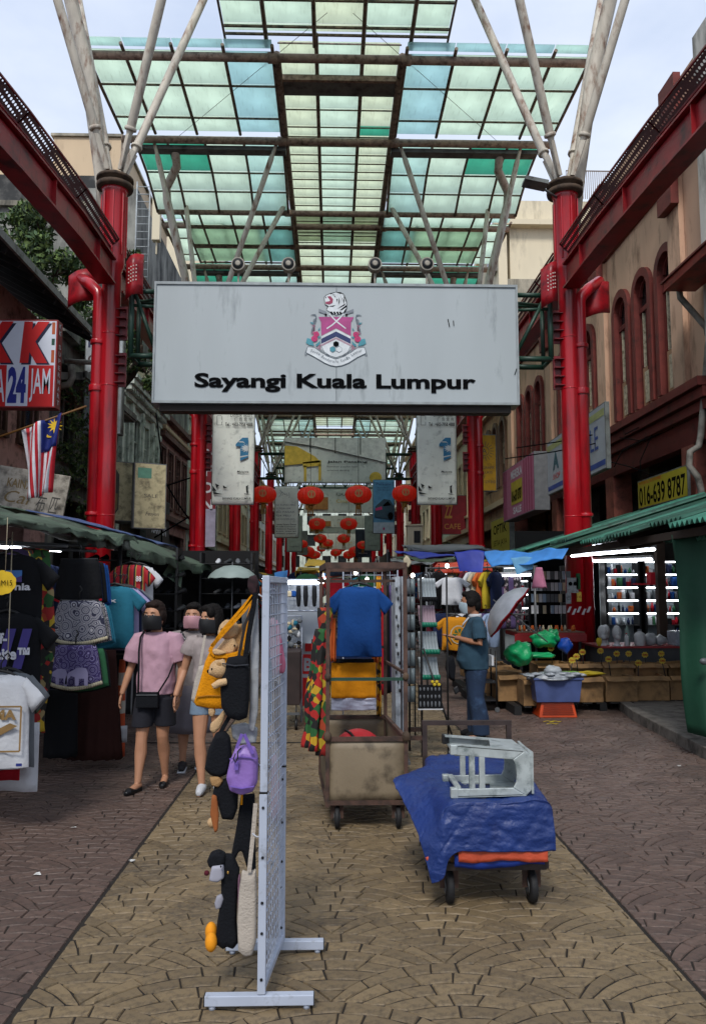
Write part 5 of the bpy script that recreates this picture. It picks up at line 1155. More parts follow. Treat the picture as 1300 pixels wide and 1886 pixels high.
def shorts_stack(label,top,w0,w1,h,mats,layers,seed,fr=None,hem=None,cat='shorts',prints=None):
 o=thing('hanging_shorts',label,cat,top,group='shorts hanging in the left stall')
 q=random.Random(seed)
 for L in range(layers):
  m=mats[min(L,len(mats)-1)];dx=L*.013*q.choice([1,1,-.3]);dz=-L*.012
  MB().slab(lambda u,v:V(top)+V((dx+(w0+(w1-w0)*v**.7)*(u-.5),.03*L+.014*math.sin(u*19+L)*v-.05*math.sin(math.pi*u),dz-h*v-.055*h/.4*math.sin(math.pi*u)*v)),16,8,(0,.015,0)).build('layer',m,o)
 if hem:
  b=MB();k=26
  for i in range(k+1):
   u=i/k;c=V(top)+V(((w1)*(u-.5),-.05*math.sin(math.pi*u)-.014,-h-.055*h/.4*math.sin(math.pi*u)));
   if hem=='pom':b.ell(c,(.016,.016,.018),6)
   elif i<k:c2=V(top)+V((w1*((i+1)/k-.5),-.05*math.sin(math.pi*(i+1)/k)-.014,-h-.055*h/.4*math.sin(math.pi*(i+1)/k)));b.bar(c,c2,.012,.018)
  b.build('trim',mat('hem_cream','#a29a82',.9) if hem=='pom' else CR,o)
 if prints:prints(o)
 MB().tube(V(top)+V((-w0/2,0,.0)),V(top)+V((w0/2,0,.0)),.012,n=6).path([V(top),V(top)+V((0,0,.07)),V(top)+V((.02,0,.1)),V(top)+V((0,0,.13))],.006,5).build('hanger',HANG,o);return o
ELE=pattern('elephant_cloth',[(0,'#22243a'),(.22,'#8f8f98'),(.45,'#1e2036'),(.6,'#a3a2a6'),(.8,'#2a2b45')],kind='ring',scale=10)
ELP=pattern('elephant_cloth_purple',[(0,'#2f2452'),(.3,'#3d3168'),(.55,'#807a9c'),(.75,'#2c2150')],kind='ring',scale=13)
ELN=pattern('elephant_cloth_fine',[(0,'#33343c'),(.35,'#8d8b86'),(.6,'#1d1e26'),(.8,'#97958e')],kind='ring',scale=18)
shorts_stack('black sports shorts with red piping, topmost of the hanging shorts',at(147,1030,7.3),.33,.43,.36,[CB,CN,CB,CBl],5,1,hem='red')
o1=shorts_stack('grey and white elephant print shorts, middle of the hanging stack',at(147,1106,7.2),.34,.5,.33,[ELE,ELN,ELE,CTeal],5,2,hem='pom')
def eleph(o):
 m=mat('print_lilac','#8a84a4',.9)
 f=Fr(at(133,1252,7.0)+V((0,-.07,0)))
 for dx,s_ in((-.12,1),(.04,1.15)):
  b=MB();f.poly(b,[(dx+x*s_*.1,z*s_*.1+.04) for x,z in((-.65,-.7),(-.6,-.2),(-.4,.25),(0,.45),(.2,.6),(.55,.62),(.9,.55),(1.05,.2),(1.05,-.7),(.8,-.7),(.75,-.2),(.4,-.2),(.38,-.7),(.12,-.7),(.08,-.1),(-.2,0),(-.4,-.25),(-.5,-.75))],.012);b.build('print',m,o)
shorts_stack('purple shorts with two pale elephants, lowest of the hanging stack',at(140,1188,7.05),.34,.46,.32,[ELP,CB,ELN,CGr,CB],6,3,hem='pom',prints=eleph)
def drape(label,top,w0,w1,h,m,name='long_skirt',cat='skirt',folds=14,d=.09,parent=None,grp=None):
 b=MB();rg=[];N=10;n=folds*6
 for i in range(N+1):
  v=i/N;r=[]
  for k in range(n):
   a=2*math.pi*k/n;pl=1+(.02+.1*v)*math.sin(a*folds+1.3*v);x=math.cos(a)*(w0+(w1-w0)*v)/2*(1+.03*math.sin(a*folds)*v);y=math.sin(a)*d*pl*(.5+.5*v)
   r.append(V(top)+V((x,y,-h*v+.01*math.sin(a*folds)*(i==N))))
  rg.append(r)
 o=b.loft(rg).build(name,m,parent,label,cat,grp);return o
drape('long dark brown pleated skirt hanging at the corner of the left stall',at(180,1197,8.0),.36,.54,1.04,CBr)
MB().slab(lambda u,v:at(143,1340,8.05)+V((.46*u,.07+.02*math.sin(u*14),-.16*v)),8,3,(0,.02,0)).build('white_cloth',CWt,label='strip of white cloth showing below the brown skirt',cat='cloth')
drape('black trousers with pale stripes hanging beside the brown skirt',at(250,1195,9.3),.32,.38,.72,pattern('stripe_bw',[(0,'#101013'),(.72,'#8f8f92')],kind='x',scale=14),name='striped_trousers',cat='trousers',folds=9)
drape('black trousers hanging between scarf and brown skirt',at(115,1270,7.8),.3,.32,.62,CB,name='black_trousers',cat='trousers',folds=7)
drape('orange and white printed strip behind the brown skirt',at(226,1215,8.5),.06,.1,.98,pattern('orange_band',[(0,'#b54a24'),(.55,'#b3aca0')],kind='z',scale=3.5),name='printed_strip',cat='cloth',folds=4,d=.05)
drape('grey trousers hanging behind the elephant shorts',at(140,1270,8.4),.2,.24,.5,CG,name='grey_trousers',cat='trousers',folds=5)
def ua(o,f):f.txt('X',-.03,-.17,.07,.03,FWH,o,bold=.05)
tee('teal sports t-shirt hanging above the brown skirt',at(212,1078,8.1),CTeal,w=.42,h=.62,prints=ua,seed=2);
for k,(nm,m) in enumerate((('lilac',CLil),('navy',CN),('grey',CG))):tee(f'{nm} t-shirt behind the teal sports t-shirt',at(222+k*5,1080,8.25+k*.1),m,w=.42,h=.64+k*.03,seed=k)
JER=pattern('jersey_stripe',[(0,'#9a1420'),(.62,'#141214'),(.86,'#8c7a35')],kind='x',scale=13)
def ac(o,f):f.txt('88',.08,-.2,.06,.06,FWH,o,bold=.02)
tee('red and black striped football jersey on the green stall corner',at(241,1038,9.0),JER,w=.36,h=.62,prints=ac,seed=1,slv=.11)
tee('white football jersey just behind the striped red one',at(256,1040,9.15),CWt,w=.36,h=.64,seed=3,slv=.11)
tee('black t-shirt with red chest band, below the striped jersey',at(240,1128,9.25),CB,w=.42,h=.6,seed=3,prints=lambda o,f:(f.txt('TIGER',-.1,-.26,.2,.04,FWH,o),MB().raw([f.p(-.2,-.2,.0),f.p(.2,-.2,0),f.p(.2,-.16,0),f.p(-.2,-.16,0)],[(0,1,2,3)]).build('chest_band',CR,o)))
k=0
for z in(2.0,1.3):
 for y in(7.0,7.6,8.2,8.8):
  for x in(-3.3,-3.9,-4.5):
   nm,m=(('black',CB),('dark navy',CN),('black',CB),('dark maroon',CMar))[k%4];k+=1
   tee(f'{nm} t-shirt in the dark rows inside the left stall',(x+.1*(k%3),y,z),m,rz=.2*(k%3-1),seed=k%4,group='dark t-shirts inside the left stall')
drape('purple tie-dye sarong hanging high inside the left stall',at(36,1010,7.3),.2,.25,.5,CPur,name='sarong',cat='cloth',folds=6)
q=at(4,1073,5.2);o=thing('price_card','yellow scalloped price card hanging on a string at the left edge','price tag',q)
b=MB();pts=[]
for i in range(40):a=2*math.pi*i/40;r_=1+.06*abs(math.sin(a*5));pts.append(q+V((.088*r_*math.cos(a),0,.075*r_*math.sin(a))))
b.prism(pts,(0,.004,0)).build('card',mat('card_yellow','#c2a016',.7),o);Fr(q+V((0,-.004,0))).txt('E  RM15',-.07,-.02,.14,.035,INK,o);MB().tube(q+V((.02,0,.07)),q+V((.02,0,.42)),.002,n=4).build('string',CCr,o)
MB().tube(at(24,980,6.2),at(12,1300,6.0),.004,n=4).build('cord',CCr,label='thin pale cord hanging down the left stall front',cat='cord')
# ------ left stall 2: shoe shelves under green canopy
tarp('canopy_cloth','muted green canopy over the shoe stall on the left',(-2.4,9.4,2.2),(-1.95,13.0,2.08),(-2.7,13.2,2.40),(-2.75,9.4,2.43),TG,sag=-.03,amp=.05,cat='awning',hem=.12,seed=2)
tarp('canopy_cloth','darker green canopy top behind the blue striped tarpaulin',(-3.6,9.4,2.62),(-3.5,13.0,2.6),(-4.9,13.2,2.9),(-4.9,9.4,2.9),TG,sag=.05,amp=.05,cat='awning',seed=12)
tarp('blue_tarp','blue and white striped tarpaulin on top of the green canopy',(-2.72,9.5,2.45),(-2.55,13.6,2.42),(-3.6,14,2.66),(-3.8,9.5,2.7),TB2,sag=-.03,amp=.03,seed=6)
b=MB();f=Fr(at(322,1032,11.2));b.raw([at(318,1028,11.1),at(350,1046,11.4),at(338,1052,11.4),at(333,1082,11.3),at(316,1068,11.2),at(300,1058,11.2)],[(0,1,2,3,4,5)]);b.build('canopy_corner',TG,label='hanging corner of the green canopy with a drooping point',cat='awning')
SS=thing('shoe_shelves','tall black shelves packed with shoes behind the three women','shelf',(-2.9,11.5,0))
for x0,x1,y in((-3.6,-2.15,11.2),(-2.05,-1.25,12.6)):
 for k in range(9):z=.25+k*.235;MB().box(x0,x1,y,y+.35,z-.012,z).build('shelf_board',BLKM,SS)
 for x in(x0,x1):MB().box(x-.03,x,y,y+.36,0,2.3).build('upright',BLKM,SS)
MB().box(-3.6,-1.2,13.1,13.15,0,2.35).build('back_panel',DARK,SS)
def shoe(m):
 rg=[]
 for x,hw,h in((-.13,.02,.03),(-.12,.032,.075),(-.08,.036,.085),(-.02,.036,.062),(.05,.042,.048),(.1,.038,.036),(.13,.02,.02)):
  rg.append([V((x,hw*math.cos(a),max(0,h/2+h/2*math.sin(a)))) for a in[2*math.pi*j/10 for j in range(10)]])
 return MB().loft(rg)
orde_=('one','two','three','four','five','six','seven','eight','nine')
shm=[(n_,shoe(m).mesh('shoe',m)) for n_,m in(('black',CB),('grey',CG),('white',CWt),('dark grey',mat('shoe_dark','#26282b',.7)))]
q=random.Random(4)
for x0,x1,y,wt in((-3.55,-2.2,11.25,(0,0,3,0,1)),(-2.0,-1.3,12.65,(1,3,2,1,3))):
 for k in range(9):
  x=x0+.08
  while x<x1:
   n_,me=shm[q.choice(wt)];x+=.155
   put(me,'shoe',None,(x-.04,y+.08,.25+k*.235),-math.pi/2+q.uniform(-.25,.25),label=f'{n_} shoe on shelf {orde_[k]} from the ground, {"near left" if y < 12 else "far right"} unit',cat='shoe',group='shoes on the tall shelves')
TUBM0=mat('packet_paleblue','#7f93a8',.4)
def umbrella(label,c,r,h,mtop,mun,tilt=(0,0),n=10,closed=0,pole=1.0,logo=None):
 o=thing('umbrella',label,'umbrella',c);R=Matrix.Rotation(tilt[0],3,'X')@Matrix.Rotation(tilt[1],3,'Y');c=V(c)
 prof=[(.01,h),(.35,h*.93),(.7,h*.62),(.9,h*.3),(1,0)]
 def ringf(rr,z):return[c+R@V((r*rr*(1 if j%2==0 else.955)*math.cos(2*math.pi*j/(2*n)),r*rr*(1 if j%2==0 else.955)*math.sin(2*math.pi*j/(2*n)),z-(0 if j%2==0 else.03*rr*r))) for j in range(2*n)]
 MB().loft([ringf(a,z) for a,z in prof],cap=False).build('canopy',mtop,o);MB().loft([ringf(a*.99,z-.012) for a,z in prof],cap=False).build('lining',mun,o)
 b=MB()
 for k in range(n):b.path([c+R@V((0,0,h-.03))]+[c+R@V((r*a*.98*math.cos(2*math.pi*k/n),r*a*.98*math.sin(2*math.pi*k/n),z-.02)) for a,z in prof[1:]],.005,4)
 b.build('ribs',STEEL,o);MB().tube(c+R@V((0,0,h+.05)),c+R@V((0,0,h-pole)),.01,n=6).build('shaft',STEEL,o)
 if logo:logo(o,R,c)
 return o
umbrella('grey green umbrella open over the shoe stall',at(428,1064,12.2),.37,.19,mat('umbrella_grey','#7f8c88',.6,var=.1),CB,pole=1.4)
umbrella('orange umbrella behind the grey green one on the left',at(430,1048,17),.45,.2,TO,TO)
# ------ generic far stalls
q=random.Random(21)
def far_stall(side,Y,ln,aw,label,xf,zf=2.25,rise=.45):
 s=side;o=thing('market_stall',label,'stall',(xf,Y+ln/2,0),group='market stalls further down the street')
 xb=xf+s*1.9
 MB().slab(lambda u,v:V((xf+(xb-xf)*v,Y+ln*u,zf+rise*v+.05*math.sin(u*9+Y)*(1-v)-.04*math.sin(u*27)*(v<.1))),16,4,(0,0,-.012)).slab(lambda u,v:V((xf-s*.01,Y+ln*u,zf+.05*math.sin(u*9+Y)-v*(.14+.05*math.sin(u*31+Y)))),30,2,(s*.008,0,0)).build('awning',aw,o)
 for x in(xf+s*.1,xb):
  for y in(Y+.05,Y+ln-.05):MB().tube((x,y,0),(x,y,zf+(.4 if x==xb else 0)),.022,n=6).build('post',STEEL,o)
 MB().box(min(xf+s*.25,xb),max(xf+s*.25,xb),Y+.1,Y+ln-.1,.72,.76).build('table_top',mat('table_wood','#5a4636',.7),o);MB().box(min(xf+s*.28,xb),max(xf+s*.28,xb),Y+.12,Y+ln-.12,.05,.719).build('table_skirt',q.choice((CN,CB,CMar,CG)),o)
 MB().box(min(xb,xb+s*.05),max(xb,xb+s*.05),Y,Y+ln,0,zf+.35).build('back_sheet',DARK,o)
 MB().tube((xf+s*.5,Y+.4,zf-.06),(xf+s*.5,Y+ln-.5,zf-.02),.016,n=6).build('tube_light',TUBE,o)
 return o
names=('black','white','red','navy','grey','orange','gold','teal','maroon','purple','yellow','pink','blue','green','cream')
def rack_tees(x,y0,y1,z,n,face,where,seed,scale=1.0):
 q=random.Random(seed)
 for i in range(n):
  nm,m=q.choice(PALETTE);y=y0+(y1-y0)*(i+.5)/n;key=('rk',m.name,i%3)
  if key not in PM:PM[key]=TEES[i%3].mesh('t_shirt',m)
  o=put(PM[key],'hanging_shirt',None,(x+q.uniform(-.04,.04),y,z),face+q.uniform(-.2,.2),label=f'{nm} shirt hanging {where}',cat='shirt',group='shirts hanging '+where.split('facing')[-1]);o.scale=(.8*scale,.8*scale,.85*scale)
aws=[TB,TG,TO,TB2,TY,TG,TB,TO]
nmz={TB.name:'blue',TG.name:'green',TO.name:'orange',TB2.name:'striped blue',TY.name:'yellow'}
Y=14.0;i=0
orde=('first','second','third','fourth','fifth','sixth','seventh','eighth','ninth','tenth','eleventh','twelfth','thirteenth','fourteenth','fifteenth')
while Y<62:
 ln=3.6+(i%3)*.5;a_=aws[(i+1)%8]
 far_stall(-1,Y,ln,a_,f'{orde[i]} {nmz[a_.name]} roofed stall behind the shoe stall on the left side',-2.3-.1*(i%2));rack_tees(-2.35,Y,Y+ln,2.05,9 if i<4 else 5,.2,f'at the {orde[i]} far left stall',i+50)
 if i<4:rack_tees(-2.6,Y,Y+ln,1.35,8,.3,f'low at the {orde[i]} far left stall',i+60)
 a_=aws[(i+4)%8]
 far_stall(1,Y+3.4,ln,a_,f'{orde[i]} {nmz[a_.name]} roofed stall beyond the lit shelves on the right side',3.0);rack_tees(2.95,Y+3.4,Y+3.4+ln,2.05,9 if i<4 else 5,-.3,f'at the {orde[i]} far right stall',i+80)
 Y+=ln+.3;i+=1
Y=16.5;i=0
while Y<55:
 ln=3.2;a_=(TY,TB,TO,TG,TB2)[i%5]
 far_stall(1,Y,ln,a_,f'{orde[i]} {nmz[a_.name]} roofed stall in the middle of the street',-.75,2.15,.08);rack_tees(-.7,Y,Y+ln,2.1,6,.1,f'on the left of middle stall {orde[i]} in line',i+90);rack_tees(1.15,Y,Y+ln,2.1,6,-.1,f'on the right of middle stall {orde[i]} in line',i+120)
 for k in range(3):rack_tees(-.5+k*.6,Y-.1,Y,2.05-(k%2)*.1,1,0,f'{orde[k]} from left, facing out of middle stall {orde[i]} in line',i*7+k)
 Y+=ln+1.3;i+=1
for px,py,Y_,n_ in((655,1055,13.8,'left'),(760,1060,13,'middle'),(823,1042,13.5,'right'),(676,1067,15,'lower')):
 MB().ell(at(px,py,Y_),(.035,.035,.04),8).build('light_bulb',BULB,label=f'lit bulb over the middle of the market, {n_} one',cat='bulb',group='lit bulbs over the market')
 # ------ garments at centre right
MB().tube((1.6,13.6,2.08),(3.4,13.2,2.1),.02,n=6).tube((1.6,13.6,0),(1.6,13.6,2.1),.02,n=6).tube((3.35,13.2,0),(3.35,13.2,2.1),.02,n=6).tube((1.6,13.9,1.3),(3.3,13.5,1.3),.02,n=6).build('clothes_rail',STEEL,label='steel clothes rail behind the standing man',cat='clothes rack')
tee('white frilly blouse hanging in the centre right of the market',at(832,1062,12.9),CWt,w=.36,h=.45,slv=.16,cat='blouse',name='blouse',seed=2)
def dragon(o,f):
 b=MB();f.disc(b,.04,-.27,.13,.14,0);b.build('print',mat('print_cream','#a8a08c',.8),o);b=MB();f.disc(b,.04,-.27,.115,.125,.002);b.build('print',COr if False else CGold,o)
 for k in range(7):b=MB();a=k*.9;f.poly(b,[(.04+.02*math.cos(a),-.27+.02*math.sin(a)),(.04+.1*math.cos(a+.3),-.27+.1*math.sin(a+.3)),(.04+.07*math.cos(a+.9),-.27+.08*math.sin(a+.9))],.004+k*.001);b.build('print',CGr,o)
tee('golden orange t-shirt with round green print behind the man',at(838,1135,12.0),CGold,w=.42,h=.5,prints=dragon,seed=1)
for px,nm,m in((795,'striped black',pattern('stripe_vert',[(0,'#15151a'),(.7,'#7d8288')],kind='x',scale=16)),(808,'dark',CB),(858,'maroon',CMar),(868,'white',CWt),(877,'cream',CCr),(886,'orange',COr),(897,'yellow',CYel),(912,'navy',CN)):
 tee(f'{nm} shirt on the clothes rail around the frilly blouse',at(px,1052,13.3),m,w=.4,h=.62,rz=.9,seed=2)
for px,nm,m in((800,'maroon',CMar),(812,'navy',CN),(856,'white',CWt),(868,'black',CB),(880,'lilac',CLil),(894,'purple',CPur),(905,'pale blue',cloth('paleblue','#8192ad'))):
 tee(f'{nm} shirt on the lower rail beside the golden t-shirt',at(px,1128,12.9),m,w=.4,h=.55,rz=.7,seed=1)
tarp('orange_tarp','scalloped orange red cloth along the stall roof at centre right',at(800,1043,14),at(905,1041,13.6),at(905,1034,14.8),at(805,1036,15),TO,sag=.02,amp=.04,hem=.12,cat='awning',seed=3)
tarp('blue_tarp','deep blue tarpaulin bunched over the centre right stall',at(836,1012,12.6),at(892,1016,12.4),at(888,1050,12.3),at(846,1052,12.5),TDB,sag=.0,amp=.08,seed=8)
tarp('blue_tarp','bright blue tarpaulin slung along the edge of the green tin roof',at(888,1018,13.2),at(1046,1012,11.4),at(1035,1030,11.4),at(905,1045,12.6),mat('tarp_bright_blue','#3f7fc4',.5,var=.15,bump=.4,bscale=9),sag=.04,amp=.07,nu=30,seed=9)
tarp('blue_tarp','crumpled pale blue sheet hanging in a loop below the tin roof',at(940,1030,12.2),at(985,1028,12),at(980,1048,12),at(952,1056,12.1),mat('tarp_pale_blue','#5d94b8',.5,bump=.4),sag=.0,amp=.1,seed=11)
for k in range(4):tarp('cloth_roof',('pale grey','dark blue','green','white')[k]+' roof sheet on the row of stalls at centre right',(1.6+k*.5,16+k*3,2.5),(3.4,16+k*3,2.5+k*.05),(3.4,18.5+k*3,2.75),(1.6,18.5+k*3,2.75),(CG,TDB,TG,CWt)[k],sag=.1,amp=.08,seed=k,cat='awning')
# ------ right stall
RT_=thing('tin_roof_stall','right market stall under overlapping green corrugated tin sheets','stall',(5,12,0))
TIN=mat('green_tin','#2c5546',.5,var=.25,scale=4,dirt='#1a2a22',dscale=5,damt=.45);TIN2=mat('light_green_tin','#3f7a67',.5,var=.2,dirt='#25453a',dscale=5,damt=.4)
y=7.2;k=0
while y<17.2:
 xf=3.45+.12*math.sin(k*2.1);zf=2.36+.05*math.sin(k*1.7);L=.9
 MB().slab(lambda u,v:V((xf+3.2*v,y+L*u,zf+1.0*v+.03*math.sin(u*L*2*math.pi/.11)+(k%2)*.02)),34,3,(0,0,.004)).build('roof_sheet',TIN2 if k%4==0 else TIN,RT_);y+=.82;k+=1
for k_ in range(5):MB().bar((3.5,7.3+k_*2.4,2.3),(6.6,7.3+k_*2.4,3.3),.05,.07).build('rafter',mat('roof_wood','#33271f',.9),RT_)
for k in range(4):
 MB().slab(lambda u,v:V((3.78+.1*(k%2)+1.5*v,7.9+.62*k+.75*u,2.24+.03*k+.42*v+.028*math.sin(u*.75*2*math.pi/.1))),30,3,(0,0,.004)).build('roof_sheet',TIN2,RT_)
MB().bar((3.6,7.2,2.28),(3.6,17.2,2.28),.05,.08).build('eave_beam',MATS['roof_wood'],RT_)
for x,y in((4.05,8.6),(3.8,17),(6.5,9),(6.5,17)):MB().box(x-.03,x+.03,y-.03,y+.03,0,2.3 if x<5 else 3.2).build('post',STEEL,RT_)
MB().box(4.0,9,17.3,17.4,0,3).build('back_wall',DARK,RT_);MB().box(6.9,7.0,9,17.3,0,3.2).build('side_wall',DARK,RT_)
MB().path([at(1145,1004,10.5),at(1190,990,10),at(1240,975,9.5),at(1290,950,9)],.03,6).path([at(1160,1010,10.2),at(1215,998,9.8),at(1300,962,9)],.025,6).build('loose_batten',MATS['roof_wood'],RT_)
GCUR=mat('green_curtain','#0a3a27',.7,var=.18,scale=2,bump=.4,bscale=12)
A0,A1,B0,B1=at(1236,985,8.3),at(1420,975,8.0),at(1274,1352,8.25),at(1440,1380,8.0)
o=MB().slab(lambda u,v:A0.lerp(A1,u).lerp(B0.lerp(B1,u),v)+V((.02*math.sin(v*6),.07*math.sin(u*17+v*2)*(.4+v),0)),30,20,(0,.01,0)).build('green_curtain',GCUR,label='dark green tarpaulin curtain hanging at the right edge',cat='tarpaulin')
q=at(1296,1218,8.0);MB().ell(q,(.05,.03,.035),10).build('curtain_clip',STEEL,label='dull metal clip on the green curtain',cat='clip')
for p_,q_,lb in((at(1052,1024,12.8),at(1205,1012,11.4),'long lit tube under the green tin roof, front one'),(at(1090,1034,14),at(1200,1030,13),'lit tube under the green tin roof, back one'),(at(1085,1006,15),at(1150,1002,14),'short lit tube near the column under the tin roof'),(at(905,1062,15),at(990,1058,14.6),'small lit tube above the red umbrella')):
 o=thing('tube_lamp',lb,'lamp',p_,group='tube lamps under the tin roof');MB().tube(p_,q_,.018,n=8).build('tube',TUBE,o);MB().bar(V(p_)+V((0,.0,.05)),V(q_)+V((0,0,.05)),.07,.04).build('fitting',CWt,o)
def cabinet(x0,x1,y,z0,z1,label,n,seed):
 o=thing('display_cabinet',label,'cabinet',((x0+x1)/2,y,z0));q=random.Random(seed)
 MB().box(x0-.04,x1+.04,y+.3,y+.34,z0-.8,z1).build('back',mat('cabinet_back','#8d979c',.5),o)
 for x in(x0-.04,x1):MB().box(x,x+.04,y,y+.299,z0-.8,z1).build('side',BLKM,o)
 for k in range(n+1):
  z=z0+(z1-z0)*k/n;MB().box(x0,x1-.001,y,y+.299,z-.012,z).build('shelf',STEEL,o)
  if k:MB().tube((x0+.01,y+.02,z-.03),(x1-.01,y+.02,z-.03),.012,n=6).build('strip_light',TUBE,o)
  if k<n:
   x=x0+.04
   while x<x1-.06:
    w=q.uniform(.035,.08);h=q.uniform(.08,.2)*(z1-z0)/n/.27;m=q.choice((CWt,CG,CR,CBl,CGr,COr,CWt,CN,CB))
    if q.random()<.5:MB().box(x,x+w,y+.06,y+.18,z+.001,z+h).build('packet',m,o)
    else:MB().lathe((x+w/2,y+.12,z),[(w*.42,.001),(w*.45,h*.6),(w*.2,h*.75),(w*.2,h)],8).build('jar',m,o)
    x+=w+q.uniform(.008,.03)
cabinet(5.25,5.85,15.2,1.05,2.28,'brightly lit display cabinet left of the brown post',5,1);cabinet(6.0,6.65,15.2,1.05,2.28,'brightly lit display cabinet right of the brown post',5,2)
cabinet(3.5,4.0,16.3,1.1,2.2,'dim dark cabinet with grey packets left of the right column',4,5);cabinet(4.65,5.1,15.8,1.1,2.2,'dim narrow cabinet right of the red column',4,6)
MB().box(5.66,5.8,13.8,13.94,0,2.9).build('post',MATS['roof_wood'],label='brown wooden post between the lit cabinets',cat='post')
MB().box(5.25,5.5,13.75,13.9,1.8,1.83).box(5.5,5.58,13.72,13.9,1.8,2.02).build('red_bracket',CR,label='red bracket shelf on the brown post',cat='bracket')
FLW=pattern('flower_cloth',[(0,'#15121a'),(.5,'#5c3a4c'),(.7,'#241a26'),(.85,'#8a8288')],scale=26)
for k in range(6):drape(f'{orde[k]} dark floral cloth from the left, beside the right red column',at(903+k*9,1062,14.8),.22,.26,.95,FLW if k%2 else CPur,name='hanging_cloth',cat='cloth',folds=5,grp='floral cloths beside the red column')
drape('pink ruffled cloth hanging from the eave beside the red column',at(992,1045,12.5),.1,.24,.32,CPk,name='pink_cloth',cat='cloth',folds=5)
def lum(o,R,c):
 q=c+R@V((-.42,-.35,.16));b=MB()
umbrella('tilted silver umbrella with red lining leaning over the goods',at(938,1128,11.4),.47,.24,mat('umbrella_silver','#8b8f96',.4,metal=.2),CR,tilt=(-.35,-.85),n=8,pole=.9)
COLF=Fr((3.98,13.77,.9));P_=mat('poster_paper','#8f9499',.7,dirt='#5c6063',dscale=20);
def poster(px0,py0,px1,py1,label,m,txt_=None,tm=None):
 a,c=at(px0,py1,13.70),at(px1,py0,13.70);o=thing('poster',label,'poster',a);f=Fr(a);w=c.x-a.x;h=c.z-a.z
 b=MB();fbox(b,f,0,w,0,h,-.012,0);b.build('sheet',m,o)
 if txt_:f.txt(txt_,w*.1,h*.35,w*.8,h*.3,tm or INK,o)
 return o,f,w,h
o,f,w,h=poster(1044,1064,1064,1092,'white notice with two round black signs on the red column',P_)
b=MB();f.disc(b,w*.3,h*.6,w*.18);b.build('print',INK,o);b=MB();f.disc(b,w*.72,h*.6,w*.18);b.build('print',INK,o)
poster(1042,1092,1051,1112,'small white notice low on the red column',P_,'NOTIS');poster(1062,1090,1070,1108,'yellow sticker on the red column',YEL,'16',CR);poster(1061,1056,1068,1086,'green and blue sticker strip on the red column',CGr);poster(1042,1052,1050,1064,'small pale sticker at the top of the column notices',CG)
for k in range(5):a=at(1043+k*9,1128+(k%2)*4,13.7);b=MB();Fr(a).poly(b,[(0,0),(.05,.1),(.09,.1),(.045,0)],.0);b.build('warning_stripe',CWt,label=f'torn white warning stripe on the red column, {orde[k]} from left',cat='sticker')
q=random.Random(31)
for r in range(4):
 for c in range(9):
  p_=at(978+c*7.2,1052+r*21,14.6);nm,m=q.choice((('grey',CG),('white',CWt),('black',CB),('cream',CCr),('pale blue',TUBM0)))
  MB().box(p_.x,p_.x+.055,14.6,14.63,p_.z-.15,p_.z).build('hanging_packet',m,label=f'{nm} packet hanging behind the red column, row {r + 1} from the top, column {c + 1}',cat='packet',group='packets hanging behind the right red column')
TBL=thing('red_table','long red trestle table behind the green bags on the right','table',(3.6,13.2,0))
MB().box(3.0,4.1,13.0,13.9,.96,1.02).build('top',mat('table_red','#7d1418',.5),TBL);MB().box(2.95,4.12,12.97,12.995,.88,1.0).build('apron',MATS['table_red'],TBL);MB().box(3.0,4.1,13.0,13.9,1.021,1.035).build('wood_top',mat('table_wood','#5a4636'),TBL)
for x in(3.05,4.0):MB().bar((x,13.1,0),(x+.05,13.1,.95),.04).build('leg',BLKM,TBL)
q=random.Random(3)
for k in range(22):
 x=3.05+k*.047;MB().lathe((x,13.15+q.uniform(0,.3),1.036),[(.02,0),(.022,.05),(.012,.07),(.012,.09)],8).build('small_jar',q.choice((CCr,CG,CYel,COr)),label='small pale jar in the row along the red table',cat='jar',group='small jars on the red table')
CT=thing('counter','dark grey cloth covered counter with display heads on the right','counter',(5.1,12.9,0))
MB().box(4.25,5.9,12.6,13.5,0,.8).build('cloth_cover',mat('counter_grey','#3f4042',.8,var=.15),CT);MB().box(4.2,5.95,12.55,13.55,.801,.83).build('top',mat('table_red','#7d1418'),CT)
FOAM=mat('foam_white','#a9abad',.6)
def dhead(label,c):
 c=V(c);b=MB();b.lathe((0,0,0),[(.07,0),(.062,.01),(.045,.03),(.042,.08),(.05,.1)],14).ell((0,0,.21),(.07,.088,.115),16).ell((0,-.06,.14),(.045,.04,.05),12).ell((0,-.092,.195),(.012,.018,.025),8)
 o=baked(b,'foam_head',FOAM,.009,2,label=label,cat='display head',group='white foam heads on the counter');o.location=c;return o
dhead('white foam head at the left end of the counter',(4.3,12.75,.831));dhead('white foam head second on the counter, largest looking',(4.5,12.66,.831));dhead('white foam head set back between the first two',(4.42,12.95,.831))
MB().lathe((4.2,12.62,.831),[(.02,0),(.035,.03),(.045,.08),(.035,.12),(.02,.13)],12).build('yellow_ball',CYel,label='yellow round toy beside the foam heads',cat='toy')
def bottle(label,c,r,h,m,cap):o=thing('plastic_bottle',label,'bottle',c,group='plastic bottles on the counter');MB().lathe(c,[(r*.9,0),(r,.01),(r,h*.65),(r*.85,h*.75),(r*.35,h*.86),(r*.35,h*.92)],14).build('body',m,o);MB().lathe(V(c)+V((0,0,h*.92)),[(r*.4,0),(r*.4,h*.08)],10).build('cap',cap,o)
bottle('tall greenish clear bottle standing by the foam heads',(4.72,12.8,.831),.04,.34,mat('bottle_green','#6f837c',.3),CG);bottle('big white jug with handle on the counter',(4.88,12.7,.831),.085,.26,FOAM,CG);bottle('small white bottle left of the big jug',(4.65,12.65,.831),.035,.2,FOAM,CR)
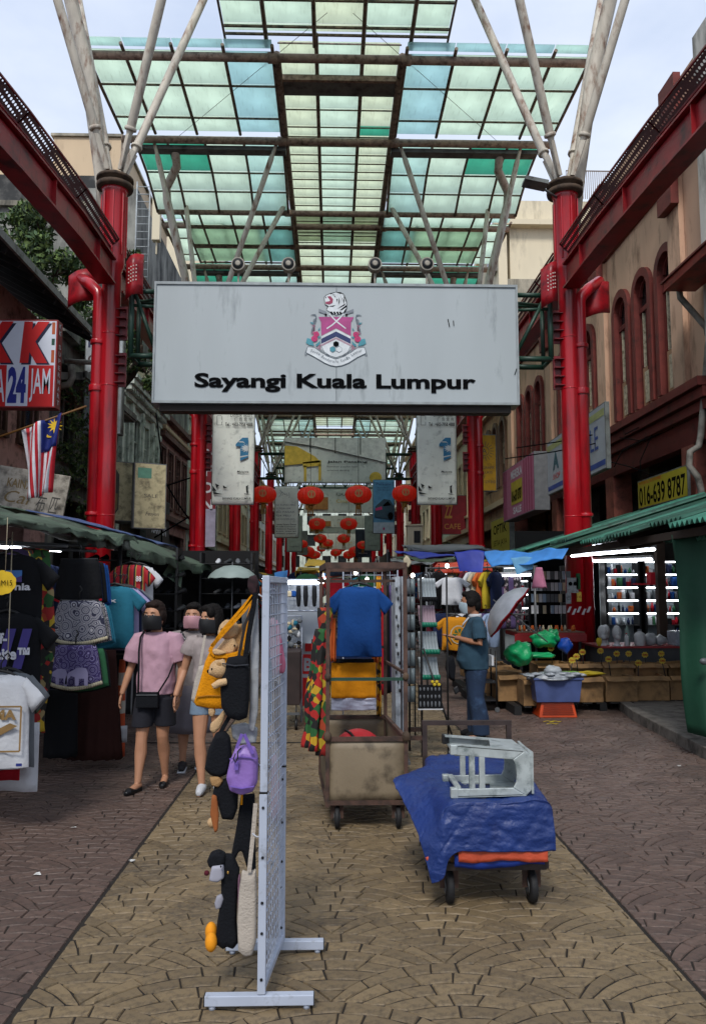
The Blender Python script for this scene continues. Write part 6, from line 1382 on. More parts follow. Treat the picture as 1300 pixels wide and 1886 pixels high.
for k,(x,s_) in enumerate(((5.08,.12),(5.25,.1))):blob((x,12.8,.831+s_*.8),(s_,s_*.8,s_*.8),18,k).build('wrapped_bundle',mat('plastic_wrap','#8f9396',.3),label=('larger','smaller')[k]+' bundle wrapped in clear plastic on the counter',cat='bundle')
CLR=mat('clear_plastic_box','#7c8490',.25,var=.2,scale=20)
MB().box(5.42,5.92,12.6,12.95,.832,1.06).build('plastic_box',CLR,label='clear plastic box of hooks at the right end of the counter',cat='box',bevel=.012)
for k in range(11):MB().path([(5.45+k*.043,12.62,1.06),(5.46+k*.043,12.62,1.12),(5.48+k*.043,12.62,1.1)],.006,4).build('hook',CBl,label='blue hook sticking out of the clear box',cat='hook',group='hooks in the clear box')
CARD=mat('cardboard','#80623f',.85,var=.15,scale=3,dirt='#54402a',dscale=4,rand=.18);PAL=mat('pallet_black','#131313',.7)
def carton(label,x,y,z,w,d,h,rz=0,fill=None,seed=0):
 q=random.Random(seed);o=thing('cardboard_box',label,'box',(x,y,z),0,'cardboard boxes of goods on the right');t_=.012
 def face(p0,p1,h0,h1):return MB().slab(lambda u,v:V(p0).lerp(V(p1),u)+V((0,0,h*v+(h0+(h1-h0)*u)*(v>.99)))+V((.003*math.sin(9*v+seed),.004*math.sin(7*u+5*v+seed),0)),8,5,(0,t_,0) if abs(p0[1]-p1[1])<.01 else(t_,0,0),sm=False)
 for p0,p1 in(((x-w/2,y-d/2,z),(x+w/2,y-d/2,z)),((x-w/2,y+d/2,z),(x+w/2,y+d/2,z)),((x-w/2,y-d/2,z),(x-w/2,y+d/2,z)),((x+w/2-t_,y-d/2,z),(x+w/2-t_,y+d/2,z))):
  face(p0,p1,q.uniform(-.02,.02),q.uniform(-.02,.02)).build('side',CARD,o)
 MB().box(x-w/2+.02,x+w/2-.02,y-d/2+.02,y+d/2-.02,z,z+h*.8).build('contents',fill or CCr,o)
 MB().slab(lambda u,v:V((x-w/2+w*u,y-d/2-.09*v,z+h-.05*v+.006*math.sin(u*8+seed))),4,1,(0,0,.006),sm=False).build('flap',CARD,o)
 if rz:o.rotation_euler=(0,0,rz)
 return o
def pallet(label,x,y,w,d):
 o=thing('pallet',label,'pallet',(x,y,0),group='black pallets under the boxes')
 for k in range(5):MB().box(x-w/2+k*w/5,x-w/2+k*w/5+w*.14,y-d/2,y+d/2,.10,.12).build('deck_board',PAL,o)
 for k in range(3):MB().box(x-w/2+k*(w-.1)/2,x-w/2+k*(w-.1)/2+.1,y-d/2,y+d/2,0,.099).build('runner',PAL,o)
bx=[('leftmost front',2.85,11.35,.42),('second front',3.6,11.7,.5),('third front',4.12,11.75,.46),('fourth front',4.62,11.85,.5),('rightmost front',5.12,11.9,.44)]
for k,(n_,x,y,w) in enumerate(bx):carton(f'{n_} cardboard box in the low row on the right',x,y,.125,w,.5,.34,.04*(k%3-1),(CCr,CYel,CG,COr,CCr)[k],k)
for k in range(5):carton(f'{("first","second","third","fourth","fifth")[k]} cardboard box of the receding row behind the man',2.6+.02*k,11.9+k*.75,.125,.5,.6,.36,.08,(CG,CCr,CN,CGr,CCr)[k],k+10)
for k in range(5):carton(f'{("first","second","third","fourth","fifth")[k]} cardboard box in the raised row behind the front boxes',3.3+.5*k,12.3,.3,.47,.45,.3,0,(CYel,CCr,CR,CG,CCr)[k],k+20)
for k,(x,y) in enumerate(((2.85,11.4),(3.85,11.75),(4.9,11.9),(2.6,12.6),(2.65,13.9))):pallet(f'{orde[k]} black pallet under the cardboard boxes',x,y,1.0 if k else.7,.6 if k<3 else 1.2)
MB().box(5.15,6.0,11.7,11.75,.1,.75).build('cardboard_sheet',CARD,label='flat cardboard sheet standing beside the green curtain',cat='cardboard')
tags=[(1072,1197),(1105,1195),(1135,1200),(1187,1202),(1217,1200),(960,1188),(1014,1190),(1053,1212),(1061,1205),(1120,1210),(1157,1200),(1175,1217),(1219,1213)]
for k,(px,py) in enumerate(tags):
 y_=12.35 if py<1204 else 11.8;q=at(px,py+4,y_);o=thing('price_tag',f'{orde[k]} yellow star price tag on a stick among the goods boxes','price tag',q,group='yellow price tags among the boxes')
 pts=[q+V(((.055 if i%2 else.044)*math.cos(i*math.pi/8),0,(.05 if i%2 else.04)*math.sin(i*math.pi/8))) for i in range(16)]
 MB().prism(pts,(0,.004,0)).build('card',mat('tag_yellow','#a8922a',.7),o);Fr(q+V((0,-.003,0))).txt(('RM5','3pc','RM10')[k%3],-.035,-.015,.07,.03,CR,o,bold=.02);MB().tube(q+V((0,.006,-.03)),q+V((rnd.uniform(-.04,.04),.0,-.24)),.008,n=5).build('stick',BLKM,o)
PG=mat('plastic_green','#0d8a52',.35,var=.3,bump=.6,bscale=25)
for k,(px,py,Y_,r_) in enumerate(((957,1203,11.6,(.2,.2,.16)),(1000,1178,12.3,(.2,.15,.12)),(1018,1172,12.5,(.1,.1,.11)),(995,1207,12.0,(.22,.12,.05)))):blob(at(px,py,Y_),r_,26,k*3.1).build('green_plastic_bag',PG,label=('big crumpled green plastic bag on the boxes behind the man','bunched green plastic bag before the red table','small green plastic bag beside the blue one','flattened green plastic between the bags and boxes')[k],cat='plastic bag')
blob(at(1040,1188,12.4),(.1,.1,.12),20,2.2).build('blue_plastic_bag',mat('plastic_blue','#15419a',.35,bump=.5),label='blue plastic bag next to the green bags',cat='plastic bag')
for k,(n_,x) in enumerate((('lime green',3.45),('bright yellow',3.75))):blob((x,11.75,.5),(.2,.15,.03),16,k).build('cloth_pile',(mat('lime','#5f8a2c',.7),CYel)[k],label=f'{n_} folded goods lying on top of the front boxes',cat='goods')
q=gnd(1028,1322);X_,Y_=q.x,q.y+.2
o=thing('plastic_stool','orange ribbed plastic stool carrying the blue tub','stool',(X_,Y_,0));ORP=mat('orange_plastic','#b23f16',.4)
MB().loft([[V((X_+sx*w,Y_+sy*w*.75,z)) for sx,sy in((-1,-1),(1,-1),(1,1),(-1,1))] for w,z in((.26,0),(.22,.2))],sm=False).build('body',ORP,o,bevel=.01)
for k in range(6):z=.04+k*.025;w=.26-.04*z/.2;MB().box(X_-w+.04,X_+w-.04,Y_-w*.75-.012,Y_-w*.75+.0,z,z+.012).build('rib',mat('orange_dark','#7c2a10',.5),o)
o=thing('plastic_tub','translucent blue grey tub heaped with clear packets','tub',(X_,Y_,.205));TUBM=mat('tub_plastic','#44517c',.3,var=.3,scale=4)
MB().loft([[V((X_+sx*w,Y_+sy*w*.72,z)) for sx,sy in((-1,-1),(1,-1),(1,1),(-1,1))] for w,z in((.29,.205),(.325,.5),(.345,.5),(.345,.53))],sm=False).build('body',TUBM,o,bevel=.015)
PKT=mat('clear_packets','#8b9096',.25,var=.35,scale=14,bump=.6);blob((X_,Y_,.53),(.4,.3,.05),30,3.3).build('heap',PKT,o)
for k in range(9):blob((X_-.38+k*.09,Y_-.22+.05*(k%3),.56+.02*(k%2)),(.08,.08,.02),10,k).build('clear_packet',PKT,label='crumpled clear packet on top of the blue tub',cat='packet',group='clear packets on the blue tub')
blob((X_-.02,Y_-.05,.62),(.12,.1,.06),16,9).build('plastic_bag',mat('bag_white','#9ba1a6',.4,bump=.5),label='white crumpled plastic bag topping the blue tub',cat='plastic bag')
for k in range(3):b=MB();g=gnd(1000+k*6,1330+(k%2)*4);b.path([g+V((0,0,.006)),g+V((.06,.03,.012)),g+V((.12,-.02,.006)),g+V((.16,.02,.01))],.004,4).build('yellow_strap',CYel,label=f'{orde[k]} curled yellow plastic strap on the paving by the orange stool',cat='strap')
o=thing('wire_trolley','black wire trolley with papers beside the receding boxes','trolley',(2.15,11.6,0));
b=MB()
for x in(1.98,2.32):
 for y in(11.4,11.8):b.tube((x,y,.06),(x,y,.85),.014,n=6)
b.build('frame',BLKM,o)
for z in(.15,.4,.62):MB().box(1.98,2.32,11.4,11.8,z,z+.02).build('shelf',BLKM,o)
for x in(1.98,2.32):MB().lathe((x,11.37,.035),[(.035,0),(.035,.025)],12,ax=(0,1,0)).build('wheel',STEEL,o)
for k in range(7):MB().box(2.0+k*.044,2.035+k*.044,11.45,11.7,.64,.78).build('card_packet',(CWt,CCr,CG)[k%3],label='pale card packet standing on the black wire trolley',cat='packet',group='card packets on the trolley')
# ------ soft goods helper: puffed outline traced at its own depth
def puff(name,label,px,Y,t,m,cat=None,parent=None,group=None,vox=.006,sm=5,taper=.8):
 P=[at(x,y,Y) for x,y in px];c=sum(P,V((0,0,0)))/len(P);rg=[]
 for d,k in((-.5,taper),(-.3,.96),(0,1),(.3,.96),(.5,taper)):rg.append([c+(p_-c)*k+V((0,d*t,0)) for p_ in P])
 b=MB().loft(rg)
 if parent is None:
  z=min(p_.z for p_ in P);off=V((c.x,c.y,z));o=baked(b,name,m,vox,sm,off=off,label=label,cat=cat,group=group);o.location=off;return o
 return baked(b,name,m,vox,sm,parent=parent)
def strap(name,px,Y,w,m,parent,t=.006):
 b=MB();P=[at(x,y,Y) if len(q_)==2 else at(x,y,q_[2]) for q_ in px for x,y in[q_[:2]]]
 for a,c in zip(P,P[1:]):b.bar(a,c,w,t,up=(0,1,0))
 return b.build(name,m,parent)
 # ------ wire grid display rack in the foreground
RW=mat('rack_white_paint','#a3abba',.4,var=.06,dirt='#7c8086',dscale=14,damt=.15);BOLT=mat('bolt_dark','#2a2b2e',.4,metal=.6)
gf=V((-.285,3.455,0));gr=V((-.236,3.96,0))
GR=thing('display_rack','white steel grid display rack on T-shaped feet in the foreground','display rack',((gf.x+gr.x)/2,3.7,0))
for p_,nm in((gf,'f'),(gr,'r')):
 MB().box(p_.x-.0165,p_.x+.0165,p_.y-.0165,p_.y+.0165,.06,.855).build('lower_post',RW,GR,bevel=.003)
 MB().box(p_.x-.0145,p_.x+.0165,p_.y-.0145,p_.y+.0145,.862,1.765).build('upper_post',RW,GR,bevel=.003)
 MB().box(p_.x-.017,p_.x+.017,p_.y-.017,p_.y+.017,.8552,.8618).build('joint_cap',BLKM,GR)
 for z in(.12,.42,.60,.80,.3):MB().tube((p_.x,p_.y-.017,z),(p_.x,p_.y-.021,z),.006,n=8).build('bolt',BOLT,GR)
for p_,x0,x1 in((gf,-.515,-.071),(gr,-.495,-.036)):
 MB().box(x0,x1,p_.y-.02,p_.y+.02,.018,.058).build('foot',RW,GR,bevel=.003)
 for x in(x0+.03,x1-.03):MB().lathe((x,p_.y,0),[(.014,0),(.014,.018)],10).build('glide',RW,GR)
 for x in(x0-.003,x1):MB().box(x,x+.003,p_.y-.021,p_.y+.021,.017,.059).build('end_cap',BLKM,GR)
for z in(.075,1.75):MB().bar(gf+V((0,.018,z)),gr+V((0,-.018,z)),.028,.028).build('rail',RW,GR,bevel=.002)
b=MB()
for k in range(35):z=.11+k*.0478;b.tube(gf+V((.004,.016,z)),gr+V((.004,-.016,z)),.003,n=5,cap=False)
for k in range(1,11):q=gf.lerp(gr,k/11);b.tube(q+V((0,0,.08)),q+V((0,0,1.74)),.0027,n=5,cap=False)
b.build('wire_grid',RW,GR)['kind']='stuff'
HKM=mat('hook_white','#a9adb5',.4)
for k,z in enumerate((1.66,1.69,1.27,1.02,.62,.66,.93,.5)):
 q=gf.lerp(gr,(.2+.17*k)%1);MB().path([q+V((0,0,z)),q+V((.012,0,z+.012)),q+V((.0,0,z+.02)),q+V((-.03,0,z+.01)),q+V((-.05,0,z+.025))],.004,5).build('display_hook',HKM,label=f'{orde[k]} small white hook clipped on the foreground grid',cat='hook',group='hooks on the grid rack')
at_=at
def at(px,py,Y):return at_(px,py,Y+.18 if Y<3.85 else Y)
YLB=cloth('mustard','#c98208',bscale=90);BKB=cloth('black_canvas','#0f1116',bscale=90);PLB=mat('purple_nylon','#8668ae',.45,var=.12,bump=.5,bscale=22);CRB=cloth('canvas_cream','#aca398',bscale=110,dirt='#8f8880');BEAR=cloth('bear_beige','#b79872',bscale=160);BEARD=cloth('bear_tan','#9c7a52',bscale=160);PLASTIC=mat('plastic_sleeve','#94979b',.2,var=.3,scale=12,bump=.7,bscale=30)
yb=thing('tote_bag','mustard yellow tote bag with bear on it hanging on the grid rack','bag',at(390,1300,3.46))
puff('bag_body',None,[(388,1196),(400,1203),(425,1207),(448,1200),(450,1230),(440,1285),(420,1306),(392,1306),(362,1301),(357,1294),(368,1255),(378,1218)],3.46,.06,YLB,parent=yb)
for px in(((466,1097),(440,1128),(412,1160),(387,1197)),((468,1098),(452,1122),(430,1146),(390,1190)),((468,1100),(457,1140),(453,1170),(449,1203))):strap('handle',px,3.44,.016,YLB,yb)
strap('handle',((386,1196),(397,1207),(420,1208),(449,1200)),3.42,.018,YLB,yb);strap('seam',((360,1284),(385,1281),(412,1282)),3.424,.004,mat('seam_mustard','#a36a10',.8),yb)
bb=thing('tote_bag','black canvas tote bag hanging beside the mustard bag','bag',at(440,1326,3.38))
puff('bag_body',None,[(420,1210),(440,1207),(457,1208),(460,1240),(459,1300),(456,1322),(440,1328),(420,1322),(408,1302),(406,1265),(411,1235)],3.37,.07,BKB,parent=bb);strap('seam',((409,1222),(432,1226),(458,1224)),3.328,.005,mat('seam_black','#2c2f36',.8),bb);strap('handle',((471,1092),(465,1130),(458,1170),(452,1212)),3.36,.022,BKB,bb);strap('handle',((473,1098),(452,1150),(440,1208)),3.39,.012,mat('handle_dark','#241d1a',.8),bb)
def bear(label,px,py,r,Y,m=BEAR,face=-1,extra=True):
 c=at(px,py,Y);s=r*Y/1470;o=thing('plush_bear',label,'plush toy',c-V((0,0,s)),group='bears on the grid rack')
 b=MB().ell(c,(s,s*.9,s*.98),16).ell(c+V((face*s*.62,-s*.2,-s*.28)),(s*.5,s*.45,s*.42),12)
 for q in(-.5,.5):b.ell(c+V((s*.1+q*s*.5*(1 if face else 1),-s*.1+q*s*.9,s*.72)),(s*.34,s*.16,s*.34),10)
 baked(b,'head',m,s*.12,3,parent=o)
 MB().ell(c+V((s*.12,-s*.72,s*.52)),(s*.26,s*.08,s*.28),10).build('ear_inner',BEARD,o)
 MB().ell(c+V((face*s*.62,-s*.72,s*.06)),(s*.09,s*.06,s*.12),8).build('eye',INK,o);MB().ell(c+V((face*s*1.05,-s*.3,-s*.22)),(s*.14,s*.14,s*.2),8).build('nose',INK,o)
 return o
q=bear('beige bear head resting on the mustard bag',403,1232,18,3.36)
baked(MB().path([at(418,1255,3.33),at(404,1258,3.32),at(392,1265,3.32)],[.016,.017,.014],10),'arm',BEAR,.005,3,parent=q)
q=bear('larger beige bear head at the top of the grid rack',422,1160,20,3.5)
puff('body',None,[(415,1176),(432,1172),(440,1190),(430,1205),(405,1206),(398,1196)],3.5,.05,BEAR,parent=q)
q=thing('plush_bear','tan plush animal leaning behind the black strap','plush toy',at(442,1200,3.52));puff('body',None,[(434,1150),(448,1148),(452,1165),(447,1200),(436,1206),(430,1190)],3.52,.05,BEARD,parent=q);MB().ell(at(432,1189,3.47),(.004,.004,.005),8).build('eye',INK,q)
puff('plush_paw','small beige paw peeping over the mustard bag',[(390,1198),(396,1194),(403,1196),(412,1198),(420,1203),(405,1207),(394,1206)],3.42,.03,BEAR,cat='plush toy')
puff('plush_toy','beige plush leg hanging below the black tote',[(414,1304),(416,1318),(407,1340),(394,1352),(386,1345),(388,1332),(402,1320)],3.44,.035,BEAR,cat='plush toy');puff('plush_toy','shorter beige plush leg left below the mustard bag',[(384,1302),(396,1302),(398,1312),(392,1322),(384,1316)],3.46,.03,BEAR,cat='plush toy')
puff('plastic_bag','clear plastic sleeve hanging along the upper grid post',[(463,1102),(476,1098),(478,1200),(476,1310),(468,1352),(458,1345),(461,1250),(462,1180)],3.42,.02,PLASTIC,cat='plastic bag')
puff('plastic_bag','crumpled clear plastic bag above the purple bag',[(425,1335),(450,1330),(476,1340),(472,1368),(445,1372),(428,1358)],3.46,.04,PLASTIC,cat='plastic bag',sm=1)
tag(strap('cloth_strip',((455,1104),(457,1200)),3.5,.05,CG,None),'grey cloth strip hanging behind the straps on the rack','cloth')
q=thing('drawstring_bag','black nylon bag hanging left of the purple bag','bag',at(400,1428,3.42));puff('bag_body',None,[(398,1348),(414,1345),(424,1356),(428,1395),(422,1424),(406,1432),(388,1427),(377,1416),(384,1380)],3.43,.07,BKB,parent=q);strap('handle',((424,1318),(414,1335),(406,1350)),3.42,.018,BKB,q)
q=thing('handbag','glossy purple bag with buckle strap hanging on the grid rack','bag',at(447,1463,3.36));puff('bag_body',None,[(434,1376),(450,1371),(470,1375),(476,1395),(475,1440),(466,1458),(445,1464),(424,1456),(417,1432),(424,1400)],3.36,.09,PLB,parent=q,taper=.7)
strap('handle',((446,1352),(436,1378)),3.30,.014,mat('purple_dark','#6f57a8',.5),q);strap('handle',((450,1352),(466,1388)),3.305,.014,MATS['purple_dark'],q);strap('seam',((423,1398),(445,1394),(474,1397)),3.308,.004,MATS['purple_dark'],q);strap('seam',((424,1448),(445,1452),(468,1448)),3.308,.004,MATS['purple_dark'],q);strap('strap_tab',((436,1402),(435,1418)),3.3,.018,MATS['purple_dark'],q)
MB().path([at(444,1378,3.29),at(438,1384,3.28),at(438,1396,3.28),at(434,1404,3.28),at(430,1398,3.28),at(434,1388,3.28)],.003,6).build('buckle',BLKM,q)
q=thing('plush_toy','black and brown plush toy with long brown scarf below the bags','plush toy',at(400,1530,3.44));puff('body',None,[(396,1440),(420,1432),(440,1452),(438,1490),(430,1510),(410,1508),(402,1480),(392,1462)],3.44,.07,BKB,parent=q);puff('face',None,[(386,1430),(404,1428),(412,1438),(404,1450),(390,1446)],3.42,.05,BEARD,parent=q)
puff('scarf',None,[(390,1462),(400,1464),(404,1500),(402,1530),(396,1537),(392,1522),(387,1500)],3.40,.02,mat('scarf_brown','#8b4f26',.9),parent=q);MB().ell(at(391,1515,3.44),(.022,.022,.022),12).build('paw',BEAR,q)
q=thing('hanging_straps','bundle of long black straps hanging down beside the post','strap',at(440,1600,3.42));puff('strap_bundle',None,[(444,1462),(470,1460),(472,1600),(470,1620),(456,1600),(444,1560),(430,1590),(424,1585),(436,1520)],3.46,.04,BKB,parent=q);strap('strap',((446,1462),(445,1482)),3.4,.008,YLB,q)
q=thing('plush_toy','long black plush with grey muzzle and orange feet at the rack bottom','plush toy',at(415,1745,3.4))
puff('body',None,[(408,1570),(430,1572),(442,1600),(438,1640),(436,1700),(440,1735),(430,1748),(418,1742),(412,1748),(398,1738),(400,1700),(408,1650)],3.4,.07,BKB,parent=q);puff('cap',None,[(382,1584),(388,1570),(402,1565),(416,1572),(416,1588),(400,1596),(386,1596)],3.38,.07,BKB,parent=q)
puff('muzzle',None,[(391,1592),(412,1590),(414,1616),(402,1624),(385,1621),(388,1606)],3.36,.055,mat('plush_grey','#8f8f9a',.9),parent=q);MB().ell(at(381,1608,3.36),(.0115,.0115,.011),10).build('nose',CMar,q);MB().ell(at(407,1596,3.32),(.003,.003,.005),8).build('eye',INK,q)
puff('hand',None,[(399,1650),(409,1645),(413,1655),(407,1672),(398,1676),(395,1664)],3.37,.03,mat('plush_grey','#8f8f9a'),parent=q)
for y_ in(1716,1735):MB().ell(at(389,y_,3.38+(.03 if y_<1720 else-.01)),(.026,.03,.04),14).build('foot',mat('plush_orange','#d6890c',.8),q)
MB().ell(at(420,1607,3.33),(.004,.002,.007),8).build('button',GOLD,q)
q=thing('tote_bag','cream canvas tote bag hanging low beside the grid post','bag',at(455,1760,3.36));puff('bag_body',None,[(446,1600),(458,1606),(472,1598),(474,1650),(472,1735),(465,1760),(450,1762),(439,1752),(437,1700),(440,1640)],3.37,.05,CRB,parent=q);strap('handle',((471,1480),(466,1540),(459,1606)),3.34,.018,CRB,q);puff('lining',None,[(438,1610),(443,1608),(443,1700),(438,1720)],3.39,.03,mat('lining_mauve','#76566a',.8),parent=q)
for k,(pl,Y_,m_,lb) in enumerate((([(500,1140),(513,1142),(527,1225),(524,1240),(505,1245),(498,1200)],3.7,cloth('hotpink','#b3667e'),'pink cloth bag hanging on the right side of the grid rack'),([(497,1138),(507,1136),(509,1190),(507,1245),(499,1246),(496,1190)],3.68,cloth('rose','#a3808c'),'dusty rose bag hanging behind the upper wire grid'),([(500,1390),(511,1388),(514,1500),(506,1520),(499,1500)],3.72,cloth('palepink','#a98792'),'pale pink bag behind the lower wire grid'),([(512,1440),(522,1438),(524,1470),(519,1482),(512,1478)],3.8,cloth('hotpink','#b3667e'),'small pink corner of a bag at the right of the grid post'),([(492,1210),(500,1210),(502,1330),(494,1332)],3.5,cloth('slate','#50606c'),'slate blue bag behind the middle of the grid'))):
 puff('hanging_bag',lb,pl,Y_,.05,m_,cat='bag')
puff('plush_cluster','dark red and black toy bunch at the top of the grid rack',[(458,1062),(472,1058),(478,1075),(474,1096),(463,1098),(456,1080)],3.48,.06,mat('bunch_dark','#241216',.9,var=.8,scale=40),cat='plush toy')
before=set(COL.objects)
RUSTY=mat('rusty_angle_steel','#4a352c',.75,var=.35,scale=14,dirt='#26201c',dscale=9);PANEL=mat('olive_brown_panel','#786b57',.55,var=.12,scale=3,dirt='#433a2e',dscale=5,damt=.35,bump=.15)
CC=thing('cage_cart','tall rusty cage cart with sheet metal bin holding a blue t-shirt','cart',(.22,6.2,0))
c4=[V((-.035,5.72,0)),V((.53,5.72,0)),V((.45,6.74,0)),V((-.1,6.74,0))]
zb,zr,zt_=.19,.635,1.885
for a,c in zip(c4,c4[1:]+c4[:1]):
 b=MB();n_=(c-a).cross(V((0,0,1))).normalized()*.004
 b.slab(lambda u,v:a.lerp(c,u)+V((0,0,zb+(zr-zb)*v))+n_*2.5*math.sin(math.pi*u)*math.sin(math.pi*v),6,6,-n_);b.build('bin_panel',PANEL,CC)
 MB().bar(a+V((0,0,zr)),c+V((0,0,zr)),.03,.03).build('rim',RUSTY,CC)
 MB().bar(a+V((0,0,zb)),c+V((0,0,zb)),.03,.03).build('rim',RUSTY,CC)
 MB().bar(a+V((0,0,zt_)),c+V((0,0,zt_)),.035,.045).build('top_rail',RUSTY,CC)
MB().prism([p_+V((0,0,zb+.016)) for p_ in c4],(0,0,.004)).build('bin_floor',RUSTY,CC)
for p_ in c4:MB().box(p_.x-.014,p_.x+.014,p_.y-.014,p_.y+.014,.16,zt_+.0).build('corner_post',RUSTY,CC)
for p_ in c4[:2]:MB().ell(p_+V((0,-.02,zr+.02)),(.03,.025,.04),10).build('wire_knot',RUST,CC);MB().ell(p_+V((0,-.018,1.08)),(.024,.02,.03),10).build('wire_knot',RUST,CC)
MB().bar(c4[0]+V((0,0,1.06)),c4[1]+V((0,0,1.06)),.022,.022).build('cross_bar',GRN,CC)
for z in(1.78,1.22,.92):MB().bar(c4[3]+V((0,0,z)),c4[2]+V((0,0,z)),.022,.022).build('cross_bar',RUSTY,CC)
MB().bar(c4[3]+V((-.03,-.35,1.78)),c4[2]+V((.06,-.35,1.78)),.022,.022).build('hanging_rail',RUSTY,CC)
MB().bar(c4[0]+V((-.0,.0,1.25)),c4[3]+V((0,0,1.2)),.02,.02).build('side_bar',RUSTY,CC);MB().bar(c4[1]+V((0,0,1.1)),c4[2]+V((0,0,1.1)),.02,.02).build('side_bar',RUSTY,CC)
def caster(parent,x,y,r,zt,w=.035,lean=0):
 o=MB().lathe((x-w/2,y,r),[(r*.55,0),(r*.95,.002),(r,w*.25),(r,w*.75),(r*.95,w-.002),(r*.55,w)],24,ax=(1,0,0)).build('wheel',mat('tyre_rubber','#141416',.7,bump=.2),parent)
 MB().lathe((x-w/2-.003,y,r),[(r*.55,0),(r*.3,-.004),(r*.3,w+.01),(r*.55,w+.006)],14,ax=(1,0,0)).build('hub',STEEL,o)
 b=MB()
 for s_ in(-1,1):b.bar((x+s_*(w/2+.009),y,r*.9),(x+s_*(w/2+.009),y+lean,zt),.005,r*.5,up=(1,0,0))
 b.bar((x,y+lean-.03,zt),(x,y+lean+.03,zt),w+.03,.008);b.build('fork',RUSTY,parent)
for x,y in((.035,5.76),(.475,5.76),(-.02,6.66),(.4,6.66)):caster(CC,x,y,.078,.178)
tee('plain blue t-shirt hanging inside the tall cage cart',(.215,6.35,1.745),CBl,w=.37,h=.57,slv=.1,seed=2)
cB=[(608,1226,6.5),(694,1226,6.5)]
def sheet(name,label,x0,y0,x1,y1,Y,m,cat,amp=.012,grp=None):
 a,c=at(x0,y0,Y),at(x1,y1,Y);return MB().slab(lambda u,v:V((a.x+(c.x-a.x)*u,Y+amp*math.sin(u*13+v*2)+amp*.7*noise.noise(V((u*5,v*5,x0))),a.z+(c.z-a.z)*v)),14,10,(0,.01,0)).build(name,m,label=label,cat=cat,group=grp)
sheet('folded_cloth','golden orange cloth hung across the tall cage cart',609,1224,694,1291,6.45,cloth('amber','#b8750c'),'cloth');sheet('plastic_packet','clear packet of white cloth below the golden orange cloth',609,1291,694,1314,6.46,mat('packet_white','#8d90a0',.3,bump=.5),'packet')
sheet('folded_cloth','dark cloth edge below the blue t-shirt',612,1217,690,1224,6.44,CB,'cloth');sheet('patterned_cloth','yellow patterned cloth strip at the right rear post of the cage cart',694,1060,704,1325,6.68,pattern('yellow_print',[(0,'#b98613'),(.55,'#1a1410'),(.75,'#8a3a16')],scale=24),'cloth');sheet('patterned_cloth','orange patterned cloth between blue t-shirt and right rear post',686,1140,699,1225,6.62,COr,'cloth');sheet('folded_cloth','orange cloth showing left of the blue t-shirt',606,1140,618,1222,6.4,COr,'cloth')
o=thing('sports_bag','red round bag with black strap lying in the bin of the cage cart','bag',(.2,6.2,.21));baked(MB().ell((.2,6.22,.42),(.21,.3,.2),22),'body',mat('bag_red','#a8232a',.5,bump=.4),.012,2,parent=o)
MB().path([(-.0,6.05,.52),(.12,5.97,.585),(.2,5.94,.55),(.3,5.97,.6),(.42,6.05,.55)],.012,6).path([(.2,5.95,.56),(.14,6.1,.61),(.1,6.3,.6)],.01,6).build('strap',BLKM,o)
SC2=pattern('scarf_rasta',[(0,'#131210'),(.2,'#9c1a16'),(.45,'#1d5226'),(.65,'#b08a1a'),(.8,'#0f0f0e')],scale=20)
for k,(pts,lb,m_) in enumerate(((((590,1160),(584,1230),(578,1300),(576,1392)),'red green and yellow scarf, middle of the bunch on the cage cart',SC2),(((597,1120),(598,1200),(596,1300),(592,1400)),'dark scarf nearest the post in the bunch on the cage cart',SCF),(((586,1180),(572,1260),(568,1330),(566,1385)),'green and red scarf at the left of the bunch on the cage cart',SC2),(((592,1165),(590,1250),(584,1340),(582,1370)),'red scarf in the bunch on the cage cart',CR))):
 scarf([at(x,y,5.78+k*.03) for x,y in pts],lb,.038,m_,seed=k)
cage0=set(COL.objects)-before
for o in cage0:
 if o.parent is None:o.location.y+=.17;o.location.x+=.004
before=set(COL.objects)
DKS=mat('dark_trolley_steel','#352a27',.5,var=.2,dirt='#1c1614',dscale=10)
TR=thing('platform_trolley','dark steel platform trolley under a blue tarpaulin in the foreground','trolley',(.86,4.8,0))
x0,x1,y0,y1,zp=.588,1.143,4.25,5.32,.225
for a,c in(((x0,y0),(x1,y0)),((x1,y0),(x1,y1)),((x1,y1),(x0,y1)),((x0,y1),(x0,y0))):MB().bar((a[0],a[1],zp),(c[0],c[1],zp),.035,.038).build('frame_bar',DKS,TR)
for k in range(3):MB().box(x0+.1+k*.17,x0+.13+k*.17,y0+.02,y1-.02,zp-.0,zp+.016).build('slat',DKS,TR)
for x in(.617,1.19):MB().bar((x,5.33,.21),(x,5.33,.80),.032,.032).build('handle_post',DKS,TR)
MB().bar((.6,5.33,.805),(1.207,5.33,.805),.034,.03).build('handle_bar',DKS,TR)
for x,y in((.632,4.34),(1.085,4.34),(.64,5.2),(1.1,5.2)):caster(TR,x,y,.088,.205,.04)
MB().box(.63,1.12,4.24,5.2,.246,.54).build('carton_load',CARD,label='cardboard load hidden under the blue tarpaulin',cat='box')
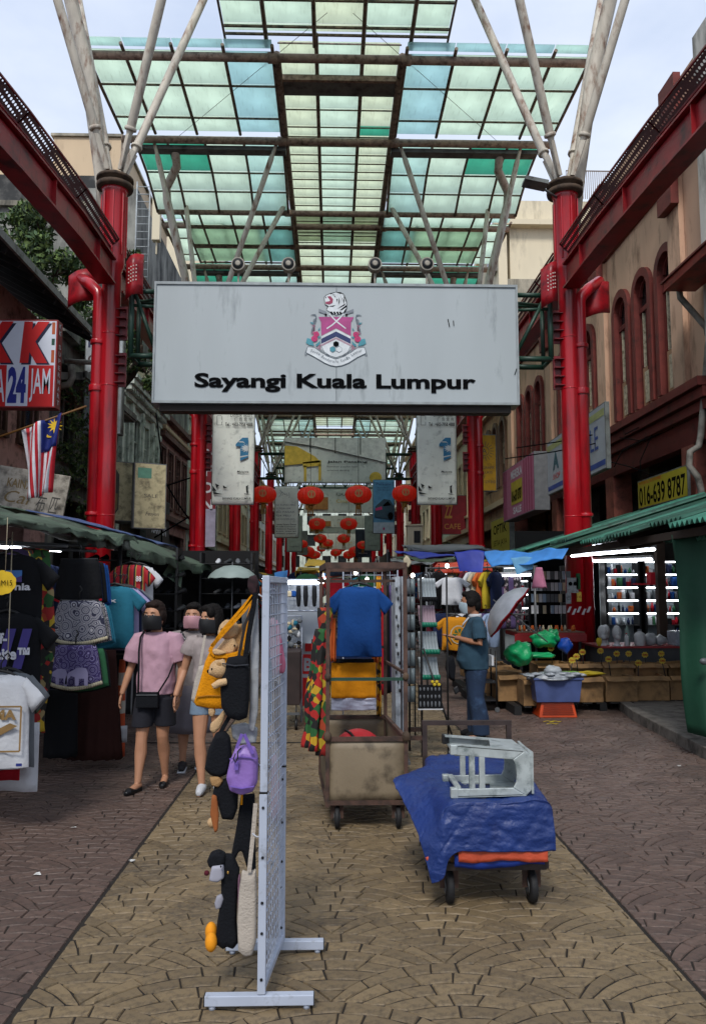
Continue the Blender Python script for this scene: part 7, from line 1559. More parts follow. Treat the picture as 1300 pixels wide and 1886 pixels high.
CPT=[[(.60,5.27,.44),(.61,5.26,.52),(.64,5.25,.60),(.9,5.26,.62),(1.17,5.25,.60),(1.21,5.24,.44)],[(.50,5.0,.53),(.57,5.0,.585),(.64,5.0,.61),(.9,4.98,.60),(1.18,5.0,.59),(1.23,4.98,.42)],[(.36,4.72,.575),(.48,4.73,.6),(.62,4.74,.605),(.9,4.72,.585),(1.18,4.7,.58),(1.22,4.7,.40)],[(.40,4.5,.50),(.51,4.5,.555),(.625,4.5,.595),(.9,4.48,.58),(1.165,4.48,.575),(1.19,4.48,.38)],[(.455,4.3,.40),(.54,4.27,.48),(.63,4.23,.572),(.88,4.21,.575),(1.150,4.205,.573),(1.165,4.23,.36)],[(.47,4.24,.34),(.55,4.18,.41),(.63,4.175,.545),(.88,4.17,.55),(1.156,4.178,.55),(1.162,4.2,.35)],[(.50,4.19,.24),(.57,4.15,.30),(.632,4.16,.42),(.88,4.16,.43),(1.156,4.17,.43),(1.162,4.18,.34)],[(.515,4.17,.165),(.575,4.145,.20),(.64,4.155,.322),(.88,4.15,.325),(1.156,4.165,.325),(1.16,4.17,.32)]]
def cr1(p0,p1,p2,p3,t):return.5*((2*p1)+(p2-p0)*t+(2*p0-5*p1+4*p2-p3)*t*t+(3*p1-p0-3*p2+p3)*t**3)
CPV=[[V(p_) for p_ in r] for r in CPT]
def cpat(u,v):
 nr,nc=len(CPV),len(CPV[0]);y=min(v*(nr-1),nr-1.0001);x=min(u*(nc-1),nc-1.0001);j,i=int(y),int(x);ty,tx=y-j,x-i;R=[]
 for jj in range(j-1,j+3):
  r=CPV[max(0,min(nr-1,jj))];R.append(cr1(r[max(0,i-1)],r[i],r[min(nc-1,i+1)],r[min(nc-1,i+2)],tx))
 p_=cr1(*R,ty);w=V((p_.x*7,p_.y*7,p_.z*9));p_=p_+V((.006*noise.noise(w),-.011*noise.noise(w*1.2+V((5,0,0))),.006*noise.noise(w*1.7)))
 n2=noise.noise(V((p_.x*14,p_.y*6,p_.z*30)))
 r1=abs(noise.noise(V((p_.x*4.5+p_.z*3,p_.y*4,p_.z*3+9))));r2=abs(noise.noise(V((p_.x*9-p_.z*6,p_.y*8,2))))
 r3=abs(noise.noise(V((p_.x*13,p_.y*9,p_.z*40))));cz=-.007*max(0,1-r1/.07)-.006*max(0,1-r2/.09)-.003*max(0,1-r3/.15);return p_+V((cz*.5*(u<.3),-.004*n2-cz*(v>.55),.003*n2*(v<.5)+cz*(v<=.55)))
TARP=mat('tarp_royal_blue','#0f2a64',.48,var=.14,scale=5,bump=.55,bscale=45,dirt='#142458',dscale=6,damt=.3,spec=.5)
MB().slab(cpat,90,120,(0,.004,-.004)).build('tarpaulin',TARP,label='creased royal blue tarpaulin draped over the trolley load',cat='tarpaulin')
ORG=mat('tarp_orange_lining','#b34a30',.55,bump=.4,bscale=40)
MB().slab(lambda u,v:V((.66+.475*u,4.172+.004*math.sin(u*30),.345-(.075+.006*math.sin(u*9))*v)),20,4,(0,.006,0)).build('orange_tarpaulin',ORG,label='orange tarpaulin edge showing under the blue one on the trolley',cat='tarpaulin')
MB().slab(lambda u,v:V((.64+.48*u,4.185+.006*math.sin(u*17),.3-(.06+.012*math.sin(u*5))*v)),16,3,(0,.006,0)).build('dark_blue_tarpaulin',mat('tarp_navy','#16307a',.4,bump=.3),label='dark blue lower tarpaulin fold just above the trolley frame',cat='tarpaulin')
puff('orange_flap','orange tarpaulin corner hanging at the left of the trolley',[(786,1604),(808,1590),(822,1600),(814,1616),(802,1624),(792,1616)],4.2,.012,ORG,cat='tarpaulin')
GALV=mat('galvanised_steel','#aab2b1',.38,metal=.3,var=.14,scale=18,dirt='#5f6b6a',dscale=12,damt=.35)
ST=thing('metal_stool','galvanised metal stool lying on its side on the blue tarpaulin','stool',(.85,4.4,.58))
b=MB();ys=(4.245,4.56)
SR,SL=1.075,.645
for y in ys:
 s_=1 if y==ys[0] else.0
 up=[(SL,.862),(SL,.815),(.93,.795),(.975,.775),(.995,.735),(.995,.672),(.975,.632),(.93,.612),(SL+.12,.612),(SL,.63),(SL,.582),(SR-.03,.588),(SR,.62),(SR,.80),(SR-.03,.828)]
 vs=[];
 ring_o=[(SL,.862),(SR-.03,.83),(SR,.80),(SR,.62),(SR-.03,.59),(SL,.582)]
 for pl in([(SL,.862),(SR-.03,.83),(SR-.1,.782),(SL,.808)],[(SL,.582),(SL,.628),(SR-.1,.632),(SR-.03,.59)],[(SR-.03,.83),(SR,.80),(SR,.62),(SR-.03,.59),(SR-.1,.632),(SR-.085,.66),(SR-.08,.70),(SR-.085,.75),(SR-.1,.782)]):
  MB().prism([(x,y,z) for x,z in pl],(0,.012,0)).build('side_plate',GALV,ST,bevel=.004)
for z0,z1 in((.83,.862),(.582,.6)):pass
for y in ys:
 for x in(.735,.79):MB().box(x,x+.032,y+.001,y+.02,.622,.812).build('brace',GALV,ST,bevel=.003)
MB().slab(lambda u,v:V((SR-.004*math.sin(u*3.1),4.245+.327*u,.6+.222*v)),4,4,(.012,0,0)).build('seat',GALV,ST)
for zz,z2 in((.862,.83),(.582,.59)):
 MB().prism([(SL,4.245,zz),(SR-.03,4.245,z2),(SR-.03,4.29,z2),(SL,4.29,zz)],(0,0,-.008 if zz>.7 else.008)).build('leg_flange',GALV,ST);MB().prism([(SL,4.527,zz),(SR-.03,4.527,z2),(SR-.03,4.572,z2),(SL,4.572,zz)],(0,0,-.008 if zz>.7 else.008)).build('leg_flange',GALV,ST)
 MB().prism([(.86,4.29,(zz+z2)/2),(SR-.03,4.29,z2),(SR-.03,4.53,z2),(.9,4.53,(zz+z2)/2)],(0,0,-.006 if zz>.7 else.006)).build('cover_plate',GALV,ST)
for x,z in((.70,.80),(.70,.625)):MB().box(x-.04,x-.01,4.26,4.56,z,z+.012).build('tie_bar',GALV,ST)
for y in ys:
 for z in(.835,.605):MB().box(SL-.012,SL+.028,y-.005,y+.04,z-.026,z+.026).build('foot_cap',BLKM if z>.7 and y>4.3 else GALV,ST,bevel=.004)
for o in set(COL.objects)-before:
 if o.parent is None:o.location.y+=.2;o.location.x+=.012
WR=thing('merchandise_rack','black wheeled mesh rack with rows of white and green packets','display rack',(1.05,8.9,0))
xr=lambda px,Y:(px-612)/1470*Y
for x,y in((.93,8.4),(.93,9.1),(1.2,8.4),(.8,8.4)):MB().tube((x,y,.06),(x,y,1.86),.011,n=6).build('upright',BLKM,WR)
b=MB()
for k in range(26):b.tube((.8,8.39,.3+k*.06),(.93,8.39,.3+k*.06),.002,n=4,cap=False)
for k in range(5):b.tube((.81+k*.027,8.39,.25),(.81+k*.027,8.39,1.84),.002,n=4,cap=False)
for k in range(26):b.tube((.93,8.4,.3+k*.06),(.93,9.1,.3+k*.06),.002,n=4,cap=False)
b.build('mesh_panel',BLKM,WR)['kind']='stuff'
MB().tube((.95,8.4,1.1),(1.27,8.35,.1),.011,n=6).build('brace',BLKM,WR)
for x,y in((.93,8.4),(1.2,8.4),(1.26,8.3)):MB().lathe((x-.01,y,.035),[(.02,-.001),(.035,0),(.035,.022),(.02,.023)],14,ax=(1,0,0)).build('wheel',BLKM,WR)
PKW=mat('packet_sleeve','#8f989c',.3,var=.25,scale=20);PKP=mat('packet_pink','#9c8690',.3);PKG=mat('packet_greencap','#0f6a52',.5)
for r,(pyt,pyb,wx,col,capm) in enumerate(((1065,1108,32,PKW,CB),(1115,1155,30,PKP,PKG),(1163,1205,34,PKW,PKG),(1210,1252,34,PKW,PKG))):
 for k in range(6):
  a=at(768+k*wx/6+r*.5,pyt,8.45+k*.02);c=at(770+k*wx/6+r*1.2+3,pyb,8.4+k*.02);o=thing('hanging_packet',f'{"plain white" if capm is CB else "pinkish" if col is PKP else "white and green"} packet hanging on the black rack, {("top","second","third","lowest")[r]} row, {orde[k]} from left','packet',c,group=f'packets on the black rack, row {("one","two","three","four")[r]}')
  MB().slab(lambda u,v:V((a.x+(c.x-a.x)*v+.034*u,a.y+.02*math.sin(3*v),a.z+(c.z-a.z)*v)),2,6,(.003,.02,0)).build('sleeve',col,o)
  MB().slab(lambda u,v:V((c.x-.002+.036*u,c.y-.004,c.z+.05*(1-v))),1,1,(0,.026,0)).build('end_band',capm,o)
for r in range(7):
 a=at(747,1066+r*33,8.36);
 for k in range(2):MB().slab(lambda u,v:V((a.x+.05*k+.044*u,a.y,a.z-.16*v)),2,2,(0,.02,0)).build('grey_packet',(CG,mat('packet_steel','#5f6a6d',.4))[k],label=f'grey packet on the mesh side of the black rack, {orde[r]} row',cat='packet',group='grey packets on the mesh rack')
o=thing('sunglasses_tray','white edged tray of black earrings at the foot of the black rack','tray',at(792,1305,8.3));a,c=at(770,1262,8.3),at(814,1305,8.3)
MB().box(a.x,c.x,8.3,8.34,c.z,a.z).build('board',CB,o);MB().box(a.x-.006,c.x+.006,8.29,8.345,c.z-.012,c.z-.001).build('edge',CWt,o)
for i in range(6):
 for j in range(3):MB().ell((a.x+.02+i*(c.x-a.x-.03)/5.5,8.295,a.z-.04-j*.075),(.011,.006,.02 if j<2 else.03),6).build('item',CG,o)
for k in range(4):MB().ell(at(796+k*4,1256+(k%2)*5,8.3),(.02,.015,.018),8).build('yellow_clip',CYel,label='small yellow bow among the goods on the black rack',cat='hair clip',group='yellow bows on the black rack')
o=thing('panel_rack','row of narrow white display panels standing beyond the cage cart','display rack',(.75,8,0))
for k,(px0,px1,Y_) in enumerate(((727,738,7.6),(739,745,7.9))):
 a=at(px0,1062,Y_);c=at(px1,1318,Y_);MB().box(a.x,c.x,Y_,Y_+.5,.3,a.z).build('panel',mat('panel_white','#9aa0a6',.5,dirt='#5c6064',dscale=7),o,bevel=.004)
for k in range(12):MB().ell(at(730+(k%3)*3,1085+k*17,7.58),(.01,.008,.02),6).build('hung_item',BLKM,o)
for x in(.6,.72):MB().bar((x,7.6,.1),(x,8.3,.1),.025).build('foot',STEEL,o)
for k,(px,nm,m_) in enumerate(((706,'red',CR),(713,'black',CB),(719,'purple',CPur),(698,'black',CB),(724,'grey',CG))):drape(f'narrow {nm} belt like garment strip behind the cage cart, {orde[k]} of five',at(px,1078,8.6+k*.1),.04,.06,1.15,m_,name='hanging_strip',cat='garment',folds=4,d=.03,grp='garment strips behind the cage cart')
for k in range(2):MB().box(.55,.95,8.2+k*.5,8.25+k*.5,.2,.24).bar((.56,8.2,.1),(.56,8.75,.1),.03).build('cart_base',RUSTY,label=('rusty cart base rail behind the cage cart','second rusty cart base rail behind the cage cart')[k],cat='cart')
q=gnd(575,1318);Yk=q.y;a,c=at(551,1300,Yk),at(603,1128,Yk)
o=thing('sale_sign','white and red standing sign with big letter K behind the cage cart','sign',(a.x+.1,Yk,.05));SGW=mat('standing_sign_white','#a2a4ab',.5)
MB().box(a.x,c.x,Yk,Yk+.05,a.z,c.z).build('board',SGW,o,bevel=.004);f=Fr((a.x,Yk-.002,a.z));w=c.x-a.x;h=c.z-a.z
f.txt('K',.2*w,.58*h,.9*w,.36*h,SRED,o,bold=.08,d=.004);b=MB();f.rect(b,.12*w,.34*h,w*.98,.55*h);f.rect(b,.12*w,.0*h,w*.98,.3*h);b.build('red_panel',SRED,o)
for k,s_ in enumerate('BU'):f.txt(s_,(.16+.42*k)*w,.37*h,.3*w,.14*h,SGW,o,bold=.04,d=.008)
for y_,m_ in((.8,MATS['stripe_orange']),(.68,MATS['stripe_green']),(.58,MATS['stripe_orange'])):b=MB();f.rect(b,.03*w,y_*h,.11*w,(y_+.1)*h);b.build('stripe',m_,o)
for x in(a.x+.03,c.x-.05):MB().lathe((x,Yk+.02,.03),[(.02,-.001),(.03,0),(.03,.02),(.02,.021)],12,ax=(1,0,0)).tube((x+.01,Yk+.02,.05),(x+.01,Yk+.02,a.z),.008,n=6).build('caster',STEEL,o)
def gridpanel(label,px0,px1,py0,py1,Y,step,m=RW,n=None):
 a,c=at(px0,py1,Y),at(px1,py0,Y);b=MB()
 nx=max(2,round((c.x-a.x)/step));nz=max(2,round((c.z-a.z)/step))
 for k in range(nx+1):x=a.x+(c.x-a.x)*k/nx;b.tube((x,Y,a.z),(x,Y,c.z),.004 if 0<k<nx else.011,n=5,cap=False)
 for k in range(nz+1):z=a.z+(c.z-a.z)*k/nz;b.tube((a.x,Y,z),(c.x,Y,z),.004 if 0<k<nz else.011,n=5,cap=False)
 for x in(a.x,c.x):b.tube((x,Y,0),(x,Y,a.z),.011,n=5)
 return b.build('wire_grid_panel',m,label=label,cat='grid panel',group='white wire grids in mid street')
gridpanel('white wire grid with black phone straps left of the cage cart',522,592,1068,1125,10.5,.07);gridpanel('white wire grid with small goods below the strap grid',520,556,1135,1198,10.6,.07);gridpanel('white wire grid behind the top of the cage cart',632,732,1048,1082,11,.1)
MB().box(at(520,1070,10.8).x,at(594,1070,10.8).x,10.8,10.84,1.0,1.85).build('white_board',mat('board_pale','#8e959e',.5,var=.1),label='pale backboard behind the strap grid',cat='board')
MB().tube(at(524,1073,10.3),at(596,1072,10.3),.02,n=8).build('tube_lamp',TUBE,label='lit tube along the top of the strap grid',cat='lamp')
for k,(px,m_) in enumerate(((550,CB),(563,CB),(579,CB),(541,CBl),(533,CCr))):
 puff('hanging_case',('first black strap case on the white grid','second black strap case on the white grid','third black strap case on the white grid','blue case on the white grid','cream case on the white grid')[k],[(px-4,1078),(px+4,1078),(px+5,1100),(px+3,1118),(px-3,1118),(px-5,1100)] if k<3 else[(px-5,1088),(px+5,1088),(px+5,1100),(px-5,1100)],10.4,.05,m_,cat='case',vox=.012,sm=2)
q=random.Random(8)
for k in range(26):
 px,py=q.uniform(522,552),q.uniform(1140,1192);MB().ell(at(px,py,10.55),(q.uniform(.02,.05),.03,q.uniform(.02,.05)),7).build('trinket',q.choice((CG,CB,CWt,CCr,CTeal)),label='small trinket hanging on the lower white grid',cat='trinket',group='trinkets on the lower white grid')
o=thing('dark_cart','dark brown box cart on wheels below the white grid','cart',(-.55,10.4,0));a,c=at(516,1288,10.0),at(553,1200,10.0)
MB().box(a.x,c.x,10.0,10.8,.3,c.z).build('box',mat('cart_brown','#2c211f',.7,var=.3),o,bevel=.01);MB().bar((a.x,9.98,.2),(c.x,9.98,.2),.03).build('base_bar',STEEL,o)
for x in(a.x+.05,c.x-.06):MB().lathe((x,10.02,.07),[(.04,-.001),(.07,0),(.07,.03),(.04,.031)],16,ax=(1,0,0)).tube((x+.015,10.02,.07),(x+.015,10.02,.3),.01,n=6).build('wheel',BLKM,o)
MB().tube((-2.2,9.2,.008),(-.6,9.15,.008),.006,n=5).tube((-.6,9.15,.008),(.1,9.2,.008),.006,n=5).build('cable',BLKM,label='thin black cable lying across the paving behind the grid rack',cat='cable')
tarp('yellow_awning','small yellow awning far down the middle of the street',at(560,1042,24),at(600,1040,23),at(598,1031,25),at(568,1031,26),TY,sag=0,amp=.04,cat='awning')
tarp('blue_cover','light blue cover on top of the stall behind the grid rack',at(505,1055,10.9),at(530,1052,10.6),at(528,1066,10.6),at(508,1068,10.8),TB,sag=0,amp=.05)
puff('flower','pale white flower decoration on the corner of the cage cart',[(742,1030),(748,1022),(754,1028),(758,1036),(752,1046),(744,1044)],6.6,.03,CCr,cat='flower')
# ------ people
SKIN=mat('skin_tan','#8f6248',.55,var=.08,scale=10);SKIN2=mat('skin_light','#a87a5e',.55,var=.08,scale=10);HAIR=mat('hair_black','#0f0c0b',.75,var=.3,scale=40,spec=.15);HAIRB=mat('hair_brown','#1f1511',.75,var=.3,scale=40,spec=.15)
def person(label,H,loc,rz,skin,J,head_rz=0,sh=.105,build=1.0,female=True):
 o=thing('person',label,'person',(0,0,0));S=lambda p_:V(p_)*H;b=MB();HS=H*1.14
 hc=V(J.get('head',(0,-.01,.932)));hR=Matrix.Rotation(head_rz,3,'Z');bw=build
 b.ell(S(hc),(.046*HS,.056*HS,.066*HS),18,R=hR);b.ell(S(hc)+hR@V((0,-.018*HS,-.035*HS)),(.034*HS,.036*HS,.036*HS),14)
 b.ell(S(hc)+hR@V((0,-.056*HS,-.008*HS)),(.0085*HS,.012*HS,.016*HS),8);b.ell(S(hc)+hR@V((0,-.05*HS,-.037*HS)),(.016*HS,.008*HS,.006*HS),8)
 for s in(-1,1):b.ell(S(hc)+hR@V((s*.047*HS,.004*HS,-.006*HS)),(.006*HS,.012*HS,.019*HS),8)
 nb=V(J.get('neck',(0,.008,.84)));b.path([S(nb)-V((0,0,.02*H)),S(nb.lerp(hc,.3)),S(hc)+V((0,.012*H,-.02*H))],[.034*H,.03*H,.032*H],12)
 def er(c,rx,ry):return[S(c)+V((rx*H*math.cos(a),ry*H*math.sin(a),0)) for a in[2*math.pi*k/20 for k in range(20)]]
 pel=V(J.get('pelvis',(0,0,.52)))
 b.loft([er(pel+V((0,0,-.05)),.07*bw,.055*bw),er(pel,.092*bw,.065*bw),er(pel+V((0,0,.09)),.075*bw,.055*bw),er(nb+V((0,.005,-.12)),.088*bw,.062*bw),er(nb+V((0,.005,-.045)),sh*.92,.05*bw),er(nb+V((0,0,-.012)),.045,.035)])
 for s,nm in((-1,'L'),(1,'R')):
  shd=nb+V((s*sh,.003,-.035));el=V(J['el'+nm]);wr=V(J['wr'+nm])
  b.path([S(shd)-V((s*.02*H,0,0)),S(shd),S(shd.lerp(el,.5)),S(el),S(el.lerp(wr,.35)),S(wr)],[.03*H,.031*H,.026*H,.021*H,.021*H,.0145*H],10)
  d=V(J.get('hd'+nm,(0,-.1,-1))).normalized();sd=d.cross(V((0,-1,.01))).normalized() if abs(d.y)<.8 else d.cross(V((0,0,1))).normalized();up=sd.cross(d);pc=wr+d*.03
  hang=d.z<-.7
  if hang:sd=V((0,-1,0));sd=(sd-d*sd.dot(d)).normalized();up=sd.cross(d)
  R=Matrix((sd,up,d)).transposed();b.ell(S(pc),(.019*H,.0095*H,.032*H),10,R=R)
  for k in range(4):
   f0=pc+sd*(-.0135+.009*k)+d*.02;L=(.024,.03,.032,.027)[k];iw=V((-s*.004,0,0)) if hang else V((0,-.004,0));f1=f0+d*L*.55+iw;f2=f1+d*L*.55+iw*2.4;b.path([S(f0),S(f1),S(f2)],[.0058*H,.0054*H,.0045*H],6)
  ts=1 if hang else-s;t0=pc+sd*.014*ts-d*.008;b.path([S(t0),S(t0+sd*.012*ts+d*.016+V((-s*.005*hang,0,0))),S(t0+sd*.013*ts+d*.034+V((-s*.009*hang,0,0)))],[.0068*H,.006*H,.005*H],6)
  hp=pel+V((s*.047,0,-.02));kn=V(J['kn'+nm]);an=V(J['an'+nm]);tw=V(J.get('toe'+nm,(0,-1,0))).normalized()
  b.path([S(hp),S(hp.lerp(kn,.45)),S(kn),S(kn.lerp(an,.1)),S(kn.lerp(an,.35))+V((0,.01*H,0)),S(kn.lerp(an,.75)),S(an)],[.055*H*bw,.045*H*bw,.032*H,.031*H,.034*H,.022*H,.0185*H],12)
  b.path([S(an+V((0,0,-.012)))-tw*.018*H,S(an+V((0,0,-.02)))+tw*.03*H,S(V((an.x,an.y,an.z-.032)))+tw*.075*H,S(V((an.x,an.y,an.z-.034)))+tw*.1*H],[.018*H,.019*H,.017*H,.01*H],10)
 baked(b,'body',skin,.0062,3,parent=o)
 def headpt(x,y,z):return S(hc)+hR@V((x*HS,y*HS,z*HS))
 for s in(-1,1):
  e=MB().ell(headpt(s*.019,-.0505,.004),(.0075*H,.004*H,.0042*H),8,R=hR).build('eye',mat('eye_white','#a8a19a',.3),o);MB().ell(headpt(s*.019,-.0545,.004),(.0036*H,.002*H,.0038*H),8,R=hR).build('iris',INK,e)
  MB().path([headpt(s*.008,-.0545,.0145),headpt(s*.018,-.0555,.018),headpt(s*.03,-.0475,.0145)],[.0018*H,.0024*H,.0012*H],5).build('eyebrow',HAIR,o)
 return o,S,headpt,hR,nb,pel
def mask(o,hp,hR,H,m,strapm=CWt):
 b=MB()
 def fn(u,v):
  a=(u-.5)*2.35;r=.052+.004*math.sin(math.pi*v);z=.0-.062*v;return hp(r*math.sin(a)*.98,-.002-(.058+.013*math.sin(math.pi*(v*.9+.08))*max(0,math.cos(a*1.3)))*math.cos(a)*(1.0-.12*v),z-.005+.009*math.cos(a)*(1-v))
 b.slab(fn,16,10,hR@V((0,.003,0)));b.build('face_mask',m,o)
 for s in(-1,1):MB().path([hp(s*.047,-.024,-.008),hp(s*.05,-.006,.002),hp(s*.053,.004,-.0)],.001*H,4).build('mask_loop',strapm,o)
def ringsE(S,H,spec):return[[S((c[0]+rx*math.cos(a),c[1]+ry*math.sin(a),c[2]+(tz*math.cos(a)))) for a in[2*math.pi*k/28 for k in range(28)]] for c,rx,ry,tz in spec]
def shirt(o,S,H,nb,pel,m,sleeves,hem,sh=.105,wid=1.0,J=None,slen=.8,loose=.012,belly=0,name='t_shirt',fold=.004,vox=.0075):
 b=MB();
 b.loft(ringsE(S,H,[((pel.x,pel.y-belly*.4,hem),.1*wid,.075*wid+belly*.5,0),((pel.x,pel.y-belly,hem+.06),.1*wid,.075*wid+belly,0),((nb.x*.5,-belly*.7,nb.z-.18),.096*wid,.072*wid+belly*.6,0),((nb.x,0,nb.z-.1),sh*.98+.004,.068*wid,0),((nb.x,.002,nb.z-.045),sh+.004,.056,0),((nb.x,.004,nb.z-.018),.07,.046,0),((nb.x,.006,nb.z-.004),.046,.04,0)]))
 for s,nm in((-1,'L'),(1,'R')):
  shd=nb+V((s*sh,.003,-.036));el=V(J['el'+nm]);e=shd.lerp(el,slen)
  b.path([S(shd-V((s*.03,0,0))),S(shd),S(shd.lerp(e,.5)),S(e)],[.036*H,.04*H,(.036+loose)*H,(.034+loose)*H],14)
 x=baked(b,name,m,vox,4,parent=o);
 for v in x.data.vertices:
  c=v.co/H;f_=fold*H*(noise.noise(V((c.x*16,c.y*16,c.z*7)))+.6*noise.noise(V((c.x*30,c.y*20,c.z*22+5))));v.co+=V((c.x,c.y,0)).normalized()*f_ if c.xy.length>0 else V((0,0,0))
 return x
def cap_hair(o,hp,hR,H,m,bob=0,back=0,fringe=.02,side=0):
 b=MB();H=H*1.14;b.ell(hp(0,.01,.018),(.0515*H,.056*H,.06*H),18,R=hR);b.ell(hp(0,-.03,.052),(.036*H,.022*H,fringe*H),12,R=hR)
 for s in(-1,1):b.ell(hp(s*.045,-.008+.01,-.0-bob*.5),(.013*H,.03*H,(.026+bob*.7)*H),12,R=hR)
 b.ell(hp(0,.038,-.012-back*.4),(.044*H,.028*H,(.045+back)*H),14,R=hR)
 if side:b.ell(hp(side*.034,-.034,.032),(.02*H,.02*H,.026*H),10,R=hR)
 x=baked(b,'hair',m,.006,2,parent=o)
 for v in x.data.vertices:v.co+=(v.co-hp(0,0,.01)).normalized()*.0035*noise.noise(v.co*60)
 return x
def place(o,loc,rz):o.location=loc;o.rotation_euler=(0,0,rz)
MK=mat('mask_black','#0e0f13',.7);MPK=mat('mask_pink','#b88a92',.7);MBL=mat('mask_pale','#93a3ab',.7)
H=1.6
J=dict(elL=(-.14,.015,.64),wrL=(-.178,-.02,.5),hdL=(-.15,-.12,-1),elR=(.14,.01,.64),wrR=(.138,-.045,.49),hdR=(-.08,-.2,-1),knL=(-.058,-.045,.275),anL=(-.062,-.09,.045),knR=(.045,.0,.272),anR=(.05,.07,.05),toeL=(-.4,-1,0),toeR=(.05,-1,0),head=(-.012,-.012,.925))
o,S,hp,hR,nb,pel=person('woman in pale pink t-shirt and dark shorts with black mask, walking nearest',H,0,0,SKIN2,J,head_rz=-.25,sh=.095)
shirt(o,S,H,nb,pel,mat('tee_pale_pink','#a88593',.9,var=.06,bump=.3),1,.5,J=J,wid=1.05,slen=.8,sh=.095,fold=.009,loose=.018)
b=MB().loft(ringsE(S,H,[((0,0,.44),.1,.07,0),((0,0,.53),.1,.074,0),((0,0,.58),.085,.06,0)]))
for s in(-1,1):b.loft(ringsE(S,H,[((s*.06,-.036 if s<0 else.002,.33),.057,.06,0),((s*.056,-.02 if s<0 else 0,.4),.058,.064,0),((s*.052,0,.48),.056,.066,0)]))
baked(b,'shorts',mat('shorts_navy','#15161f',.9,bump=.3),.0075,3,parent=o);mask(o,hp,hR,H,MK,CB);cap_hair(o,hp,hR,H,HAIRB,fringe=.018)
bg=thing('crossbody_bag','small black crossbody bag worn by the woman in pink','bag',(0,0,0));baked(MB().box(-.13,.06,-.17,-.1,.70,.83),'bag_body',BKB,.007,3,parent=bg);MB().bar((-.125,-.175,.81),(.055,-.175,.81),.006,.008).build('flap_seam',STEEL,bg)
MB().path([S((-.07,-.0,.838)),S((-.074,-.06,.81)),S((-.074,-.088,.74)),S((-.07,-.1,.64)),(-.11,-.165,.82)],.009,6).path([S((.1,-.03,.66)),S((.085,-.078,.6)),(.05,-.17,.81)],.008,6).build('strap',BKB,bg)
for s,an,tw in((-1,J['anL'],J['toeL']),(1,J['anR'],J['toeR'])):
 t_=V(tw).normalized();a=S(an);a.z=.012;b=MB()
 b.path([a-t_*.035+V((0,0,.01)),a+t_*.05+V((0,0,.004)),a+t_*.13+V((0,0,.008)),a+t_*.175+V((0,0,.006))],[.03,.034,.036,.018],12);baked(b,'flat_shoe',mat('shoe_black','#101012',.35),.006,2,parent=o)
place(o,(-1.55,7.18,0),0);place(bg,(-1.55,7.18,0),0)
H=1.57
J=dict(elL=(-.15,.02,.64),wrL=(-.16,-.04,.5),elR=(.15,.02,.64),wrR=(.15,-.03,.5),knL=(-.045,-.05,.28),anL=(-.045,-.06,.045),knR=(.045,.0,.28),anR=(.05,.04,.05),head=(0,-.012,.925))
o,S,hp,hR,nb,pel=person('woman in grey top and long grey skirt with pink mask, behind the others',H,0,0,SKIN2,J,head_rz=-.15)
shirt(o,S,H,nb,pel,mat('top_grey','#77706f',.9,bump=.3),1,.5,J=J,wid=1.05,slen=.7,fold=.008);mask(o,hp,hR,H,MPK);cap_hair(o,hp,hR,H,HAIR,bob=.03,back=.02)
sk=MB();rg=[]
for i in range(9):
 v=i/8;rg.append([S((math.cos(a)*(.09+.05*v)*(1+.06*v*math.sin(9*a)),math.sin(a)*(.07+.045*v)*(1+.06*v*math.sin(9*a)),.57-.35*v)) for a in[2*math.pi*k/54 for k in range(54)]])
sk.loft(rg).build('skirt',mat('skirt_grey','#69656c',.9,bump=.2),o)
MB().path([S((-.07,-.055,.83)),S((-.02,-.085,.75)),S((.05,-.09,.66))],.012,6).build('shoulder_strap',pattern('strap_check',[(0,'#101012'),(.5,'#8a8a8c')],scale=60),o)
for an in(J['anL'],J['anR']):
 a=S(an);b=MB();b.path([(a.x,a.y+.04,.045),(a.x,a.y-.03,.05),(a.x,a.y-.11,.04),(a.x,a.y-.16,.03)],[.04,.042,.036,.022],12);baked(b,'trainer',mat('trainer_dark','#211f22',.7),.007,2,parent=o);MB().box(a.x-.038,a.x+.038,a.y-.17,a.y+.07,.0,.018).build('sole',CWt,o,bevel=.008)
place(o,(-1.36,7.95,0),.1)
H=1.57
J=dict(elL=(-.15,.03,.645),wrL=(-.185,-.03,.51),hdL=(-.1,-.1,-1),elR=(.15,.0,.64),wrR=(.15,-.05,.5),knL=(-.05,-.03,.28),anL=(-.03,-.05,.045),knR=(.05,.01,.28),anR=(.05,.04,.05),head=(.0,-.012,.925))
o,S,hp,hR,nb,pel=person('young woman in short grey top and denim shorts with long black hair and black mask',H,0,0,SKIN2,J,head_rz=-.6)
shirt(o,S,H,nb,pel,mat('crop_grey','#8a807e',.9,bump=.3),1,.58,J=J,wid=1.0,slen=.45,fold=.007);mask(o,hp,hR,H,MK,CB);cap_hair(o,hp,hR,H,HAIR,bob=.05,back=.05,side=.8)
b=MB().loft(ringsE(S,H,[((0,0,.46),.1,.072,0),((0,0,.53),.098,.072,0),((0,0,.6),.08,.058,0)]))
for s in(-1,1):b.loft(ringsE(S,H,[((s*.053,0,.41),.058,.06,0),((s*.05,0,.48),.055,.062,0)]))
baked(b,'denim_shorts',mat('denim_light','#6f8296',.9,bump=.4,bscale=90),.0075,3,parent=o)
for an in(J['anL'],J['anR']):
 a=S(an);b=MB();b.path([(a.x,a.y+.04,.04),(a.x,a.y-.03,.045),(a.x,a.y-.11,.035),(a.x,a.y-.16,.028)],[.038,.04,.034,.022],12);baked(b,'white_shoe',CWt,.007,2,parent=o)
place(o,(-1.05,7.05,0),0)
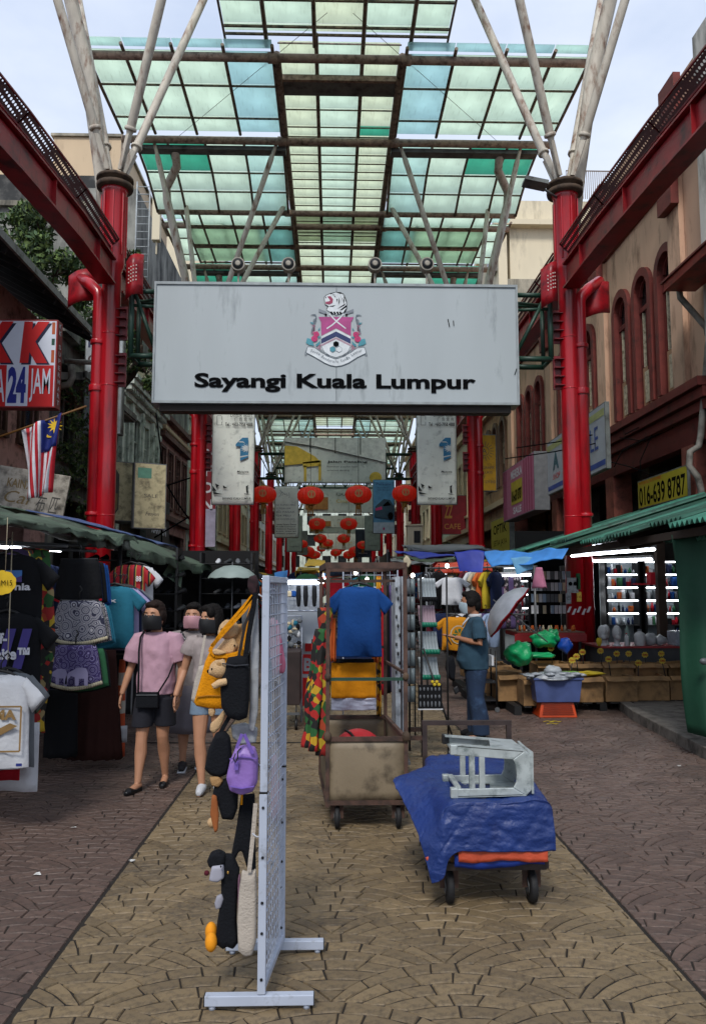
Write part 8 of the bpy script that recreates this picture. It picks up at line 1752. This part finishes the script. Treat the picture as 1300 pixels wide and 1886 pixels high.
o=thing('tote_bag','white canvas tote on the shoulder of the girl in grey','bag',at(362,1298,6.5));puff('bag_body',None,[(368,1222),(380,1226),(382,1290),(366,1302),(352,1290),(358,1255)],6.48,.08,CRB,parent=o,vox=.01);strap('handle',((378,1170),(374,1195),(369,1225)),6.46,.02,CRB,o)
H=1.6
J=dict(elL=(-.16,.01,.66),wrL=(-.07,-.13,.68),hdL=(.3,-1,.25),elR=(.16,.02,.65),wrR=(.05,-.135,.69),hdR=(-.3,-1,.25),knL=(-.055,-.015,.285),anL=(-.055,.0,.045),knR=(.055,.01,.285),anR=(.055,.03,.045),toeL=(-.2,-1,0),toeR=(.2,-1,0),head=(0,-.03,.928),neck=(0,.005,.838))
o,S,hp,hR,nb,pel=person('man in dark teal polo shirt and jeans standing sideways with a pale mask',H,0,0,SKIN,J,sh=.115,build=1.15,female=False)
POLO=mat('polo_teal','#213c4c',.9,var=.08,bump=.3);shirt(o,S,H,nb,pel,POLO,1,.47,J=J,wid=1.18,slen=.8,sh=.118,belly=.022,fold=.008,name='polo_shirt')
MB().loft(ringsE(S,H,[((0,.0,.822),.05,.048,0),((0,.002,.845),.045,.045,0),((0,.006,.85),.04,.04,0)])).build('collar',CWt,o)
MB().path([S((-.04,-.045,.825)),S((-.012,-.078,.78)),S((0,-.085,.76))],.009,6).path([S((.04,-.045,.825)),S((.012,-.078,.78)),S((0,-.085,.76))],.009,6).build('collar_edge',CWt,o)
b=MB().loft(ringsE(S,H,[((0,0,.44),.105,.08,0),((0,0,.52),.105,.08,0),((0,0,.56),.095,.075,0)]))
for s in(-1,1):b.loft(ringsE(S,H,[((s*.057,.025 if s>0 else 0,.03),.045,.058,0),((s*.056,.02 if s>0 else 0,.15),.048,.06,0),((s*.055,-.005,.29),.05,.054,0),((s*.052,0,.47),.06,.075,0)]))
x=baked(b,'jeans',mat('denim_dark','#1b2c44',.9,var=.3,scale=5,bump=.4,bscale=90,dirt='#3f5a7c',dscale=3,damt=.3),.0085,3,parent=o)
mask(o,hp,hR,H,MBL);cap_hair(o,hp,hR,H,HAIR,fringe=.02)
for an in(J['anL'],J['anR']):
 a=S(an);b=MB();b.path([(a.x,a.y+.04,.045),(a.x,a.y-.03,.05),(a.x,a.y-.12,.04),(a.x,a.y-.17,.03)],[.04,.044,.038,.022],12);baked(b,'shoe',CB,.007,2,parent=o)
place(o,(1.68,9.45,0),-math.pi/2-.1);o.scale=(1.07,1.07,1.05)
o=thing('phone','dark phone held by the man in the teal polo','phone',(1.44,9.45,1.1));MB().obox((1.36,9.45,1.13),(.012,.07,.14),Matrix.Rotation(-.5,3,'Y')).build('case',HK,o,bevel=.004)
o=thing('sling_bag','black sling bag hanging in front of the man in the teal polo','bag',(1.42,9.3,.65));puff('bag_body',None,[(822,1215),(832,1205),(838,1225),(836,1256),(826,1250),(820,1232)],9.3,.2,BKB,parent=o,vox=.012)
puff('phone_pouch','small dark pouch at the hip of the man',[(833,1268),(842,1262),(846,1274),(838,1280)],9.28,.03,HK,cat='pouch')
bpy.data.scenes.remove(TS)
